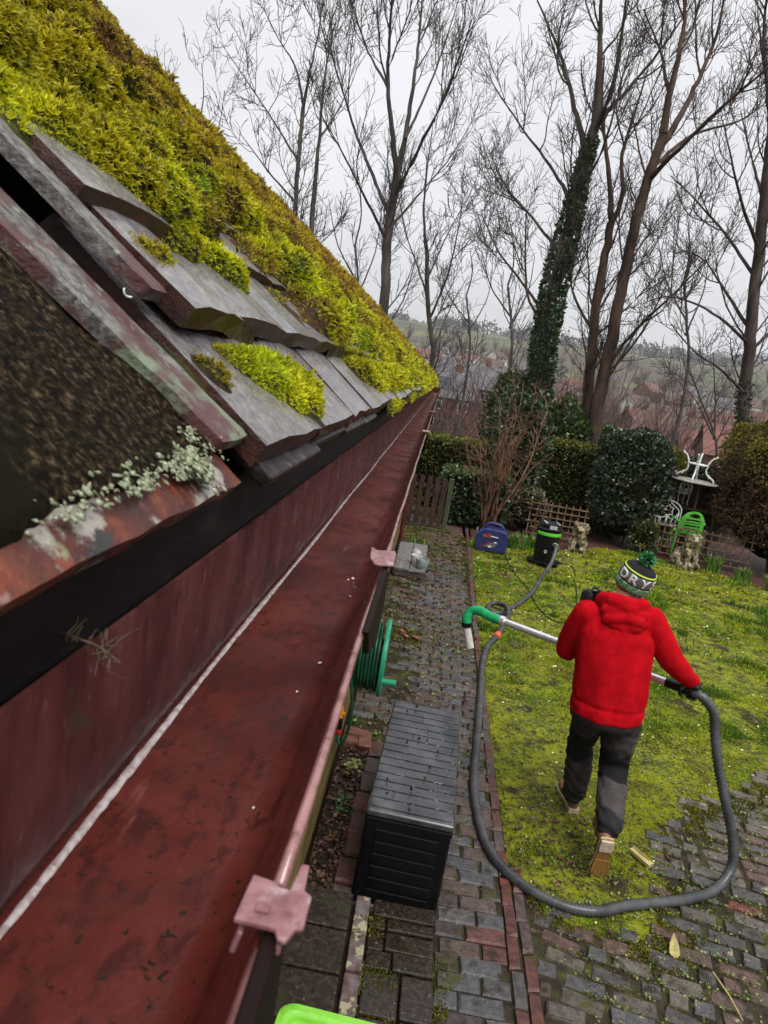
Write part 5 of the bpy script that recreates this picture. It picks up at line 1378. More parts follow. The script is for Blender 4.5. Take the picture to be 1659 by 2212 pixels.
def build_table_and_chairs():
    # timber stand with the upturned table on top
    s = empty('timber_stand', (5.12, 14.3, 0)); tag(s, 'dark timber garden stand with a plank top under the upturned white table', 'stand')
    for x in (-.42, .02, .42):
        for y in (-.22, .25): mb = MB(); mb.box((x, y, .72), (.05, .05, 1.44)); mb.build('post', M_GATEWOOD, s, bevel=.004)
    for k in range(7): mb = MB(); mb.box((0, .28, .2 + k * .19), (.9, .02, .18)); mb.build('back_board', M_SHED, s)
    mb = MB(); mb.box((.15, 0, 1.455), (1.25, .62, .03), rot=(0, R(2), 0)); mb.build('top_plank', M_GATEWOOD, s, bevel=.004)
    mb = MB(); mb.box((0, .0, .95), (.9, .5, .03)); mb.build('shelf', M_SHED, s)
    t = empty('garden_table', (5.02, 14.1, 1.475), R(20)); t.rotation_euler = (R(1), R(1), R(20)); tag(t, 'white cast iron garden table standing upside down with curly legs in the air', 'table')
    mb = MB(); mb.lathe([(.42, 0), (.44, .008), (.44, .022), (.42, .03), (.0, .032)], 40, cap=False); mb.lathe([(.0, -.001), (.42, 0)], 40, cap=False); mb.build('table_top', mat('stone_top', [(.3, (.22, .20, .17)), (.6, (.34, .32, .29)), (.8, (.42, .40, .38))], scale=8, rough=.5), t, auto=40)
    for k in range(4):
        a = math.pi / 4 + k * math.pi / 2; c, sn = math.cos(a), math.sin(a)
        q = [(.34, .03), (.335, .08), (.27, .13), (.185, .19), (.165, .27), (.18, .33), (.175, .36), (.20, .42), (.235, .48), (.30, .52)]
        mb = MB(); mb.tube(spline([Vector((r * c, r * sn, z)) for r, z in q], .02), .0155, 8)
        for (r, z) in ((.225, .16), (.245, .13), (.19, .40), (.30, .53)): blob(mb, Vector((r * c, r * sn, z)), (.022, .022, .022), n=8, m=5)
        mb.build('leg', M_WHITEPAINT, t, smooth=True)
    ring = [Vector((.175 * math.cos(2 * math.pi * k / 24), .175 * math.sin(2 * math.pi * k / 24), .34)) for k in range(25)]
    mb = MB(); mb.tube(ring, .013, 6); 
    for k in range(2):
        a = math.pi / 4 + k * math.pi / 2; mb.tube([(.175 * math.cos(a), .175 * math.sin(a), .34), (-.175 * math.cos(a), -.175 * math.sin(a), .34)], .012, 6)
    mb.build('stretcher', M_WHITEPAINT, t, smooth=True)
    def ornate_chair(loc, rz, label, sc=1.0):
        c = empty('garden_chair', loc, rz); c.scale = (sc, sc, sc); tag(c, label, 'chair', 'white cast garden chairs')
        w = .23
        arc = [Vector((w * math.cos(a), 0, .72 + .17 * math.sin(a))) for a in np.linspace(0, math.pi, 15)]
        mb = MB(); mb.tube([Vector((w, 0, .42))] + arc + [Vector((-w, 0, .42))], .014, 8)
        sp = [Vector((0, 0, .70)) + Vector((r * math.cos(a), 0, r * 1.1 * math.sin(a))) for a, r in ((k * math.pi / 6, .07 + .035 * (k % 2)) for k in range(13))]
        mb.tube(sp, .013, 6); mb.tube([(0, 0, .44), (0, 0, .62)], .02, 6)
        for s_ in (-1, 1):
            mb.tube(spline([Vector((0, 0, .62)), Vector((s_ * .07, 0, .56)), Vector((s_ * .14, 0, .60)), Vector((s_ * .19, 0, .72)), Vector((s_ * .10, 0, .80)), Vector((s_ * .02, 0, .86))], .02), .012, 6)
            mb.tube([(s_ * .08, 0, .43), (s_ * .11, 0, .58)], .010, 6); mb.tube([(s_ * .16, 0, .43), (s_ * .2, 0, .7)], .010, 6)
        mb.build('backrest', M_WHITEPAINT, c, smooth=True)
        mb = MB(); mb.lathe([(.02, .42), (.235, .42), (.245, .43), (.235, .44), (.02, .44)], 28, c=(0, -.22, 0))
        mb.build('seat', M_WHITEPAINT, c, auto=40)
        for x, y in ((-.18, -.02), (.18, -.02), (-.17, -.4), (.17, -.4)):
            mb = MB(); mb.tube(spline([Vector((x, y, .42)), Vector((x * 1.15, y, .28)), Vector((x * .95, y, .15)), Vector((x * 1.25, y, .0))], .03), .014, 6); mb.build('leg', M_WHITEPAINT, c, smooth=True)
        for s_ in (-1, 1):
            mb = MB(); mb.tube(spline([Vector((s_ * .23, 0, .62)), Vector((s_ * .26, -.2, .64)), Vector((s_ * .26, -.38, .62)), Vector((s_ * .24, -.4, .5)), Vector((s_ * .22, -.38, .43))], .03), .012, 6); mb.build('armrest', M_WHITEPAINT, c, smooth=True)
    ornate_chair((4.66, 14.05, .12), R(172), 'white ornate garden chair with scrolled back beside the green chair', 1.05)
    ornate_chair((4.95, 14.22, .985), R(185), 'white ornate chair back stored on the shelf under the upturned table', .52)
    # slatted side of a second chair
    c = empty('garden_bench', (4.38, 14.0, .12), R(120)); tag(c, 'white slatted garden seat tipped against the dark round bush', 'bench')
    for k in range(6): mb = MB(); mb.tube([(-.22 + k * .085, 0, .06), (-.22 + k * .085, .06, .62)], .011, 6); mb.build('slat', M_WHITEPAINT, c)
    for z, y in ((.08, 0), (.62, .06)): mb = MB(); mb.tube([(-.25, y, z), (.25, y, z)], .015, 6); mb.build('rail', M_WHITEPAINT, c)
    # green plastic chair, seen over the trellis
    g = empty('plastic_chair', (5.02, 13.75, .12), R(178)); tag(g, 'bright green plastic chair with slotted back behind the trellis', 'chair')
    def back_pt(u, v):                       # u -1..1 across, v 0..1 up
        w = (.235 - .05 * v ** 2 - .10 * max(0, v - .75) * 2)
        return Vector((u * w, .10 * (1 - u * u) * (1 - .3 * v) + .02 + .10 * v, .40 + .46 * v - .05 * u * u * v))
    mb = MB(); nu, nv = 17, 30
    hole = lambda u, v: (abs(u) < .62 and any(abs(v - c_) < .024 for c_ in (.26, .38, .50, .62))) or ((u / .55) ** 2 + ((v - .82) / .085) ** 2 < 1)
    V = []; idx = {}
    for lay_ in (0, 1):
        for i in range(nu):
            for j in range(nv):
                p = back_pt(-1 + 2 * i / (nu - 1), j / (nv - 1)); idx[lay_, i, j] = len(V); V.append(p + Vector((0, .008 * lay_, 0)))
    F = []; solid = lambda i, j: 0 <= i < nu - 1 and 0 <= j < nv - 1 and not hole(-1 + 2 * (i + .5) / (nu - 1), (j + .5) / (nv - 1))
    for i in range(nu - 1):
        for j in range(nv - 1):
            if not solid(i, j): continue
            F.append((idx[0, i, j], idx[0, i + 1, j], idx[0, i + 1, j + 1], idx[0, i, j + 1])); F.append((idx[1, i, j + 1], idx[1, i + 1, j + 1], idx[1, i + 1, j], idx[1, i, j]))
            for di, dj, a, b in ((-1, 0, (i, j), (i, j + 1)), (1, 0, (i + 1, j + 1), (i + 1, j)), (0, -1, (i + 1, j), (i, j)), (0, 1, (i, j + 1), (i + 1, j + 1))):
                if not solid(i + di, j + dj): F.append((idx[0, a[0], a[1]], idx[0, b[0], b[1]], idx[1, b[0], b[1]], idx[1, a[0], a[1]]))
    mb.add(V, F); mb.build('backrest', M_CHAIRGRN, g, auto=50)
    mb = MB(); mb.box((0, -.18, .40), (.46, .44, .025)); mb.build('seat', M_CHAIRGRN, g, bevel=.01)
    for s_ in (-1, 1):
        mb = MB(); mb.tube(spline([Vector((s_ * .235, .06, .62)), Vector((s_ * .27, -.1, .64)), Vector((s_ * .27, -.34, .62)), Vector((s_ * .25, -.38, .42))], .03), .02, 8); mb.build('armrest', M_CHAIRGRN, g, smooth=True)
        for y in (.02, -.37): mb = MB(); mb.tube([(s_ * .21, y, .40), (s_ * .25, y + (.05 if y > -.1 else -.04), 0)], [.03, .022], 8); mb.build('leg', M_CHAIRGRN, g, auto=40)
build_table_and_chairs()

def build_tub():
    t = empty('plastic_tub', (0.065, 1.632, 0.257), R(-3)); tag(t, 'lime green plastic tub with rolled rim standing on the brick doorstep', 'tub')
    # coordinates: a low tray with rolled rim
    w, l, h = .25, .24, .46
    def rr(wx, ly, r, z, n=5):
        out = []
        for cx, cy, a0 in ((wx - r, ly - r, 0), (-wx + r, ly - r, 90), (-wx + r, -ly + r, 180), (wx - r, -ly + r, 270)):
            for k in range(n): a = R(a0 + 90 * k / (n - 1)); out.append(Vector((cx + r * math.cos(a), cy + r * math.sin(a), z)))
        return out
    rings = [rr(w * .86, l * .86, .04, 0), rr(w * .95, l * .95, .045, h - .03), rr(w, l, .05, h - .03), rr(w + .004, l + .004, .05, h - .006), rr(w, l, .05, h), rr(w - .018, l - .018, .045, h), rr(w - .022, l - .022, .042, h - .006), rr(w - .034, l - .034, .035, h - .008), rr(w - .038, l - .038, .033, h - .02), rr(w - .05, l - .05, .03, h - .022)]
    n = len(rings[0]); V = [v for r_ in rings for v in r_]; F = []
    for i in range(len(rings) - 1):
        for k in range(n): F.append((i * n + k, i * n + (k + 1) % n, (i + 1) * n + (k + 1) % n, (i + 1) * n + k))
    F.append(tuple((len(rings) - 1) * n + k for k in range(n))); F.append(tuple(reversed(range(n))))
    mb = MB(); mb.add(V, F); mb.build('tub', M_LIMEPL, t, auto=50)
    mb = MB(); mb.lathe([(.036, 0), (.038, .01), (.03, .03), (.012, .042), (.0, .044)], 20, c=(-.15, .135, h - .022), cap=False); mb.build('knob', M_BLACKPL, t, auto=50)
build_tub()
def build_scraps():
    p = on(1385, 1852, .03)
    mb = MB(); mb.box((0, 0, 0), (.045, .15, .022)); mb.box((.012, .012, .016), (.006, .12, .01)); o = mb.build('wood_offcut', M_PLANK, bevel=.002); o.location = p; o.rotation_euler = (R(4), R(-3), R(38)); tag(o, 'pale split wood offcut lying on the lawn behind the walking person', 'offcut')
    p = on(1456, 2052, .03)
    mb = MB(); V = [Vector(v) for v in ((0, -.05, 0), (-.026, -.02, .004), (-.022, .025, .012), (0, .075, .026), (.022, .025, .014), (.027, -.02, .004), (0, 0, -.006), (0, .03, .004))]
    mb.add(V, [(0, 6, 1), (1, 6, 7, 2), (2, 7, 3), (3, 7, 4), (4, 7, 6, 5), (5, 6, 0)]); o = mb.build('dead_leaf', M_PLANK); o.location = p; o.rotation_euler = (R(25), 0, R(-5)); tag(o, 'large pale dead leaf lying on the patio bricks beside the hose', 'leaf')
    a, b = on(1510, 2010, .02), on(1600, 2190, .02)
    mb = MB(); mb.tube([on(1540, 2100, .02), on(1575, 2150, .022), on(1605, 2205, .02)], [.004, .004, .003], 6); tag(mb.build('straw', M_PLANK), 'thin pale straw stem lying across the patio bricks', 'stem')
    for i, (px, py, s_) in enumerate(((868, 1362, .03), (878, 1374, .034), (898, 1378, .045))):
        q = on(px, py, .03)
        mb = MB(); blob(mb, (0, 0, 0), (s_, s_ * .8, s_ * .45), n=7, m=4); o = mb.build('tile_shard', M_TAPE if False else mat('red_shard', [(.4, (.28, .06, .04)), (.7, (.40, .10, .07))], scale=20, rough=.6)); o.location = q; o.rotation_euler = (.2 * i, .3, i)
        tag(o, ['red tile shard farthest along the path beside the reel', 'red tile shard in the middle of the three', 'red tile shard with a dark stone, nearest of the three'][i], 'shard', 'red shards on the mossy path')
build_scraps()
# ------------------------------------------------------------------ hedges, bushes, ivy, bed plants
M_DARKLEAF = mat('evergreen_leaf', [(0.3, (0.8, 0.8, 0.8)), (0.7, (1.2, 1.2, 1.2))], scale=9, rough=0.33, spec=0.55, attr=True, transl=0.1)
M_NEEDLE = mat('hedge_leaf', [(0.3, (0.8, 0.8, 0.8)), (0.7, (1.2, 1.2, 1.2))], scale=7, rough=0.6, spec=0.25, attr=True, transl=0.1)
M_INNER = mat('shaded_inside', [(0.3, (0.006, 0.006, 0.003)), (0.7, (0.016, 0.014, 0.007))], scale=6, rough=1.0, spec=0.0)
M_BARK = mat('bark', [(0.3, (0.030, 0.021, 0.017)), (0.55, (0.062, 0.046, 0.038)), (0.8, (0.11, 0.085, 0.07))], scale=7, rough=0.8, bump=0.02, bscale=12, stretch=(1, 1, .25))
M_STEM = mat('orange_stem', [(0.3, (0.085, 0.042, 0.025)), (0.6, (0.18, 0.092, 0.05)), (0.85, (0.26, 0.165, 0.10))], scale=9, rough=0.6)

def bush(name, label, cat, cx, cy, z0, rx, ry, h, n, size, cols, m=M_DARKLEAF, box=False, seed=0, lump=.16, group=None, spread=.85, top=None, trunk=True, topcols=None):
    """A leafy plant: leaf-sized faces through the outer depth of an uneven crown, a dark core standing for the shade inside, stems below."""
    rg = np.random.default_rng(900 + seed)
    root = empty(name, (cx, cy, z0)); tag(root, label, cat, group)
    if box:
        # clipped hedge: faces of a box, rounded and uneven
        a = np.array([2 * ry * h, 2 * ry * h, 2 * rx * h, 2 * rx * h, 4 * rx * ry]); a = a / a.sum()
        f = rg.choice(5, n, p=a); u = rg.uniform(-1, 1, n); v = rg.uniform(0, 1, n); w = rg.uniform(-1, 1, n)
        P = np.zeros((n, 3)); N_ = np.zeros((n, 3))
        for k, (ax, sg) in enumerate(((0, -1), (0, 1), (1, -1), (1, 1))):
            s_ = f == k
            P[s_, ax] = sg; P[s_, 1 - ax] = u[s_]; P[s_, 2] = v[s_]; N_[s_, ax] = sg
        s_ = f == 4; P[s_, 0] = u[s_]; P[s_, 1] = w[s_]; P[s_, 2] = 1; N_[s_, 2] = 1
        P = P * np.array([[rx, ry, h]])
    else:
        d = rg.normal(0, 1, (n, 3)); d /= np.linalg.norm(d, axis=1, keepdims=True)
        d[:, 2] = np.where(d[:, 2] < -.55, -d[:, 2], d[:, 2])
        N_ = d.copy(); e = np.sign(d) * np.abs(d) ** .85
        P = e * np.array([[rx, ry, h * .5]]) + np.array([[0, 0, h * .5]])
    nz = fbm(P + 31 * seed, 2.6 / max(.4, min(rx, h * .5)), seed, 3) - .5
    dep = rg.random(n) ** 2.2
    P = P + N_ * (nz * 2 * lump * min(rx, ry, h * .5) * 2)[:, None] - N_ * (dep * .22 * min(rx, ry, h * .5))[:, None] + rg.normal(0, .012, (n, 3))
    P[:, 2] = np.maximum(P[:, 2], .02)
    c = np.array([cols[i] for i in rg.integers(0, len(cols), n)])
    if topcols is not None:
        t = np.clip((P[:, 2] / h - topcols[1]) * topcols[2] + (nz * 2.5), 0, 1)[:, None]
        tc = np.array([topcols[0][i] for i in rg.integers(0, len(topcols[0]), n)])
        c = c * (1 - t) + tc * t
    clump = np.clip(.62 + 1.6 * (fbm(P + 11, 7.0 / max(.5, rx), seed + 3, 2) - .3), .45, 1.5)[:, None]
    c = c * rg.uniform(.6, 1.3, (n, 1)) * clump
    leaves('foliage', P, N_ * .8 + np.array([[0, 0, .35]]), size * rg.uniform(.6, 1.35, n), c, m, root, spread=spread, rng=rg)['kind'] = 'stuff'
    # inside mass: an uneven core coloured as shade, so that gaps show darkness, not the far side
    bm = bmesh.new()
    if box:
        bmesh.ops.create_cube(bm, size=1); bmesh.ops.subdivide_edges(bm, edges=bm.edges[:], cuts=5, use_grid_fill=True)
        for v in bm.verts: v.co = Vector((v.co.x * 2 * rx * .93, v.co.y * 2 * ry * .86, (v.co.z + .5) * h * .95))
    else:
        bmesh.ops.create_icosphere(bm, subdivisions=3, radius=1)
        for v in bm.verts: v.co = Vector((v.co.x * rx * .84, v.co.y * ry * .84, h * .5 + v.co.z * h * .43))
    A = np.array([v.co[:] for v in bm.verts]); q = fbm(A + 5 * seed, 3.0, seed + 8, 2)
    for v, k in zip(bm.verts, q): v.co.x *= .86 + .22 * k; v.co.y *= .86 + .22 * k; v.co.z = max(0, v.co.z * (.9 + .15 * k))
    me = bpy.data.meshes.new('shade_core'); bm.to_mesh(me); bm.free()
    link('shade_core', me, M_INNER, root)
    if trunk and not box:
        mb = MB()
        for k in range(4):
            a = 2 * math.pi * k / 4 + seed; mb.tube([(.06 * math.cos(a), .06 * math.sin(a), -.05), (rx * .3 * math.cos(a), ry * .3 * math.sin(a), h * .5)], [.03, .012], 6)
        mb.build('stems', M_BARK, root)
    return root
DK = [(.018, .034, .016), (.028, .05, .022), (.012, .022, .012), (.05, .075, .035)]
HEDGE = [(.055, .068, .014), (.08, .095, .018), (.034, .042, .011), (.11, .12, .02)]
LIMEY = [(.16, .20, .02), (.12, .17, .018), (.20, .22, .03)]
IVY = [(.032, .066, .024), (.05, .092, .032), (.024, .045, .018), (.09, .14, .055)]
OLIVE = [(.10, .10, .014), (.13, .12, .016), (.07, .08, .014), (.17, .145, .02)]
RUST = [(.11, .050, .026), (.14, .068, .028), (.075, .032, .02), (.06, .058, .02)]

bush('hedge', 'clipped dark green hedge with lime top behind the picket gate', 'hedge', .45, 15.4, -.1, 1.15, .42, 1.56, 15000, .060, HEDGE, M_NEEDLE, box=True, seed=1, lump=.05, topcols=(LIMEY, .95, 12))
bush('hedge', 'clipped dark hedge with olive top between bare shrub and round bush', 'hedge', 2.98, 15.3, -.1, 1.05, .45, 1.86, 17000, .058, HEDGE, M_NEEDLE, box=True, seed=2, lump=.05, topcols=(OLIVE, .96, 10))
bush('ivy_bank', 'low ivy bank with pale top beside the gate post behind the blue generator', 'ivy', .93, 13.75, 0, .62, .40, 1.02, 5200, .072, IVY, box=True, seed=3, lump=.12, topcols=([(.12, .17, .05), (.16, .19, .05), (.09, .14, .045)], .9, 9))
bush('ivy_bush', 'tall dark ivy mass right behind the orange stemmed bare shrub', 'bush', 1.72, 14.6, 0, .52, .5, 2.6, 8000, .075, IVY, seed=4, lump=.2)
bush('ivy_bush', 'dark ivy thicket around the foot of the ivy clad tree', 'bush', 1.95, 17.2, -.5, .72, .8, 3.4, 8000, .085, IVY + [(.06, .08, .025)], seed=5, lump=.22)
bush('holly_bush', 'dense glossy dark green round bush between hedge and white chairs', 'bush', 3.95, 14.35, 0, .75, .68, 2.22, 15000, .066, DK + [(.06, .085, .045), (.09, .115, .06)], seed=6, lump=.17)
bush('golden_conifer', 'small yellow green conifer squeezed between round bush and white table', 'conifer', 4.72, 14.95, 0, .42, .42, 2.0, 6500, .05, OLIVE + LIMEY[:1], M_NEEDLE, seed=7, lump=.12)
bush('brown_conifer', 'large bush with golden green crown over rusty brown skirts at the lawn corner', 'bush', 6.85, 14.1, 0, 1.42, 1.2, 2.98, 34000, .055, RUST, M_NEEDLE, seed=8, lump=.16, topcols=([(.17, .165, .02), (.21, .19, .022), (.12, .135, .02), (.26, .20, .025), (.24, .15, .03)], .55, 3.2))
bush('laurel_bush', 'pale green evergreen shrub behind the hedge at the foot of the twin trunks', 'bush', 3.0, 17.6, -1.0, .9, .8, 3.5, 6500, .10, [(.06, .105, .02), (.09, .14, .03), (.04, .075, .02)], seed=9, lump=.25)
bush('laurel_bush', 'light green evergreen shrub right of the twin trunks over the hedge', 'bush', 4.1, 18.2, -1.0, .75, .7, 3.1, 5000, .10, [(.07, .12, .02), (.10, .15, .03), (.05, .085, .02)], seed=10, lump=.25)
bush('laurel_bush', 'yellowish evergreen shrub left of the ivy clad tree above the ivy thicket', 'bush', 1.72, 19.5, -1.6, .55, .7, 4.6, 4200, .10, [(.08, .10, .02), (.10, .12, .03), (.05, .07, .02)], seed=11, lump=.3)
bush('dark_shrub', 'dark evergreen shrub behind the upturned table beside the brown bush', 'bush', 5.5, 15.6, 0, .75, .6, 1.75, 6000, .07, DK, seed=12, lump=.18)
bush('low_shrub', 'small olive shrub in the bed in front of the round bush', 'shrub', 4.25, 13.78, 0, .26, .24, .62, 1500, .05, OLIVE + IVY, seed=13, lump=.25)
bush('rose_shrub', 'straggly shrub with pale flower heads behind the blue generator', 'shrub', 2.0, 13.9, 0, .38, .3, .85, 1700, .05, [(.09, .085, .03), (.12, .10, .035), (.06, .07, .025), (.30, .27, .18)], seed=14, lump=.3)
# strap-leaved tufts along the far lawn edge
def tuft(x, y, h, n, label, seed):
    rg = random.Random(seed); mb = MB()
    for k in range(n):
        a = rg.uniform(0, 6.28); r = rg.uniform(.05, .13) * h / .3; hh = h * rg.uniform(.6, 1.1)
        bx, by = rg.uniform(-.12, .12), rg.uniform(-.06, .06)
        d = Vector((math.cos(a), math.sin(a), 0)); q = Vector((-d.y, d.x, 0)) * .012
        p0 = Vector((bx, by, 0)); p1 = p0 + d * r * .5 + Vector((0, 0, hh * .7)); p2 = p0 + d * r * 1.6 + Vector((0, 0, hh))
        mb.add([p0 - q, p0 + q, p1 + q, p1 - q, p2], [(0, 1, 2, 3), (3, 2, 4)])
    o = mb.build('bed_plant', mat('strap_leaf_%d' % seed, [(.3, (.07, .16, .02)), (.6, (.12, .24, .035)), (.8, (.16, .28, .05))], scale=12, rough=.4, transl=.2)); o.location = (x, y, 0)
    tag(o, label, 'plant', 'strap leaved tufts at the lawn edge')
for k, (x, y, h, n, l) in enumerate(((1.62, 12.25, .30, 70, 'bright green tuft between generator and vacuum'), (1.95, 12.45, .26, 50, 'bright green tuft touching the vacuum from behind'), (5.35, 13.1, .34, 46, 'green tuft right of the pale lion below the trellis'), (5.75, 12.75, .26, 50, 'green tuft before the brown bush, second from the lion'), (6.1, 12.35, .28, 60, 'green tuft before the brown bush, farthest from the lion'), (.02, 11.3, .14, 26, 'small green tuft growing by the wall beyond the plinth'))):
    tuft(x, y, h, n, l, 40 + k)

# bare orange-stemmed shrub by the gate
def bare_shrub():
    root = empty('bare_shrub', (1.28, 13.35, 0)); tag(root, 'bare multi stemmed shrub with orange brown arching twigs by the ivy bank', 'shrub')
    rg = random.Random(12); mb = MB(); tw = MB()
    for k in range(19):
        a = rg.uniform(0, 6.28); sp = rg.uniform(.12, .66); h = rg.uniform(1.5, 3.0)
        p = Vector((rg.uniform(-.14, .14), rg.uniform(-.1, .1), 0)); pts = [p]
        d = Vector((math.cos(a) * sp * .35, math.sin(a) * sp * .3, 1)).normalized()
        n = 9
        for j in range(n):
            d = (d + Vector((math.cos(a) * .05 * sp + rg.gauss(0, .09), math.sin(a) * .05 * sp + rg.gauss(0, .09), .02 if j < 6 else -.05 * sp))).normalized()
            pts.append(pts[-1] + d * h / n)
        r0 = rg.uniform(.013, .030)
        mb.tube(pts, [r0 * (1 - .72 * i / n) for i in range(n + 1)], 6)
        for j in range(3, n + 1):
            for _ in range(rg.randint(1, 3)):
                e = (d * .6 + Vector((rg.gauss(0, .6), rg.gauss(0, .6), rg.gauss(.25, .4)))).normalized(); L_ = rg.uniform(.15, .55)
                q = [pts[j], pts[j] + e * L_ * .5 + Vector((0, 0, .02)), pts[j] + e * L_ + Vector((rg.gauss(0, .05), rg.gauss(0, .05), rg.uniform(-.08, .08)))]
                tw.tube(q, [.0065, .005, .003], 4)
                for _ in range(2):
                    f = (e + Vector((rg.gauss(0, .6), rg.gauss(0, .6), rg.gauss(0, .4)))).normalized(); tw.tube([q[1], q[1] + f * L_ * .45], [.004, .0025], 3)
    mb.build('stems', M_STEM, root, smooth=True); o = tw.build('twigs', M_STEM, root)
bare_shrub()
# ------------------------------------------------------------------ bare winter trees
def twig_tubes(polys, radii, sides):
    """Many short polylines with one point count -> tube mesh arrays. polys (m,k,3), radii (m,k)."""
    P = np.asarray(polys, float); r = np.asarray(radii, float); m, k, _ = P.shape
    T = np.empty_like(P); T[:, 1:-1] = P[:, 2:] - P[:, :-2]; T[:, 0] = P[:, 1] - P[:, 0]; T[:, -1] = P[:, -1] - P[:, -2]
    T /= np.linalg.norm(T, axis=2, keepdims=True) + 1e-9
    ref = np.where(np.abs(T[:, :, 2:3]) < .8, np.array([0, 0, 1.0]), np.array([1.0, 0, 0]))
    u = np.cross(T, ref); u /= np.linalg.norm(u, axis=2, keepdims=True) + 1e-9
    w = np.cross(T, u)
    a = np.arange(sides) * 2 * np.pi / sides
    V = P[:, :, None, :] + r[:, :, None, None] * (np.cos(a)[None, None, :, None] * u[:, :, None, :] + np.sin(a)[None, None, :, None] * w[:, :, None, :])
    base = (np.arange(m) * k * sides)[:, None, None] + (np.arange(k - 1) * sides)[None, :, None] + np.arange(sides)[None, None, :]
    nxt = (np.arange(m) * k * sides)[:, None, None] + (np.arange(k - 1) * sides)[None, :, None] + ((np.arange(sides) + 1) % sides)[None, None, :]
    F = np.stack([base, nxt, nxt + sides, base + sides], -1).reshape(-1, 4)
    return V.reshape(-1, 3), F
M_TWIGS = mat('twigs', [(0.3, (0.045, 0.036, 0.036)), (0.7, (0.095, 0.076, 0.074))], scale=1.4, rough=0.85, spec=.2)
M_BARK_RED = mat('brown_bark', [(0.3, (0.034, 0.020, 0.014)), (0.55, (0.080, 0.046, 0.030)), (0.8, (0.125, 0.082, 0.054))], scale=5, rough=0.75, bump=0.02, bscale=12, stretch=(1, 1, .3), spots=[((.07, .08, .03), 2.2, .58, .72)])
M_BARK_GREY = mat('grey_bark', [(0.3, (0.040, 0.032, 0.028)), (0.55, (0.075, 0.062, 0.054)), (0.8, (0.12, 0.10, 0.09))], scale=5, rough=0.8, bump=0.02, bscale=12, stretch=(1, 1, .3))
def smooth_path(pts, n):
    P = np.array([list(p) for p in spline(pts, .12)]); t = np.r_[0, np.cumsum(np.linalg.norm(np.diff(P, axis=0), axis=1))]
    tt = np.linspace(0, t[-1], n); return np.stack([np.interp(tt, t, P[:, k]) for k in range(3)], 1)
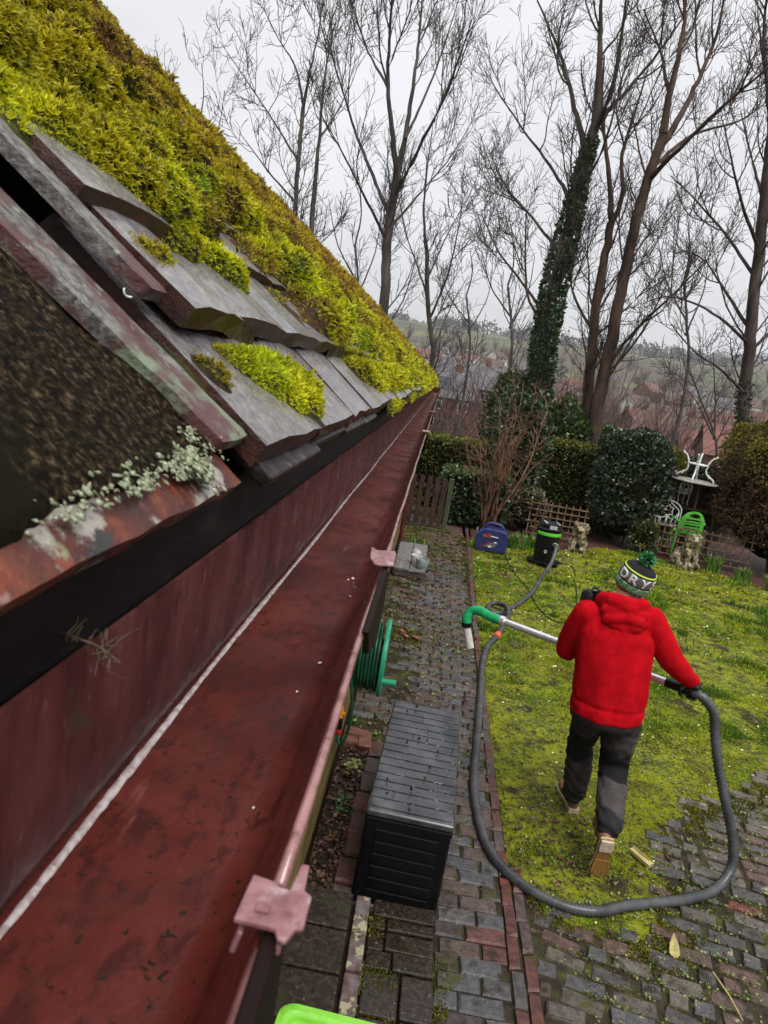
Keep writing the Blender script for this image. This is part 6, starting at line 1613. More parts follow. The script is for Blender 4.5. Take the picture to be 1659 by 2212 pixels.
def tree(name, label, limbs, bark, seed, twig_len=1.0, density=1.0, min_r=.0054, up=.20, group='bare trees behind the hedge', ivy=None, wig=.5, levels=3, z_ground=None, side=.9):
    """limbs: list of (world points, start radius, end radius) — the trunk first, then the main limbs as they stand; finer branches grow from them."""
    rg = np.random.default_rng(seed)
    base = Vector(limbs[0][0][0])
    root = empty(name, tuple(base)); tag(root, label, 'tree', group)
    b0 = np.array(base)
    mb_v = []; mb_f = []; nb = 0
    trunkV = []; trunkF = []; tn = 0
    L1 = []
    for li, (pts, r0, r1) in enumerate(limbs):
        n = max(8, int(sum((Vector(a) - Vector(b)).length for a, b in zip(pts[:-1], pts[1:])) / .22))
        P = smooth_path(pts, n); r = r0 + (r1 - r0) * np.linspace(0, 1, n) ** .8
        if li == 0: r[:3] *= np.array([1.35, 1.15, 1.05])
        P = P + rg.normal(0, .010, P.shape) * np.minimum(1, r / .05)[:, None]; r = r * .86
        V, F = twig_tubes(P[None], r[None], 12 if r0 > .08 else 8)
        if li == 0: trunkV.append(V); trunkF.append(F + tn); tn += len(V)
        else: mb_v.append(V); mb_f.append(F + nb); nb += len(V)
        L1.append((P, r))
    np_mesh('trunk', np.concatenate(trunkV) - b0, np.concatenate(trunkF), bark, root, smooth=True)
    # finer branching, level by level
    cur = L1
    allc = {}
    for lv in range(levels):
        spacing = (.30, .135, .078)[lv] / density; length = (2.7, 1.15, .50)[lv] * twig_len; k = (9, 5, 3)[lv]
        starts = []; dirs = []; rad = []; lens = []
        for P, r in cur:
            seg = np.linalg.norm(np.diff(P, axis=0), axis=1); t = np.r_[0, np.cumsum(seg)]; L = t[-1]
            f0 = (.42 if lv == 0 else .18)
            n = int(L * (1 - f0) / spacing + rg.random())
            if n < 1: continue
            ts = np.sort(rg.uniform(f0 * L, L * .995, n))
            if lv > 0 : ts[-1] = L
            i = np.clip(np.searchsorted(t, ts) - 1, 0, len(seg) - 1)
            fr = ((ts - t[i]) / (seg[i] + 1e-9))[:, None]
            p = P[i] * (1 - fr) + P[i + 1] * fr
            d = P[i + 1] - P[i]; d /= np.linalg.norm(d, axis=1, keepdims=True) + 1e-9
            sidev = rg.normal(0, 1, (n, 3)); sidev -= (sidev * d).sum(1)[:, None] * d; sidev /= np.linalg.norm(sidev, axis=1, keepdims=True)
            dd = d * rg.uniform(.5, .95, n)[:, None] + sidev * side * rg.uniform(.5, 1.1, n)[:, None]
            rr = (r[i] * (1 - fr[:, 0]) + r[i + 1] * fr[:, 0])
            starts.append(p); dirs.append(dd); rad.append(rr); lens.append(length * rg.uniform(.45, 1.15, n) * (1 - .45 * (ts / L)))
        if not starts: break
        S = np.concatenate(starts); D = np.concatenate(dirs); Rr = np.concatenate(rad); Ln = np.concatenate(lens)
        m = len(S)
        D /= np.linalg.norm(D, axis=1, keepdims=True)
        P = np.empty((m, k, 3)); P[:, 0] = S
        step = (Ln / (k - 1))[:, None]
        for j in range(1, k):
            D = D + rg.normal(0, wig * ((.20, .30, .42)[lv]), (m, 3)) + np.array([[0, 0, up * (1.0 if lv < 1 else .8)]])
            D /= np.linalg.norm(D, axis=1, keepdims=True)
            P[:, j] = P[:, j - 1] + D * step
        r0 = np.minimum(Rr * .62, (.029, .0112, .0066)[lv] * np.sqrt(Ln / length)); r0 = np.maximum(r0, min_r * 1.1)
        r = r0[:, None] * (1 - np.linspace(0, 1, k)[None, :] * .55); r = np.maximum(r, min_r * .85)
        V, F = twig_tubes(P, r, (6, 4, 3)[lv]); allc.setdefault('b' if lv == 0 else 't', []).append((V, F))
        cur = [(P[i], r[i]) for i in range(m)]
    for V, F in allc.get('b', []): mb_v.append(V); mb_f.append(F + nb); nb += len(V)
    if mb_v: np_mesh('limbs', np.concatenate(mb_v) - b0, np.concatenate(mb_f), bark, root, smooth=True)
    tv = allc.get('t', [])
    if tv:
        n0 = 0; VV = []; FF = []
        for V, F in tv: VV.append(V); FF.append(F + n0); n0 += len(V)
        o = np_mesh('crown', np.concatenate(VV) - b0, np.concatenate(FF), M_TWIGS, root); o['kind'] = 'stuff'
    if ivy:
        (pi, t0, t1, n, rad, size) = ivy
        P, r = L1[pi]; L = len(P)
        t = (t0 + (t1 - t0) * rg.beta(1, 1.25, n)) * (L - 1); i = np.clip(t.astype(int), 0, L - 2); fr = (t - i)[:, None]
        c = P[i] * (1 - fr) + P[i + 1] * fr; rr = r[i]
        d = rg.normal(0, 1, (n, 3)); ax = P[i + 1] - P[i]; ax /= np.linalg.norm(ax, axis=1, keepdims=True); d -= (d * ax).sum(1)[:, None] * ax; d /= np.linalg.norm(d, axis=1, keepdims=True)
        fade = np.clip((t1 - t / (L - 1)) * 4, .25, 1)
        q = c + d * (rr * .9 + rad * fade * (.25 + 1.1 * fbm(c * 1.0 + d, 2.2, seed) * rg.random(n) ** .5))[:, None]
        cc = np.array([IVY[j] for j in rg.integers(0, 4, n)]) * rg.uniform(.6, 1.3, (n, 1))
        leaves('ivy', q - b0, d + np.array([[0, 0, .3]]), size * rg.uniform(.6, 1.3, n), cc, M_DARKLEAF, root, rng=rg)['kind'] = 'stuff'
    return root
def px(Y, *pts):
    return [at(x, y, Y + (p[2] if len(p) > 2 else 0)) for p in pts for x, y in [p[:2]]]
def ground(pts, dz=None):
    p = pts[0]; z = float(terrain_z(np.array([p.x]), np.array([p.y]))[0]) - .2
    return [Vector((p.x, p.y, z))] + list(pts)
# the tall tree left of centre
tree('bare_tree', 'tall bare tree with forked upright crown rising straight behind the mossy roof', [
    (ground(px(20, (826, 690), (834, 560), (843, 470), (858, 380))), .21, .13),
    (px(20, (858, 380), (875, 300, .2), (890, 200, .4), (905, 90, .5), (915, -40, .6)), .10, .02), (px(20, (858, 385), (850, 300, -.2), (838, 190, -.4), (842, 80, -.6), (850, -60, -.8)), .10, .02),
    (px(20, (843, 470), (810, 390, .5), (770, 290, .8), (735, 180, 1.2), (700, 60, 1.5)), .07, .015), (px(20, (850, 430), (900, 330, -.6), (950, 230, -1.2), (990, 130, -1.6), (1020, 40, -2)), .07, .015),
    (px(20, (875, 300), (930, 180, .8), (965, 80, 1.2), (1000, -30, 1.5)), .05, .012), (px(20, (838, 190), (790, 100, .5), (760, 0, .8)), .05, .012), (px(20, (838, 520), (790, 430, -.8), (740, 330, -1.5), (690, 240, -2)), .055, .012), (px(20, (845, 490), (905, 420, 1), (965, 350, 1.5), (1010, 280, 2)), .05, .012)],
    M_BARK_GREY, 101, twig_len=1.0, density=.76, up=.26, side=.75)
tree('bare_tree', 'bare tree with two slim trunks half hidden by the roof, farthest left', [
    (ground(px(26, (640, 560), (637, 470), (645, 350), (655, 230))), .15, .08), (px(26, (672, 505), (680, 400), (690, 300), (700, 180), (720, 60)), .12, .02), (px(26, (672, 600), (672, 505)), .13, .12),
    (px(26, (655, 230), (640, 150, .5), (600, 80, 1), (570, 20, 1)), .06, .012), (px(26, (655, 230), (670, 150), (690, 60), (700, -40)), .06, .012), (px(26, (645, 350), (590, 260, 1), (530, 170, 1.5), (475, 90, 2)), .05, .012), (px(26, (690, 300), (740, 220, 1), (770, 120, 1)), .05, .012), (px(26, (640, 440), (580, 370, -1), (520, 290, -2)), .05, .012)],
    M_BARK_GREY, 102, twig_len=1.15, density=.62, min_r=.0085, up=.2)
tree('bare_tree', 'slender bare tree with grey forked stem just right of the roof end', [
    (ground(px(24, (932, 800), (930, 720), (924, 640), (922, 540))), .13, .075), (px(24, (925, 650), (900, 570, .5), (875, 500, 1), (860, 420, 1)), .045, .012), (px(24, (928, 690), (965, 600, -.5), (985, 520, -1), (1000, 430, -1)), .05, .012), (px(24, (922, 540), (915, 450), (925, 350), (935, 270)), .06, .012), (px(24, (924, 600), (970, 500, 1), (1010, 430, 1)), .04, .012), (px(24, (935, 760), (975, 660, 1), (1010, 600, 1.5)), .04, .012)],
    M_BARK_GREY, 103, twig_len=.95, density=.72, min_r=.0075)
tree('ivy_tree', 'leaning tree whose trunk is wrapped in dark ivy, bare crown', [
    (ground(px(17, (1160, 850), (1178, 720), (1205, 590), (1235, 470), (1262, 360), (1285, 270))), .24, .125),
    (px(17, (1285, 270), (1292, 180), (1296, 90), (1300, -40)), .12, .03), (px(17, (1280, 290), (1320, 200, -.5), (1340, 100, -.8), (1355, -30, -1)), .08, .02), (px(17, (1268, 330), (1240, 230, .5), (1215, 130, .8), (1160, 0, 1.2)), .085, .02),
    (px(17, (1240, 450), (1190, 360, .8), (1130, 280, 1.4), (1070, 190, 2)), .06, .013), (px(17, (1215, 560), (1150, 470, 1), (1090, 400, 1.5), (1060, 330, 2)), .055, .013), (px(17, (1290, 260), (1360, 190, 1), (1440, 90, 1.5), (1500, 0, 2)), .07, .015), (px(17, (1185, 690), (1120, 600, .8), (1075, 540, 1.2), (1040, 460, 2)), .05, .012), (px(17, (1180, 715), (1140, 640), (1135, 540), (1137, 450)), .045, .015), (px(17, (1250, 410), (1300, 330, -.8), (1330, 230, -1), (1360, 150, -1)), .05, .013)],
    M_BARK, 104, twig_len=.92, density=.9, min_r=.0052, ivy=(0, .22, .97, 9500, .19, .090))
tree('twin_trunk_tree', 'big tree with two brown trunks rising behind the dark hedge', [
    (ground(px(17.5, (1262, 960), (1270, 860), (1280, 740), (1290, 640), (1310, 540), (1322, 480))), .20, .10),
    (ground(px(17.3, (1278, 950), (1298, 850), (1325, 710), (1350, 590), (1378, 460), (1405, 370), (1432, 290))),   .225, .115),
    (px(17.5, (1322, 480), (1318, 400), (1308, 320), (1300, 240), (1305, 120)), .085, .02), (px(17.5, (1322, 480), (1345, 420), (1342, 340), (1360, 280), (1400, 150)), .075, .018),
    (px(17.3, (1432, 290), (1445, 210), (1470, 100), (1485, -40)), .11, .03), (px(17.3, (1420, 330), (1480, 230, .5), (1540, 100, 1), (1570, -30, 1)), .10, .025), (px(17.3, (1400, 390), (1470, 320, -.8), (1560, 230, -1.4), (1680, 130, -2)), .07, .018), (px(17.3, (1445, 210), (1430, 120, .5), (1390, 20, .8)), .06, .015),
    (px(17.3, (1308, 800), (1360, 725, -.4), (1450, 640, -1), (1530, 560, -1.5)), .06, .014), (px(17.3, (1410, 360), (1500, 290, 1), (1600, 260, 1.5), (1680, 200, 2)), .06, .014), (px(17.5, (1280, 720), (1240, 640, .6), (1235, 580, 1), (1250, 500, 1.4)), .05, .013)],
    M_BARK_RED, 105, twig_len=.95, density=.9, min_r=.0052)
tree('bare_tree', 'dark bare tree with ivy foot and wide low branches at the right edge', [
    (ground(px(17, (1600, 960), (1605, 880), (1618, 760), (1625, 660), (1638, 550), (1652, 430), (1665, 300))), .19, .12),
    (px(17, (1618, 745), (1560, 690, -.5), (1500, 655, -1), (1440, 640, -1.4), (1390, 655, -1.8)), .05, .012), (px(17, (1612, 700), (1560, 620, .8), (1520, 560, 1.2), (1470, 540, 1.6)), .055, .013), (px(17, (1610, 855), (1560, 800, -.8), (1500, 760, -1.3), (1450, 700, -1.6)), .05, .012), (px(17, (1630, 600), (1570, 510, .8), (1500, 430, 1.4), (1450, 380, 2)), .055, .013),
    (px(17, (1640, 540), (1600, 430, -.6), (1580, 340, -1), (1560, 260, -1)), .055, .013), (px(17, (1620, 760), (1680, 700, .5), (1740, 640, 1)), .05, .013), (px(17, (1650, 430), (1620, 330, 1), (1600, 240, 1.4)), .05, .013), (px(17, (1665, 300), (1660, 200), (1650, 80), (1660, -40)), .09, .02), (px(17, (1640, 500), (1700, 420), (1760, 330)), .06, .013)],
    M_BARK, 106, twig_len=.95, density=.78, min_r=.0052, ivy=(0, .12, .45, 1500, .09, .08))
tree('bare_sapling', 'low pale barked bare sapling between round bush and brown bush', [
    (ground(px(16.6, (1545, 1000), (1540, 930), (1520, 880), (1490, 800))), .05, .02), (px(16.6, (1543, 950), (1545, 860), (1540, 760)), .03, .01), (px(16.6, (1535, 915), (1590, 850, .3), (1580, 790, .5)), .022, .008), (px(16.6, (1540, 940), (1500, 860, -.4), (1470, 830, -.6)), .025, .008), (px(16.6, (1548, 970), (1610, 930), (1600, 860)), .03, .009)],
    M_BARK_GREY, 107, twig_len=.55, density=.9, min_r=.0055, up=.1)
for k, (x0, Y, h, sd, lab) in enumerate(((430, 34, 300, 5, 'small hazy bare tree peeping over the roof ridge at far left'), (770, 32, 330, 6, 'hazy bare tree between the forked trunks and the tall tree'), (1100, 30, 260, 7, 'hazy bare tree in the gap left of the ivy clad trunk'), (1480, 30, 330, 8, 'hazy bare tree between twin trunks and right edge tree'), (1010, 38, 230, 9, 'farthest hazy bare tree above the village gap'))):
    yb = {0: 480, 1: 760, 2: 800, 3: 840, 4: 800}[k]
    tree('bare_tree', lab, [(ground(px(Y, (x0, yb), (x0 + 4, yb - h * .4), (x0 - 3, yb - h * .7))), .13, .05), (px(Y, (x0, yb - h * .35), (x0 + 40, yb - h * .65, .5), (x0 + 55, yb - h * .95, .8)), .05, .014), (px(Y, (x0 + 2, yb - h * .45), (x0 - 40, yb - h * .7, -.5), (x0 - 60, yb - h, -.8)), .05, .014), (px(Y, (x0 - 3, yb - h * .7), (x0 + 10, yb - h * .9), (x0 + 5, yb - h * 1.15)), .05, .014)],
         M_BARK_GREY, 110 + sd, twig_len=1.15, density=.5, min_r=.0095)
# ------------------------------------------------------------------ the valley: houses, road, thickets, woods
def gz(x, y): return float(terrain_z(np.array([x]), np.array([y]))[0])
M_WALLS = {
 'brick': mat('brick_wall', [(.3, (.10, .048, .033)), (.6, (.155, .075, .052)), (.8, (.20, .105, .075))], scale=1.3, rough=.85, spots=[((.12, .055, .04), 6, .55, .65, (1, 1, 4))]),
 'white': mat('render_wall', [(.3, (.55, .54, .50)), (.7, (.70, .69, .66))], scale=.5, rough=.85),
 'cream': mat('cream_wall', [(.3, (.45, .40, .31)), (.7, (.56, .51, .42))], scale=.5, rough=.85)}
M_ROOFS = {
 'grey': mat('grey_roof', [(.3, (.065, .062, .066)), (.7, (.12, .115, .12))], scale=.8, rough=.6, spots=[((.24, .235, .23), 1.2, .6, .75)]),
 'red': mat('red_roof', [(.3, (.13, .052, .040)), (.7, (.20, .082, .062))], scale=.8, rough=.6, spots=[((.15, .06, .05), 1.5, .58, .7)]),
 'brown': mat('brown_roof', [(.3, (.075, .046, .036)), (.7, (.13, .08, .065))], scale=.8, rough=.7)}
M_WINFR = mat('window_frame', [(0, (.72, .72, .70))], rough=.5)
M_PANE = mat('window_glass', [(0, (.02, .024, .03))], rough=.06, spec=.6)
M_SOLAR = mat('solar_glass', [(0, (.012, .016, .03))], rough=.12, spec=.6)
def village_house(x, y, w, d, eave, rise, rz, wall, roof, label, group=None, win=True, z=None, chim=True, gable_front=False, barge=False):
    z0 = gz(x, y) if z is None else z
    h = empty('village_house', (x, y, z0 - .3), rz); tag(h, label, 'house', group)
    mb = MB(); mb.add([(-w/2, -d/2, 0), (w/2, -d/2, 0), (w/2, d/2, 0), (-w/2, d/2, 0), (-w/2, -d/2, eave), (w/2, -d/2, eave), (w/2, d/2, eave), (-w/2, d/2, eave), (-w/2, 0, eave + rise), (w/2, 0, eave + rise)],
        [(0, 1, 5, 4), (2, 3, 7, 6), (1, 2, 6, 9, 5), (3, 0, 4, 8, 7), (3, 2, 1, 0)]); mb.build('wall', M_WALLS[wall], h)
    o = .45; t = .16
    for s_ in (-1, 1):
        mb = MB(); L = math.hypot(d / 2 + o, rise * (d / 2 + o) / (d / 2)); a = math.atan2(rise, d / 2)
        c = Vector((0, s_ * (d / 2 + o) / 2, eave + rise - rise * (d / 2 + o) / d + .09)); mb.box(c, (w + 2 * o, L, t), rot=(-s_ * a, 0, 0)); rf = mb.build('roof', M_ROOFS[roof], h)
        if s_ == -1 and label.startswith('grey roofed'):
            for k in range(6): m2 = MB(); m2.box(c + Vector((-w * .28 + (k % 3) * 1.15, -.1 + (.75 if k < 3 else -.55) * math.cos(a), .12 + (.75 if k < 3 else -.55) * math.sin(a))), (1.05, 1.2, .05), rot=(a, 0, 0)); m2.build('solar_panel', M_SOLAR, h)
    if barge:
        for sx in (-1, 1):
            for s_ in (-1, 1):
                mb = MB(); mb.tube([(sx * (w / 2 + o), s_ * (d / 2 + o), eave - rise * o / (d / 2) + .1), (sx * (w / 2 + o), 0, eave + rise + .1)], .13, 4); mb.build('barge_board', M_WINFR, h)
    if chim:
        mb = MB(); mb.box((w * .28, .2, eave + rise + .3), (.9, .6, 1.7)); ch = mb.build('chimney', M_WALLS['brick'], h)
        for k in (-.22, .22): mb = MB(); mb.lathe([(.12, 0), (.1, .4)], 8, c=(w * .28 + k, .2, eave + rise + 1.15)); mb.build('chimney_pot', M_ROOFS['red'], ch)
    if win:
        nst = 2 if eave > 4.2 else 1
        for s_ in range(nst):
            nw = max(2, int(w / 3.2))
            for k in range(nw):
                wx = -w / 2 + w * (k + .5) / nw; wz = eave - 1.3 - s_ * 2.6
                mb = MB(); mb.box((wx, -d / 2 - .02, wz), (1.5, .08, 1.25)); f = mb.build('window', M_WINFR, h)
                for q in (-1, 1): mb = MB(); mb.box((wx + q * .36, -d / 2 - .065, wz), (.60, .03, 1.05)); mb.build('pane', M_PANE, f)
            mb = MB(); mb.box((-w / 2 - .02, .0, eave - 1.3 - s_ * 2.6), (.08, 1.3, 1.25)); f = mb.build('window', M_WINFR, h)
            mb = MB(); mb.box((-w / 2 - .065, 0, eave - 1.3 - s_ * 2.6), (.03, 1.1, 1.05)); mb.build('pane', M_PANE, f)
    return h
def HX(px_, Y): return at(px_, 850, Y).x
def build_village():
    N = [
     (1000, 128, 12.5, 8.5, 8.6, 3.6, -8, 'brick', 'grey', 'red brick house with slate roof and white windows just above the hedge', {}),
     (955, 108, 8, 7.5, 6.6, 3.4, 20, 'brick', 'grey', 'grey roofed brick house with dark solar panels beside the roof end', {}),
     (965, 172, 12, 9, 7.5, 5.0, 62, 'white', 'grey', 'house with white barge boards on its steep gables below the hill', dict(barge=True)),
     (1010, 190, 11, 8, 6.8, 4.4, 55, 'brick', 'grey', 'dark gabled house right of the white barge boards', dict(barge=True)),
     (1035, 240, 12, 8, 5.8, 3.2, 12, 'white', 'grey', 'long white rendered house under the green hillside', {}),
     (1075, 150, 10, 8, 6, 3.4, -20, 'brick', 'brown', 'brown roofed brick house behind the orange bare shrub', {}),
     (1112, 200, 11, 8, 5.6, 3.2, 18, 'cream', 'brown', 'cream house left of the ivy clad tree', {}),
     (1225, 160, 11, 8, 5.4, 3.4, -15, 'brick', 'red', 'red roofed brick house seen between the tree trunks', {}),
     (1415, 150, 11, 8, 5.6, 3.6, 25, 'brick', 'red', 'red roofed house right of the twin trunk tree', {}),
     (1465, 110, 9, 7.5, 5.4, 3.4, -25, 'brick', 'brown', 'brown brick house behind the pale sapling', {}),
     (1565, 96, 10, 8, 4.2, 3.0, 6, 'brick', 'red', 'house with a big pink red roof left of the edge tree', {}),
     (1640, 84, 9, 7.5, 5.2, 3.0, -10, 'brick', 'red', 'house with bright orange red roof right of the edge tree', {}),
     (1600, 130, 12, 8, 5.6, 3.2, 10, 'white', 'grey', 'white house with grey roof over the pink red roof', {}),
     (1540, 215, 11, 8, 5.4, 3.6, 60, 'brick', 'red', 'gabled red brick house high on the right slope', {})]
    for (px_, Y, w, d, e, r, a, wl, rf, lab, kw) in N: village_house(HX(px_, Y), Y, w, d, e, r, R(a), wl, rf, lab, **kw)
    rg = random.Random(17)
    far = [(905, 330), (930, 380), (975, 300), (1005, 345), (1050, 330), (1060, 410), (1090, 300), (1130, 350), (1150, 270), (1240, 300), (1200, 250), (1260, 230), (1380, 260), (1400, 340), (1440, 240), (1470, 300), (1500, 350), (1510, 260), (1560, 310), (1580, 250), (1620, 330), (1630, 220), (1650, 280), (1420, 190), (1490, 180)]
    used = set()
    for k, (px_, Y) in enumerate(far):
        zone = 'left of ivy tree' if px_ < 1135 else 'between ivy tree and twin trunks' if px_ < 1290 else 'right of twin trunks' if px_ < 1455 else 'left of edge tree' if px_ < 1590 else 'behind edge tree'
        row = 'low' if Y < 262 else 'midway' if Y < 325 else 'high'
        for t in range(60):
            wl = rg.choice(['white', 'white', 'brick', 'cream']); rf = rg.choice(['grey', 'grey', 'red', 'brown', 'brown', 'brown'])
            if (wl, rf, zone, row) not in used: break
        used.add((wl, rf, zone, row))
        village_house(HX(px_, Y), Y, rg.uniform(9, 14), rg.uniform(7.5, 9), rg.uniform(4.6, 5.8), rg.uniform(2.8, 3.8), R(rg.uniform(-60, 60)), wl, rf, 'far %s house with %s roof, %s on hillside, %s' % (wl, rf, row, zone), 'houses on the far hillside', win=Y < 280, chim=True)
    # road in the valley with its pavement
    M_ROAD = mat('valley_road', [(.3, (.16, .16, .165)), (.7, (.22, .22, .225))], scale=.6, rough=.45)
    V = []; F = []
    for k in range(40):
        x = -40 + 4 * k; y = 92 + 3 * math.sin(x * .03) + x * .06
        for s_ in (-2.6, 2.6): V.append((x, y + s_, gz(x, y + s_) + .25))
    for k in range(39): F.append((2 * k, 2 * k + 2, 2 * k + 3, 2 * k + 1))
    o = np_mesh('road', V, np.array(F), M_ROAD); tag(o, kind='structure')
build_village()

M_THICK = mat('thicket_twigs', [(.3, (.085, .055, .045)), (.7, (.15, .105, .085))], scale=.12, rough=.9, spec=.1, attr=True)
def thicket(name, spots, seed, per, size, rad):
    rg = np.random.default_rng(seed); PP = []; RR = []; CC = []
    for (x, y, s, c) in spots:
        z = gz(x, y) - .2; n = per
        a = rg.uniform(0, 6.283, n); sp = rg.uniform(.1, 1.0, n)
        b = np.stack([x + rg.normal(0, .35 * s, n), y + rg.normal(0, .35 * s, n), np.full(n, z)], 1)
        hh = size * s * rg.uniform(.45, 1.1, n)
        st = rg.uniform(0, .65, n)
        d = np.stack([np.cos(a) * sp * .55, np.sin(a) * sp * .55, np.ones(n)], 1)
        p0 = b + d * (hh * st)[:, None]
        p1 = p0 + (d + rg.normal(0, .35, (n, 3))) * (hh * (1 - st) * .5)[:, None]; p2 = p1 + (d + rg.normal(0, .55, (n, 3))) * (hh * (1 - st) * .5)[:, None]
        PP.append(np.stack([p0, p1, p2], 1)); r = rad * rg.uniform(.6, 1.4, n) * (y / 30) ** .55
        RR.append(np.stack([r, r * .75, r * .4], 1)); CC.append(np.repeat(np.array([c]) * rg.uniform(.7, 1.2, (n, 1)), 9, axis=0))
    V, F = twig_tubes(np.concatenate(PP), np.concatenate(RR), 3)
    tag(np_mesh(name, V, F, M_THICK, col=np.concatenate(CC)), kind='stuff')
def build_thickets():
    rg = np.random.default_rng(5)
    sp = []
    for k in range(130):
        y = rg.uniform(20, 62); px_ = rg.uniform(860, 1800)
        if px_ < 1085 and rg.random() < .8: continue
        sp.append((HX(px_, y), y, rg.uniform(.7, 1.3), rg.choice([1.0, 1.15, .85]) * np.array([1, rg.uniform(.88, 1.02), rg.uniform(.85, 1.05)])))
    thicket('bare_thicket', sp, 41, 70, 3.0, .009)
    sp = []
    for k in range(260):
        y = 75 * (9.0 ** rg.random()); px_ = rg.uniform(780, 1900)
        sp.append((HX(px_, y), y, rg.uniform(.7, 1.4), np.array([1, rg.uniform(.85, 1.0), rg.uniform(.8, 1.05)]) * rg.uniform(.75, 1.15)))
    thicket('valley_trees', sp, 43, 42, 8.5, .032)
    # evergreen masses and the tree line on the crest
    P = []; C = []
    for k in range(170):
        if k < 95:
            y = 800 + 500 * rg.random(); px_ = rg.uniform(700, 1800); s = rg.uniform(5, 11)
        else: y = 120 * (4.0 ** rg.random()); px_ = rg.uniform(850, 1800); s = rg.uniform(1.6, 3.6)
        x = HX(px_, y); z = gz(x, y); n = 150
        d = rg.normal(0, 1, (n, 3)); d /= np.linalg.norm(d, axis=1, keepdims=True)
        stretch = rg.uniform(1.0, 2.6) if k < 95 else 1
        P.append(np.array([[x, y, z + s * .75]]) + d * np.array([[s * stretch, s, s]]) * rg.uniform(.5, 1.05, (n, 1)))
        base = np.array([.026, .034, .018]) if rg.random() < .5 else np.array([.05, .042, .03])
        C.append(base * rg.uniform(.6, 1.4, (n, 1)))
    sz = np.concatenate([np.full(len(p), .0) + np.ptp(p[:, 2]) * .22 for p in P])
    P = np.concatenate(P); n = len(P)
    o = leaves('far_woods', P, rg.normal(0, 1, (n, 3)), sz, np.concatenate(C), M_NEEDLE, rng=rg); tag(o, kind='stuff')
build_thickets()
# ------------------------------------------------------------------ the person walking away with the pole
M_SKIN = mat('skin', [(.3, (.42, .22, .15)), (.7, (.50, .28, .20))], scale=30, rough=.5)
M_HOODIE = mat('red_fleece', [(.3, (.36, .003, .007)), (.7, (.50, .005, .011))], scale=14, rough=.95, bump=.0012, bscale=330, spec=.05)
M_TSHIRT = mat('grey_jersey', [(.3, (.035, .033, .034)), (.7, (.055, .052, .053))], scale=30, rough=.9, bump=.0008, bscale=300, spec=.2)
M_TROUSER = mat('work_trouser', [(.3, (.85, .85, .85)), (.7, (1.15, 1.15, 1.15))], scale=22, rough=.85, bump=.001, bscale=300, attr=True, spec=.2)
M_BOOT = mat('tan_boot', [(.3, (.16, .075, .03)), (.7, (.28, .14, .06))], scale=24, rough=.6, bump=.001, bscale=120)
M_SOLE = mat('boot_sole', [(.3, (.20, .095, .025)), (.6, (.32, .165, .045)), (.8, (.40, .23, .08))], scale=14, rough=.5, bump=.002, bscale=60, stretch=(4, 1, .4))
M_SOLE_W = mat('pale_welt', [(.3, (.45, .36, .26)), (.7, (.62, .54, .44))], scale=40, rough=.6)
M_GLOVE = mat('black_glove', [(.3, (.007, .007, .008)), (.7, (.016, .016, .018))], scale=60, rough=.6, bump=.0006, bscale=300)
M_HATRIM = mat('knit_rim', [(.42, (.016, .085, .030)), (.52, (.10, .27, .10)), (.62, (.30, .42, .30))], scale=150, detail=3, rough=.95, bump=.003, bscale=170, coord='obj', stretch=(1, 1, .55))
M_HATGREY = mat('knit_grey', [(.35, (.10, .10, .105)), (.65, (.16, .16, .165))], scale=190, detail=3, rough=.95, bump=.0022, bscale=190, coord='obj')
M_HATBLACK = mat('knit_black', [(.35, (.007, .007, .008)), (.65, (.018, .018, .02))], scale=190, detail=3, rough=.95, bump=.0022, bscale=190, coord='obj')
M_HATLIME = mat('knit_lime', [(.35, (.40, .52, .05)), (.65, (.52, .62, .09))], scale=190, detail=3, rough=.95, bump=.0018, bscale=190, coord='obj')
M_HATWHITE = mat('knit_white', [(.35, (.60, .60, .58)), (.65, (.74, .74, .72))], scale=190, detail=3, rough=.95, bump=.0018, bscale=190, coord='obj')
M_POM = mat('pompom_yarn', [(.3, (.9, .9, .9)), (.7, (1.1, 1.1, 1.1))], scale=60, rough=.95, attr=True)

J = dict(pelvis=(1.300, 4.165, .95), waist=(1.285, 4.18, 1.08), chest=(1.262, 4.21, 1.30), neck=(1.262, 4.235, 1.50), head=(1.305, 4.285, 1.655),
         shL=(1.085, 4.225, 1.415), shR=(1.445, 4.205, 1.440), elL=(1.035, 4.335, 1.145), elR=(1.610, 4.195, 1.235), wrL=(1.115, 4.555, 1.085), wrR=(1.775, 4.200, 1.112),
         hipL=(1.225, 4.165, .90), hipR=(1.395, 4.160, .90), knL=(1.258, 4.395, .515), knR=(1.420, 4.175, .50), anL=(1.298, 4.445, .105), anR=(1.362, 3.845, .285))
J = {k: Vector(v) for k, v in J.items()}
def limb(mb, pts, rad, n=14, squash=None):
    mb.tube(spline(pts, .03) if len(pts) > 2 else pts, np.interp(np.linspace(0, 1, len(spline(pts, .03)) if len(pts) > 2 else 2), np.linspace(0, 1, len(rad)), rad), n)
    blob(mb, pts[0], (rad[0],) * 3, n=n); blob(mb, pts[-1], (rad[-1],) * 3, n=n)
def vcount_co(o):
    P = np.empty(len(o.data.vertices) * 3); o.data.vertices.foreach_get('co', P); return P.reshape(-1, 3)
def set_co(o, P): o.data.vertices.foreach_set('co', np.asarray(P, np.float32).ravel()); o.data.update()
def normals(o):
    P = np.empty(len(o.data.vertices) * 3); o.data.vertices.foreach_get('normal', P); return P.reshape(-1, 3)
def wrinkle(o, amp, scale, seed, stretch=(1, 1, 1)):
    P = vcount_co(o); N_ = normals(o); q = P * np.array([stretch])
    f = fbm(q + .15 * (fbm(P, scale * .7, seed + 3)[:, None] - .5), scale, seed, 3)
    f = 1 - np.abs(f - .5) * 4                                   # ridged: soft folds
    set_co(o, P + N_ * (f * amp)[:, None])
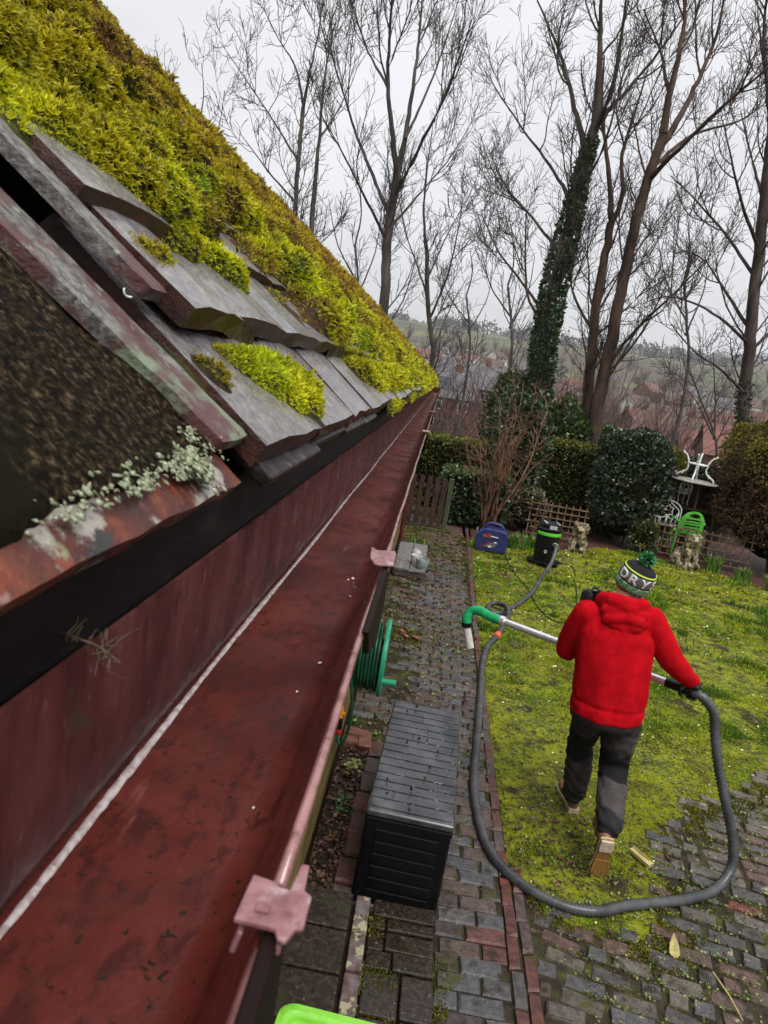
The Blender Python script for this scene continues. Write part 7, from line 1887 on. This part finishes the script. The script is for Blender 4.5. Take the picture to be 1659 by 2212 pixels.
def hand(mb, c, axis, palm, r, wrist, mirror=1):
    """A gloved hand closed round a bar: palm on the side 'palm', four fingers curling over, thumb the other way."""
    a = axis.normalized(); p = (palm - a * palm.dot(a)).normalized(); q = a.cross(p) * mirror
    blob(mb, c + p * (r + .012), (.001,) * 3)
    pc = c + p * (r + .013)
    for t in (-.03, -.01, .01, .03): mb.tube([pc + a * t - q * .022, pc + a * t + q * .036], [.0145, .0135], 8); blob(mb, pc + a * t + q * .036, (.0135,) * 3, n=8, m=6); blob(mb, pc + a * t - q * .022, (.0145,) * 3, n=8, m=6)
    mb.tube([pc - q * .02, wrist], [.028, .030], 12); blob(mb, wrist, (.031,) * 3)
    for k, (t, ln) in enumerate(((-.033, .80), (-.0115, .97), (.0105, 1.0), (.032, .9))):
        pts = []
        for j in range(7):
            an = R(38 + (178 * ln) * j / 6); pts.append(c + a * (t * (1 - .05 * j)) + (p * math.cos(an) + q * math.sin(an)) * (r + .0095))
        rr = [.0105, .0108, .0100, .0104, .0096, .0096, .0085]
        mb.tube(pts, rr, 8); blob(mb, pts[-1], (.0088,) * 3, n=8, m=6); blob(mb, pts[0], (.0108,) * 3, n=8, m=6); blob(mb, pts[3], (.0108,) * 3, n=8, m=6)
    th = [pc - q * .018 + a * -.03, c + a * -.050 + (p * math.cos(R(-70)) + q * math.sin(R(-70))) * (r + .013), c + a * -.056 + (p * math.cos(R(-118)) + q * math.sin(R(-118))) * (r + .011), c + a * -.050 + (p * math.cos(R(-150)) + q * math.sin(R(-150))) * (r + .010)]
    mb.tube(th, [.0150, .0125, .0115, .0095], 8); blob(mb, th[-1], (.0095,) * 3, n=8, m=6); blob(mb, th[1], (.0125,) * 3, n=8, m=6)

def build_person():
    ex = (POLE_R - POLE_L).normalized()
    # continuous body under the clothes
    mb = MB(); H = J['head']
    limb(mb, [J['pelvis'], J['waist'], J['chest'], J['neck'] - Vector((0, 0, .06))], [.135, .12, .135, .08], 18)
    limb(mb, [J['neck'] - Vector((0, 0, .06)), J['neck'] + Vector((.01, .01, .03)), H - Vector((.005, .01, .05))], [.062, .056, .06])
    blob(mb, H, (.078, .096, .108), rot=(R(-6), R(10), 0), n=20, m=14); blob(mb, H + Vector((.0, .035, -.06)), (.056, .06, .055))
    blob(mb, H + Vector((.0, .102, -.022)), (.013, .018, .022)); blob(mb, H + Vector((.0, .088, -.062)), (.026, .014, .009)); blob(mb, H + Vector((0, .08, .01)), (.055, .022, .012))
    for s_ in (-1, 1): blob(mb, H + Vector((s_ * .079, -.004, -.022)), (.011, .022, .033), rot=(R(-12), 0, 0))
    for s_, sh, el, wr in ((-1, 'shL', 'elL', 'wrL'), (1, 'shR', 'elR', 'wrR')):
        limb(mb, [J['chest'] + Vector((0, 0, .1)), J[sh]], [.07, .06]); limb(mb, [J[sh], J[el]], [.052, .042]); limb(mb, [J[el], J[wr]], [.042, .029])
    for hp, kn, an in (('hipL', 'knL', 'anL'), ('hipR', 'knR', 'anR')):
        limb(mb, [J['pelvis'], J[hp]], [.11, .095]); limb(mb, [J[hp], J[kn]], [.085, .055]); limb(mb, [J[kn], J[kn].lerp(J[an], .35) + Vector((0, -.012, 0)), J[an]], [.055, .054, .036])
    body = mb.build('person', M_SKIN); remesh(body, .0085, 3)
    tag(body, 'person in red hoodie and bobble hat walking away, holding a suction pole', 'person')
    for s_ in (-1, 1):
        m2 = MB(); blob(m2, H + Vector((s_ * .031, .083, .0)), (.012, .009, .009), n=10, m=8); m2.build('eye', M_WHITE, body, smooth=True)
    m2 = MB(); blob(m2, H + Vector((0, -.035, -.028)), (.078, .066, .055), n=18, m=12); m2.build('hair', mat('short_hair', [(.4, (.035, .022, .014)), (.6, (.07, .045, .03))], scale=300, rough=.7), body, smooth=True)

    # hoodie: torso, sleeves, ribbed hem
    mb = MB()
    prof = [(.835, 1.290, 4.155, .203, .166), (.87, 1.290, 4.157, .206, .168), (.93, 1.289, 4.162, .208, .164), (.99, 1.287, 4.166, .212, .158), (1.10, 1.280, 4.175, .212, .158), (1.22, 1.270, 4.195, .219, .156), (1.33, 1.263, 4.210, .222, .150), (1.40, 1.262, 4.220, .205, .130), (1.46, 1.262, 4.230, .150, .105), (1.505, 1.262, 4.237, .085, .078)]
    n_ = 40; V = []; F = []
    for z, cx, cy, rx, ry in prof:
        for k in range(n_):
            a_ = 2 * math.pi * k / n_; ca, sa = math.cos(a_), math.sin(a_)
            V.append((cx + rx * math.copysign(abs(ca) ** .88, ca), cy + ry * math.copysign(abs(sa) ** .88, sa), z))
    for i in range(len(prof) - 1):
        for k in range(n_): F.append((i * n_ + k, i * n_ + (k + 1) % n_, (i + 1) * n_ + (k + 1) % n_, (i + 1) * n_ + k))
    F.append(tuple(reversed(range(n_)))); F.append(tuple((len(prof) - 1) * n_ + k for k in range(n_)))
    mb.add(V, F)
    limb(mb, [J['chest'] + Vector((-.03, 0, .085)), J['shL'] + Vector((0.012, 0, .0))], [.095, .083]); limb(mb, [J['chest'] + Vector((.03, 0, .085)), J['shR'] + Vector((-.012, 0, .0))], [.095, .083])
    limb(mb, [J['shL'], J['shL'].lerp(J['elL'], .5) + Vector((-.012, 0, 0)), J['elL']], [.083, .074, .066]); limb(mb, [J['elL'], J['elL'].lerp(J['wrL'], .45), J['wrL'].lerp(J['elL'], .12)], [.066, .062, .047])
    limb(mb, [J['shR'], J['shR'].lerp(J['elR'], .5), J['elR']], [.085, .076, .068]); limb(mb, [J['elR'], J['elR'].lerp(J['wrR'], .45) + Vector((0, 0, -.004)), J['wrR'].lerp(J['elR'], .10)], [.068, .061, .046])
    hd = mb.build('hoodie', M_HOODIE, body); remesh(hd, .0085, 4)
    P = vcount_co(hd)
    # cut off square at the hem
    lo = .845 + .0 * P[:, 0]; P[:, 2] = np.maximum(P[:, 2], lo); set_co(hd, P)
    wrinkle(hd, .0075, 4.5, 3, (1, 1, .45)); wrinkle(hd, .0030, 15, 9, (1, 1, .5))
    P = vcount_co(hd); N_ = normals(hd)
    # gather above the ribbed hem; long soft folds down the back
    hem = np.clip(1 - np.abs(P[:, 2] - .925) / .022, 0, 1); body_m = (np.abs(P[:, 0] - 1.28) < .235)
    drape = np.sin((P[:, 0] - 1.28) * 42 + 5 * P[:, 2]) * np.clip((1.35 - P[:, 2]) * 3, 0, 1) * .0045 * body_m
    set_co(hd, P - N_ * (hem * .007 * body_m)[:, None] + N_ * drape[:, None])
    # hood lying on the back
    mb = MB(); nk = J['neck']
    ring = [nk + Vector((.118 * math.cos(a) + .0, .095 * math.sin(a) - .01, .022 - .02 * math.sin(a) + .004 * math.cos(3 * a))) for a in np.linspace(0, 2 * math.pi, 25)]
    mb.tube(ring, [.040 + .012 * max(0, -math.sin(a)) for a in np.linspace(0, 2 * math.pi, 25)], 12)
    for (dx, dy, dz, rx, ry, rz) in ((0, -.105, -.01, .150, .040, .055), (0.006, -.128, -.055, .128, .036, .05), (.014, -.138, -.095, .095, .031, .042), (.02, -.142, -.13, .060, .025, .032), (.024, -.142, -.158, .028, .020, .022), (-.085, -.075, .01, .055, .05, .045), (.09, -.075, .01, .055, .05, .045)):
        blob(mb, nk + Vector((dx, dy, dz)), (rx, ry, rz), rot=(R(14), 0, 0), n=18, m=10)
    ho = mb.build('hood', M_HOODIE, body); remesh(ho, .0075, 3)
    P = vcount_co(ho); N_ = normals(ho); r_ = P - np.array(nk)
    fold = np.cos(np.abs(r_[:, 0]) * 22 + r_[:, 2] * 34) * np.clip((-r_[:, 1] - .03) * 14, 0, 1) * .009
    set_co(ho, P + N_ * fold[:, None]); wrinkle(ho, .004, 11, 33)
    # shirt tail under the hem
    mb = MB(); mb.lathe([(1, 0), (1.03, .05), (1.0, .10)], 32, M=Matrix.Translation((1.288, 4.155, .795)) @ Matrix.Rotation(R(3), 4, 'Y') @ Matrix.Diagonal((.200, .160, 1, 1))); ts = mb.build('shirt_hem', M_TSHIRT, body, smooth=True)

    # trousers
    mb = MB()
    blob(mb, J['pelvis'] + Vector((-.005, 0, -.02)), (.180, .135, .13), n=22, m=10); blob(mb, (1.24, 4.125, .86), (.098, .105, .11)); blob(mb, (1.375, 4.12, .86), (.098, .105, .11))
    limb(mb, [J['hipL'] + Vector((-.01, 0, -.02)), J['hipL'].lerp(J['knL'], .5), J['knL'], J['knL'].lerp(J['anL'], .4) + Vector((0, -.02, 0)), J['anL'] + Vector((0, -.005, .035))], [.105, .098, .080, .082, .074], 18)
    limb(mb, [J['hipR'] + Vector((.01, 0, -.02)), J['hipR'].lerp(J['knR'], .5) + Vector((0, -.005, 0)), J['knR'], J['knR'].lerp(J['anR'], .42) + Vector((0, -.01, -.018)), J['anR'] + (J['knR'] - J['anR']) * .06], [.107, .100, .083, .084, .070], 18)
    tr = mb.build('trousers', M_TROUSER, body); remesh(tr, .0095, 4)
    P = vcount_co(tr); lowm = np.clip(1 - (P[:, 2] - .1) / .75, 0, 1); N_ = normals(tr)
    f = np.sin(P[:, 2] * 75 + 9 * (fbm(P, 7, 5) - .5) * 2 + P[:, 0] * 25); set_co(tr, P + N_ * (f * .0042 * (.35 + lowm))[:, None]); wrinkle(tr, .005, 8, 44)
    P = vcount_co(tr); c = np.zeros((len(P), 3))
    def seg_t(A, B):
        A, B = np.array(A), np.array(B); d = B - A; t = ((P - A) @ d) / (d @ d); return np.clip(t, 0, 1), np.linalg.norm(P - A - np.clip(t, 0, 1)[:, None] * d, axis=1)
    g1 = np.array([.040, .034, .034]); g2 = np.array([.066, .056, .056]); bk = np.array([.010, .010, .011])
    best = np.full(len(P), 9.); 
    for hp, kn, an in (('hipL', 'knL', 'anL'), ('hipR', 'knR', 'anR')):
        for A, B, o_ in ((J[hp], J[kn], 0.), (J[kn], J[an], 1.)):
            t, d = seg_t(A, B); T = t + o_ + .10 * (np.sin(P[:, 0] * 30) * .5)
            gl = hp == 'hipL'
            cut = .50 if gl else .66
            k = np.where((T < cut)[:, None], g1, np.where((T < (1.18 if gl else 1.30))[:, None], bk, np.where((T < 1.80)[:, None], g1 if gl else g2, bk * 2.2)))
            m_ = d < best; c[m_] = k[m_]; best[m_] = d[m_]
    c[(P[:, 2] > .74)] = g1
    a = tr.data.color_attributes.new('Col', 'FLOAT_COLOR', 'POINT'); cc = np.ones((len(P), 4), np.float32); cc[:, :3] = c; a.data.foreach_set('color', cc.ravel())
    # thigh pocket and its flap, seams
    mb = MB(); mb.box((0, 0, 0), (.022, .10, .15), rot=(R(4), R(3), R(-28))); pk = mb.build('thigh_pocket', M_TSHIRT, body, bevel=.006); pk.location = (1.492, 4.135, .70); pk.data.materials[0] = M_TROUSER
    a = pk.data.color_attributes.new('Col', 'FLOAT_COLOR', 'POINT'); a.data.foreach_set('color', [.085, .073, .07, 1] * len(pk.data.vertices))
    mb = MB(); mb.box((0, 0, 0), (.014, .105, .035), rot=(R(4), R(3), R(-28))); fl = mb.build('pocket_flap', M_HATBLACK, body, bevel=.004); fl.location = (1.499, 4.128, .775)

    # boots
    def boot(heel, fwd, upv, part_label, sole_mat):
        y = fwd.normalized(); z = (upv - y * upv.dot(y)).normalized(); x = y.cross(z)
        M = Matrix(((x.x, y.x, z.x, heel.x), (x.y, y.y, z.y, heel.y), (x.z, y.z, z.z, heel.z), (0, 0, 0, 1)))
        out = [(.0, -.002), (.030, .004), (.036, .04), (.033, .09), (.040, .15), (.050, .20), (.046, .255), (.028, .287), (.0, .296), (-.026, .287), (-.042, .255), (-.046, .20), (-.038, .15), (-.033, .09), (-.036, .04), (-.030, .004)]
        mb = MB()
        for (c, r_) in (((0, .045, .055), (.037, .05, .055)), ((0, .11, .045), (.037, .07, .05)), ((0, .19, .036), (.045, .075, .036)), ((0, .235, .032), (.042, .055, .032)), ((0, .05, .115), (.043, .052, .06)), ((0, .052, .165), (.045, .054, .045))):
            blob(mb, c, r_, n=16, m=10)
        u = mb.build('boot', M_BOOT, body); remesh(u, .006, 3); u.matrix_local = M @ Matrix.Scale(1.09, 4)
        P = vcount_co(u); P[:, 2] = np.maximum(P[:, 2], .018); set_co(u, P)
        if part_label: u['label'] = part_label
        mb = MB(); mb.prism([(p[0] * 1.08, p[1] * 1.02 - .002) for p in out], .010, Matrix.Translation((0, 0, .012))); w = mb.build('welt', M_SOLE_W, u, bevel=.002)
        mb = MB(); mb.prism(out, .014, Matrix.Translation((0, 0, .0))); s = mb.build('sole', sole_mat, u, bevel=.003)
        mb = MB(); mb.prism([p for p in [(.032, .002), (.036, .04), (.034, .075), (-.034, .075), (-.036, .04), (-.032, .002)]], .012, Matrix.Translation((0, 0, -.010))); h = mb.build('heel', M_SOLE_W if sole_mat is M_SOLE else sole_mat, u, bevel=.003)
        mb = MB(); mb.prism([(.036, .135), (.049, .20), (.043, .255), (.0, .288), (-.04, .255), (-.045, .20), (-.035, .135)], .006, Matrix.Translation((0, 0, -.006))); mb.build('tread', sole_mat, u, bevel=.002)
        for sgn in (-1, 1):
            m2 = MB()
            for k in range(4): m2.tube([(sgn * .022, .085 + .022 * k, .098 - .012 * k), (-sgn * .018, .10 + .022 * k, .094 - .012 * k)], .0028, 5)
            if sgn > 0: m2.build('laces', M_GLOVE, u)
    boot(Vector((1.315, 4.40, .012)), Vector((-.10, 1, 0)), Vector((0, 0, 1)), None, M_SOLE_W)
    boot(Vector((1.342, 3.750, .272)), Vector((.02, .22, -1)), Vector((0, 1, .22)), 'boot bent up on its toe with brown sole showing', M_SOLE)

    # gloves closed on pole and hose cuff
    mb = MB(); cR = POLE_R + ex * .045
    hand(mb, cR, ex, Vector((.25, -.35, 1)), .033, J['wrR'] + Vector((.012, -.002, -.006)), mirror=-1); gl = mb.build('glove', M_GLOVE, body); remesh(gl, .0042, 2)
    mb = MB(); t = (1.165 - POLE_L.x) / ex.x; cL = POLE_L + ex * t
    hand(mb, cL, ex, Vector((-.1, -.5, -.8)), .0265, J['wrL'] + Vector((.01, .01, 0)), mirror=-1); gl = mb.build('glove', M_GLOVE, body); remesh(gl, .0042, 2)

    # bobble hat: knitted rim, grey letter band, lime stripe, black crown
    hat = empty('bobble_hat', tuple(H + Vector((.008, -.010, -.018)))); hat.parent = body
    ax = Vector((math.sin(R(15)), -math.sin(R(13)), 1)).normalized()
    zq = ax; xq = Vector((1, 0, 0)); xq = (xq - zq * xq.dot(zq)).normalized(); yq = zq.cross(xq)
    hat.matrix_local = Matrix(((xq.x, yq.x, zq.x, hat.location.x), (xq.y, yq.y, zq.y, hat.location.y), (xq.z, yq.z, zq.z, hat.location.z), (0, 0, 0, 1))) @ Matrix.Scale(.90, 4)
    prof = [(.098, -.035), (.108, -.030), (.113, -.012), (.114, .010), (.1115, .022), (.1130, .028), (.1165, .045), (.1185, .065), (.1175, .085), (.1130, .100), (.1125, .1015), (.1115, .1065), (.108, .113), (.105, .1165), (.101, .1205), (.085, .136), (.055, .150), (.02, .157), (.001, .158)]
    def hr(z): return float(np.interp(z, [p[1] for p in prof], [p[0] for p in prof]))
    def band(name, z0, z1, m, grow=0.0, n=9):
        zs = np.linspace(z0, z1, n); mb = MB(); mb.lathe([(hr(z) + grow, z) for z in zs], 64, cap=False)
        o = mb.build(name, m, hat, smooth=True); s_ = o.modifiers.new('thick', 'SOLIDIFY'); s_.thickness = .004; s_.offset = -1; return o
    band('knit_rim', -.035, .022, M_HATRIM, .004); band('black_stripe', .022, .028, M_HATBLACK, .001, 3); gb = band('letter_band', .028, .098, M_HATGREY); band('black_stripe', .098, .1065, M_HATBLACK, .0006, 4); band('lime_stripe', .1065, .1165, M_HATLIME, .0012, 4); band('crown', .1165, .158, M_HATBLACK, 0, 9)
    for chn, th in (('D', -66), ('R', -27), ('Y', 13), ('S', 53)):
        cu = bpy.data.curves.new('letter', 'FONT'); cu.body = chn; cu.size = .088; cu.align_x = 'CENTER'; cu.offset = .0026; cu.resolution_u = 4
        to = bpy.data.objects.new('letter', cu); COL.objects.link(to); bpy.context.view_layer.update()
        me = bpy.data.meshes.new_from_object(to.evaluated_get(bpy.context.evaluated_depsgraph_get())); bpy.data.objects.remove(to)
        bm = bmesh.new(); bm.from_mesh(me); bmesh.ops.triangulate(bm, faces=bm.faces); bmesh.ops.subdivide_edges(bm, edges=[e for e in bm.edges if e.calc_length() > .012], cuts=2)
        for f in list(bm.faces): pass
        for v in bm.verts:
            zz = .0345 + v.co.y * 1.0; a_ = R(th) + v.co.x * 1.12 / .116; r_ = hr(zz) + .0016
            v.co = Vector((r_ * math.sin(a_), -r_ * math.cos(a_), zz))
        bm.to_mesh(me); bm.free()
        lo = link('letter', me, M_HATWHITE, gb); so = lo.modifiers.new('thick', 'SOLIDIFY'); so.thickness = .0026; so.offset = 0
    rg = np.random.default_rng(6); n = 1500
    d = rg.normal(0, 1, (n, 3)); d /= np.linalg.norm(d, axis=1, keepdims=True)
    pv = np.array([(-.09, 0, .1), (.09, 0, .1), (.10, .03, .72), (-.10, .03, .72), (.0, .0, 1.0)]); pf = np.array([(0, 1, 2), (0, 2, 3), (3, 2, 4)])
    c0 = np.array([(.012, .012, .013), (.03, .30, .08), (.05, .42, .12), (.30, .60, .34)])[rg.choice(4, n, p=[.27, .28, .27, .18])]
    V, F = instance_geo(pv, pf, np.tile([[0, 0, .196]], (n, 1)), frames(d, rg.uniform(0, 6, n)), .056 * rg.uniform(.8, 1.1, n))
    o = np_mesh('pompom', V, F, M_POM, hat, col=np.repeat(c0, 5, axis=0)); o['kind'] = 'stuff'
    # black pack worn on the chest
    pk = empty('chest_pack', (1.275, 4.465, 1.43)); tag(pk, 'black equipment pack worn on the chest, showing past the neck of the person', 'pack')
    mb = MB(); mb.box((0, 0, 0), (.38, .15, .16), rot=(R(-14), 0, R(2))); mb.build('case', M_GLOVE, pk, bevel=.045, seg=4)
    mb = MB(); mb.box((-.10, -.05, .088), (.10, .045, .012), rot=(R(-14), 0, 0)); mb.build('grey_panel', M_GREY, pk, bevel=.004)
    for s_ in (-1, 1): mb = MB(); mb.tube(spline([Vector((s_ * .13, -.06, .06)), Vector((s_ * .12, -.14, .11)), Vector((s_ * .115, -.23, .065))], .02), .012, 8); mb.build('strap', M_GLOVE, pk, smooth=True)
    mb = MB(); mb.tube(spline([Vector((-.15, -.03, .07)), Vector((-.13, -.03, .105)), Vector((-.10, -.03, .08))], .01), .006, 6); mb.build('carry_loop', M_GLOVE, pk, smooth=True)
build_person()
# ------------------------------------------------------------------ damp air: pale, even, from just below the valley floor to above the trees
def build_haze():
    m = bpy.data.materials.new('haze'); m.use_nodes = True; nt = m.node_tree; nt.nodes.clear()
    out = nt.nodes.new('ShaderNodeOutputMaterial'); v = nt.nodes.new('ShaderNodeVolumePrincipled')
    v.inputs['Color'].default_value = (.93, .94, .97, 1); v.inputs['Density'].default_value = HAZE_DENSITY; v.inputs['Anisotropy'].default_value = .2
    nt.links.new(v.outputs[0], out.inputs['Volume'])
    mb = MB(); zs = [float(v_.co.z) for v_ in bpy.data.objects['ground'].data.vertices]
    lo, hi = min(zs) - 1.5, max(max(zs), 40) + 25
    mb.box((0, 1950, (lo + hi) / 2), (7200, 4900, hi - lo)); o = mb.build('haze', m); tag(o, kind='stuff')
HAZE_DENSITY = 0.0003
build_haze()
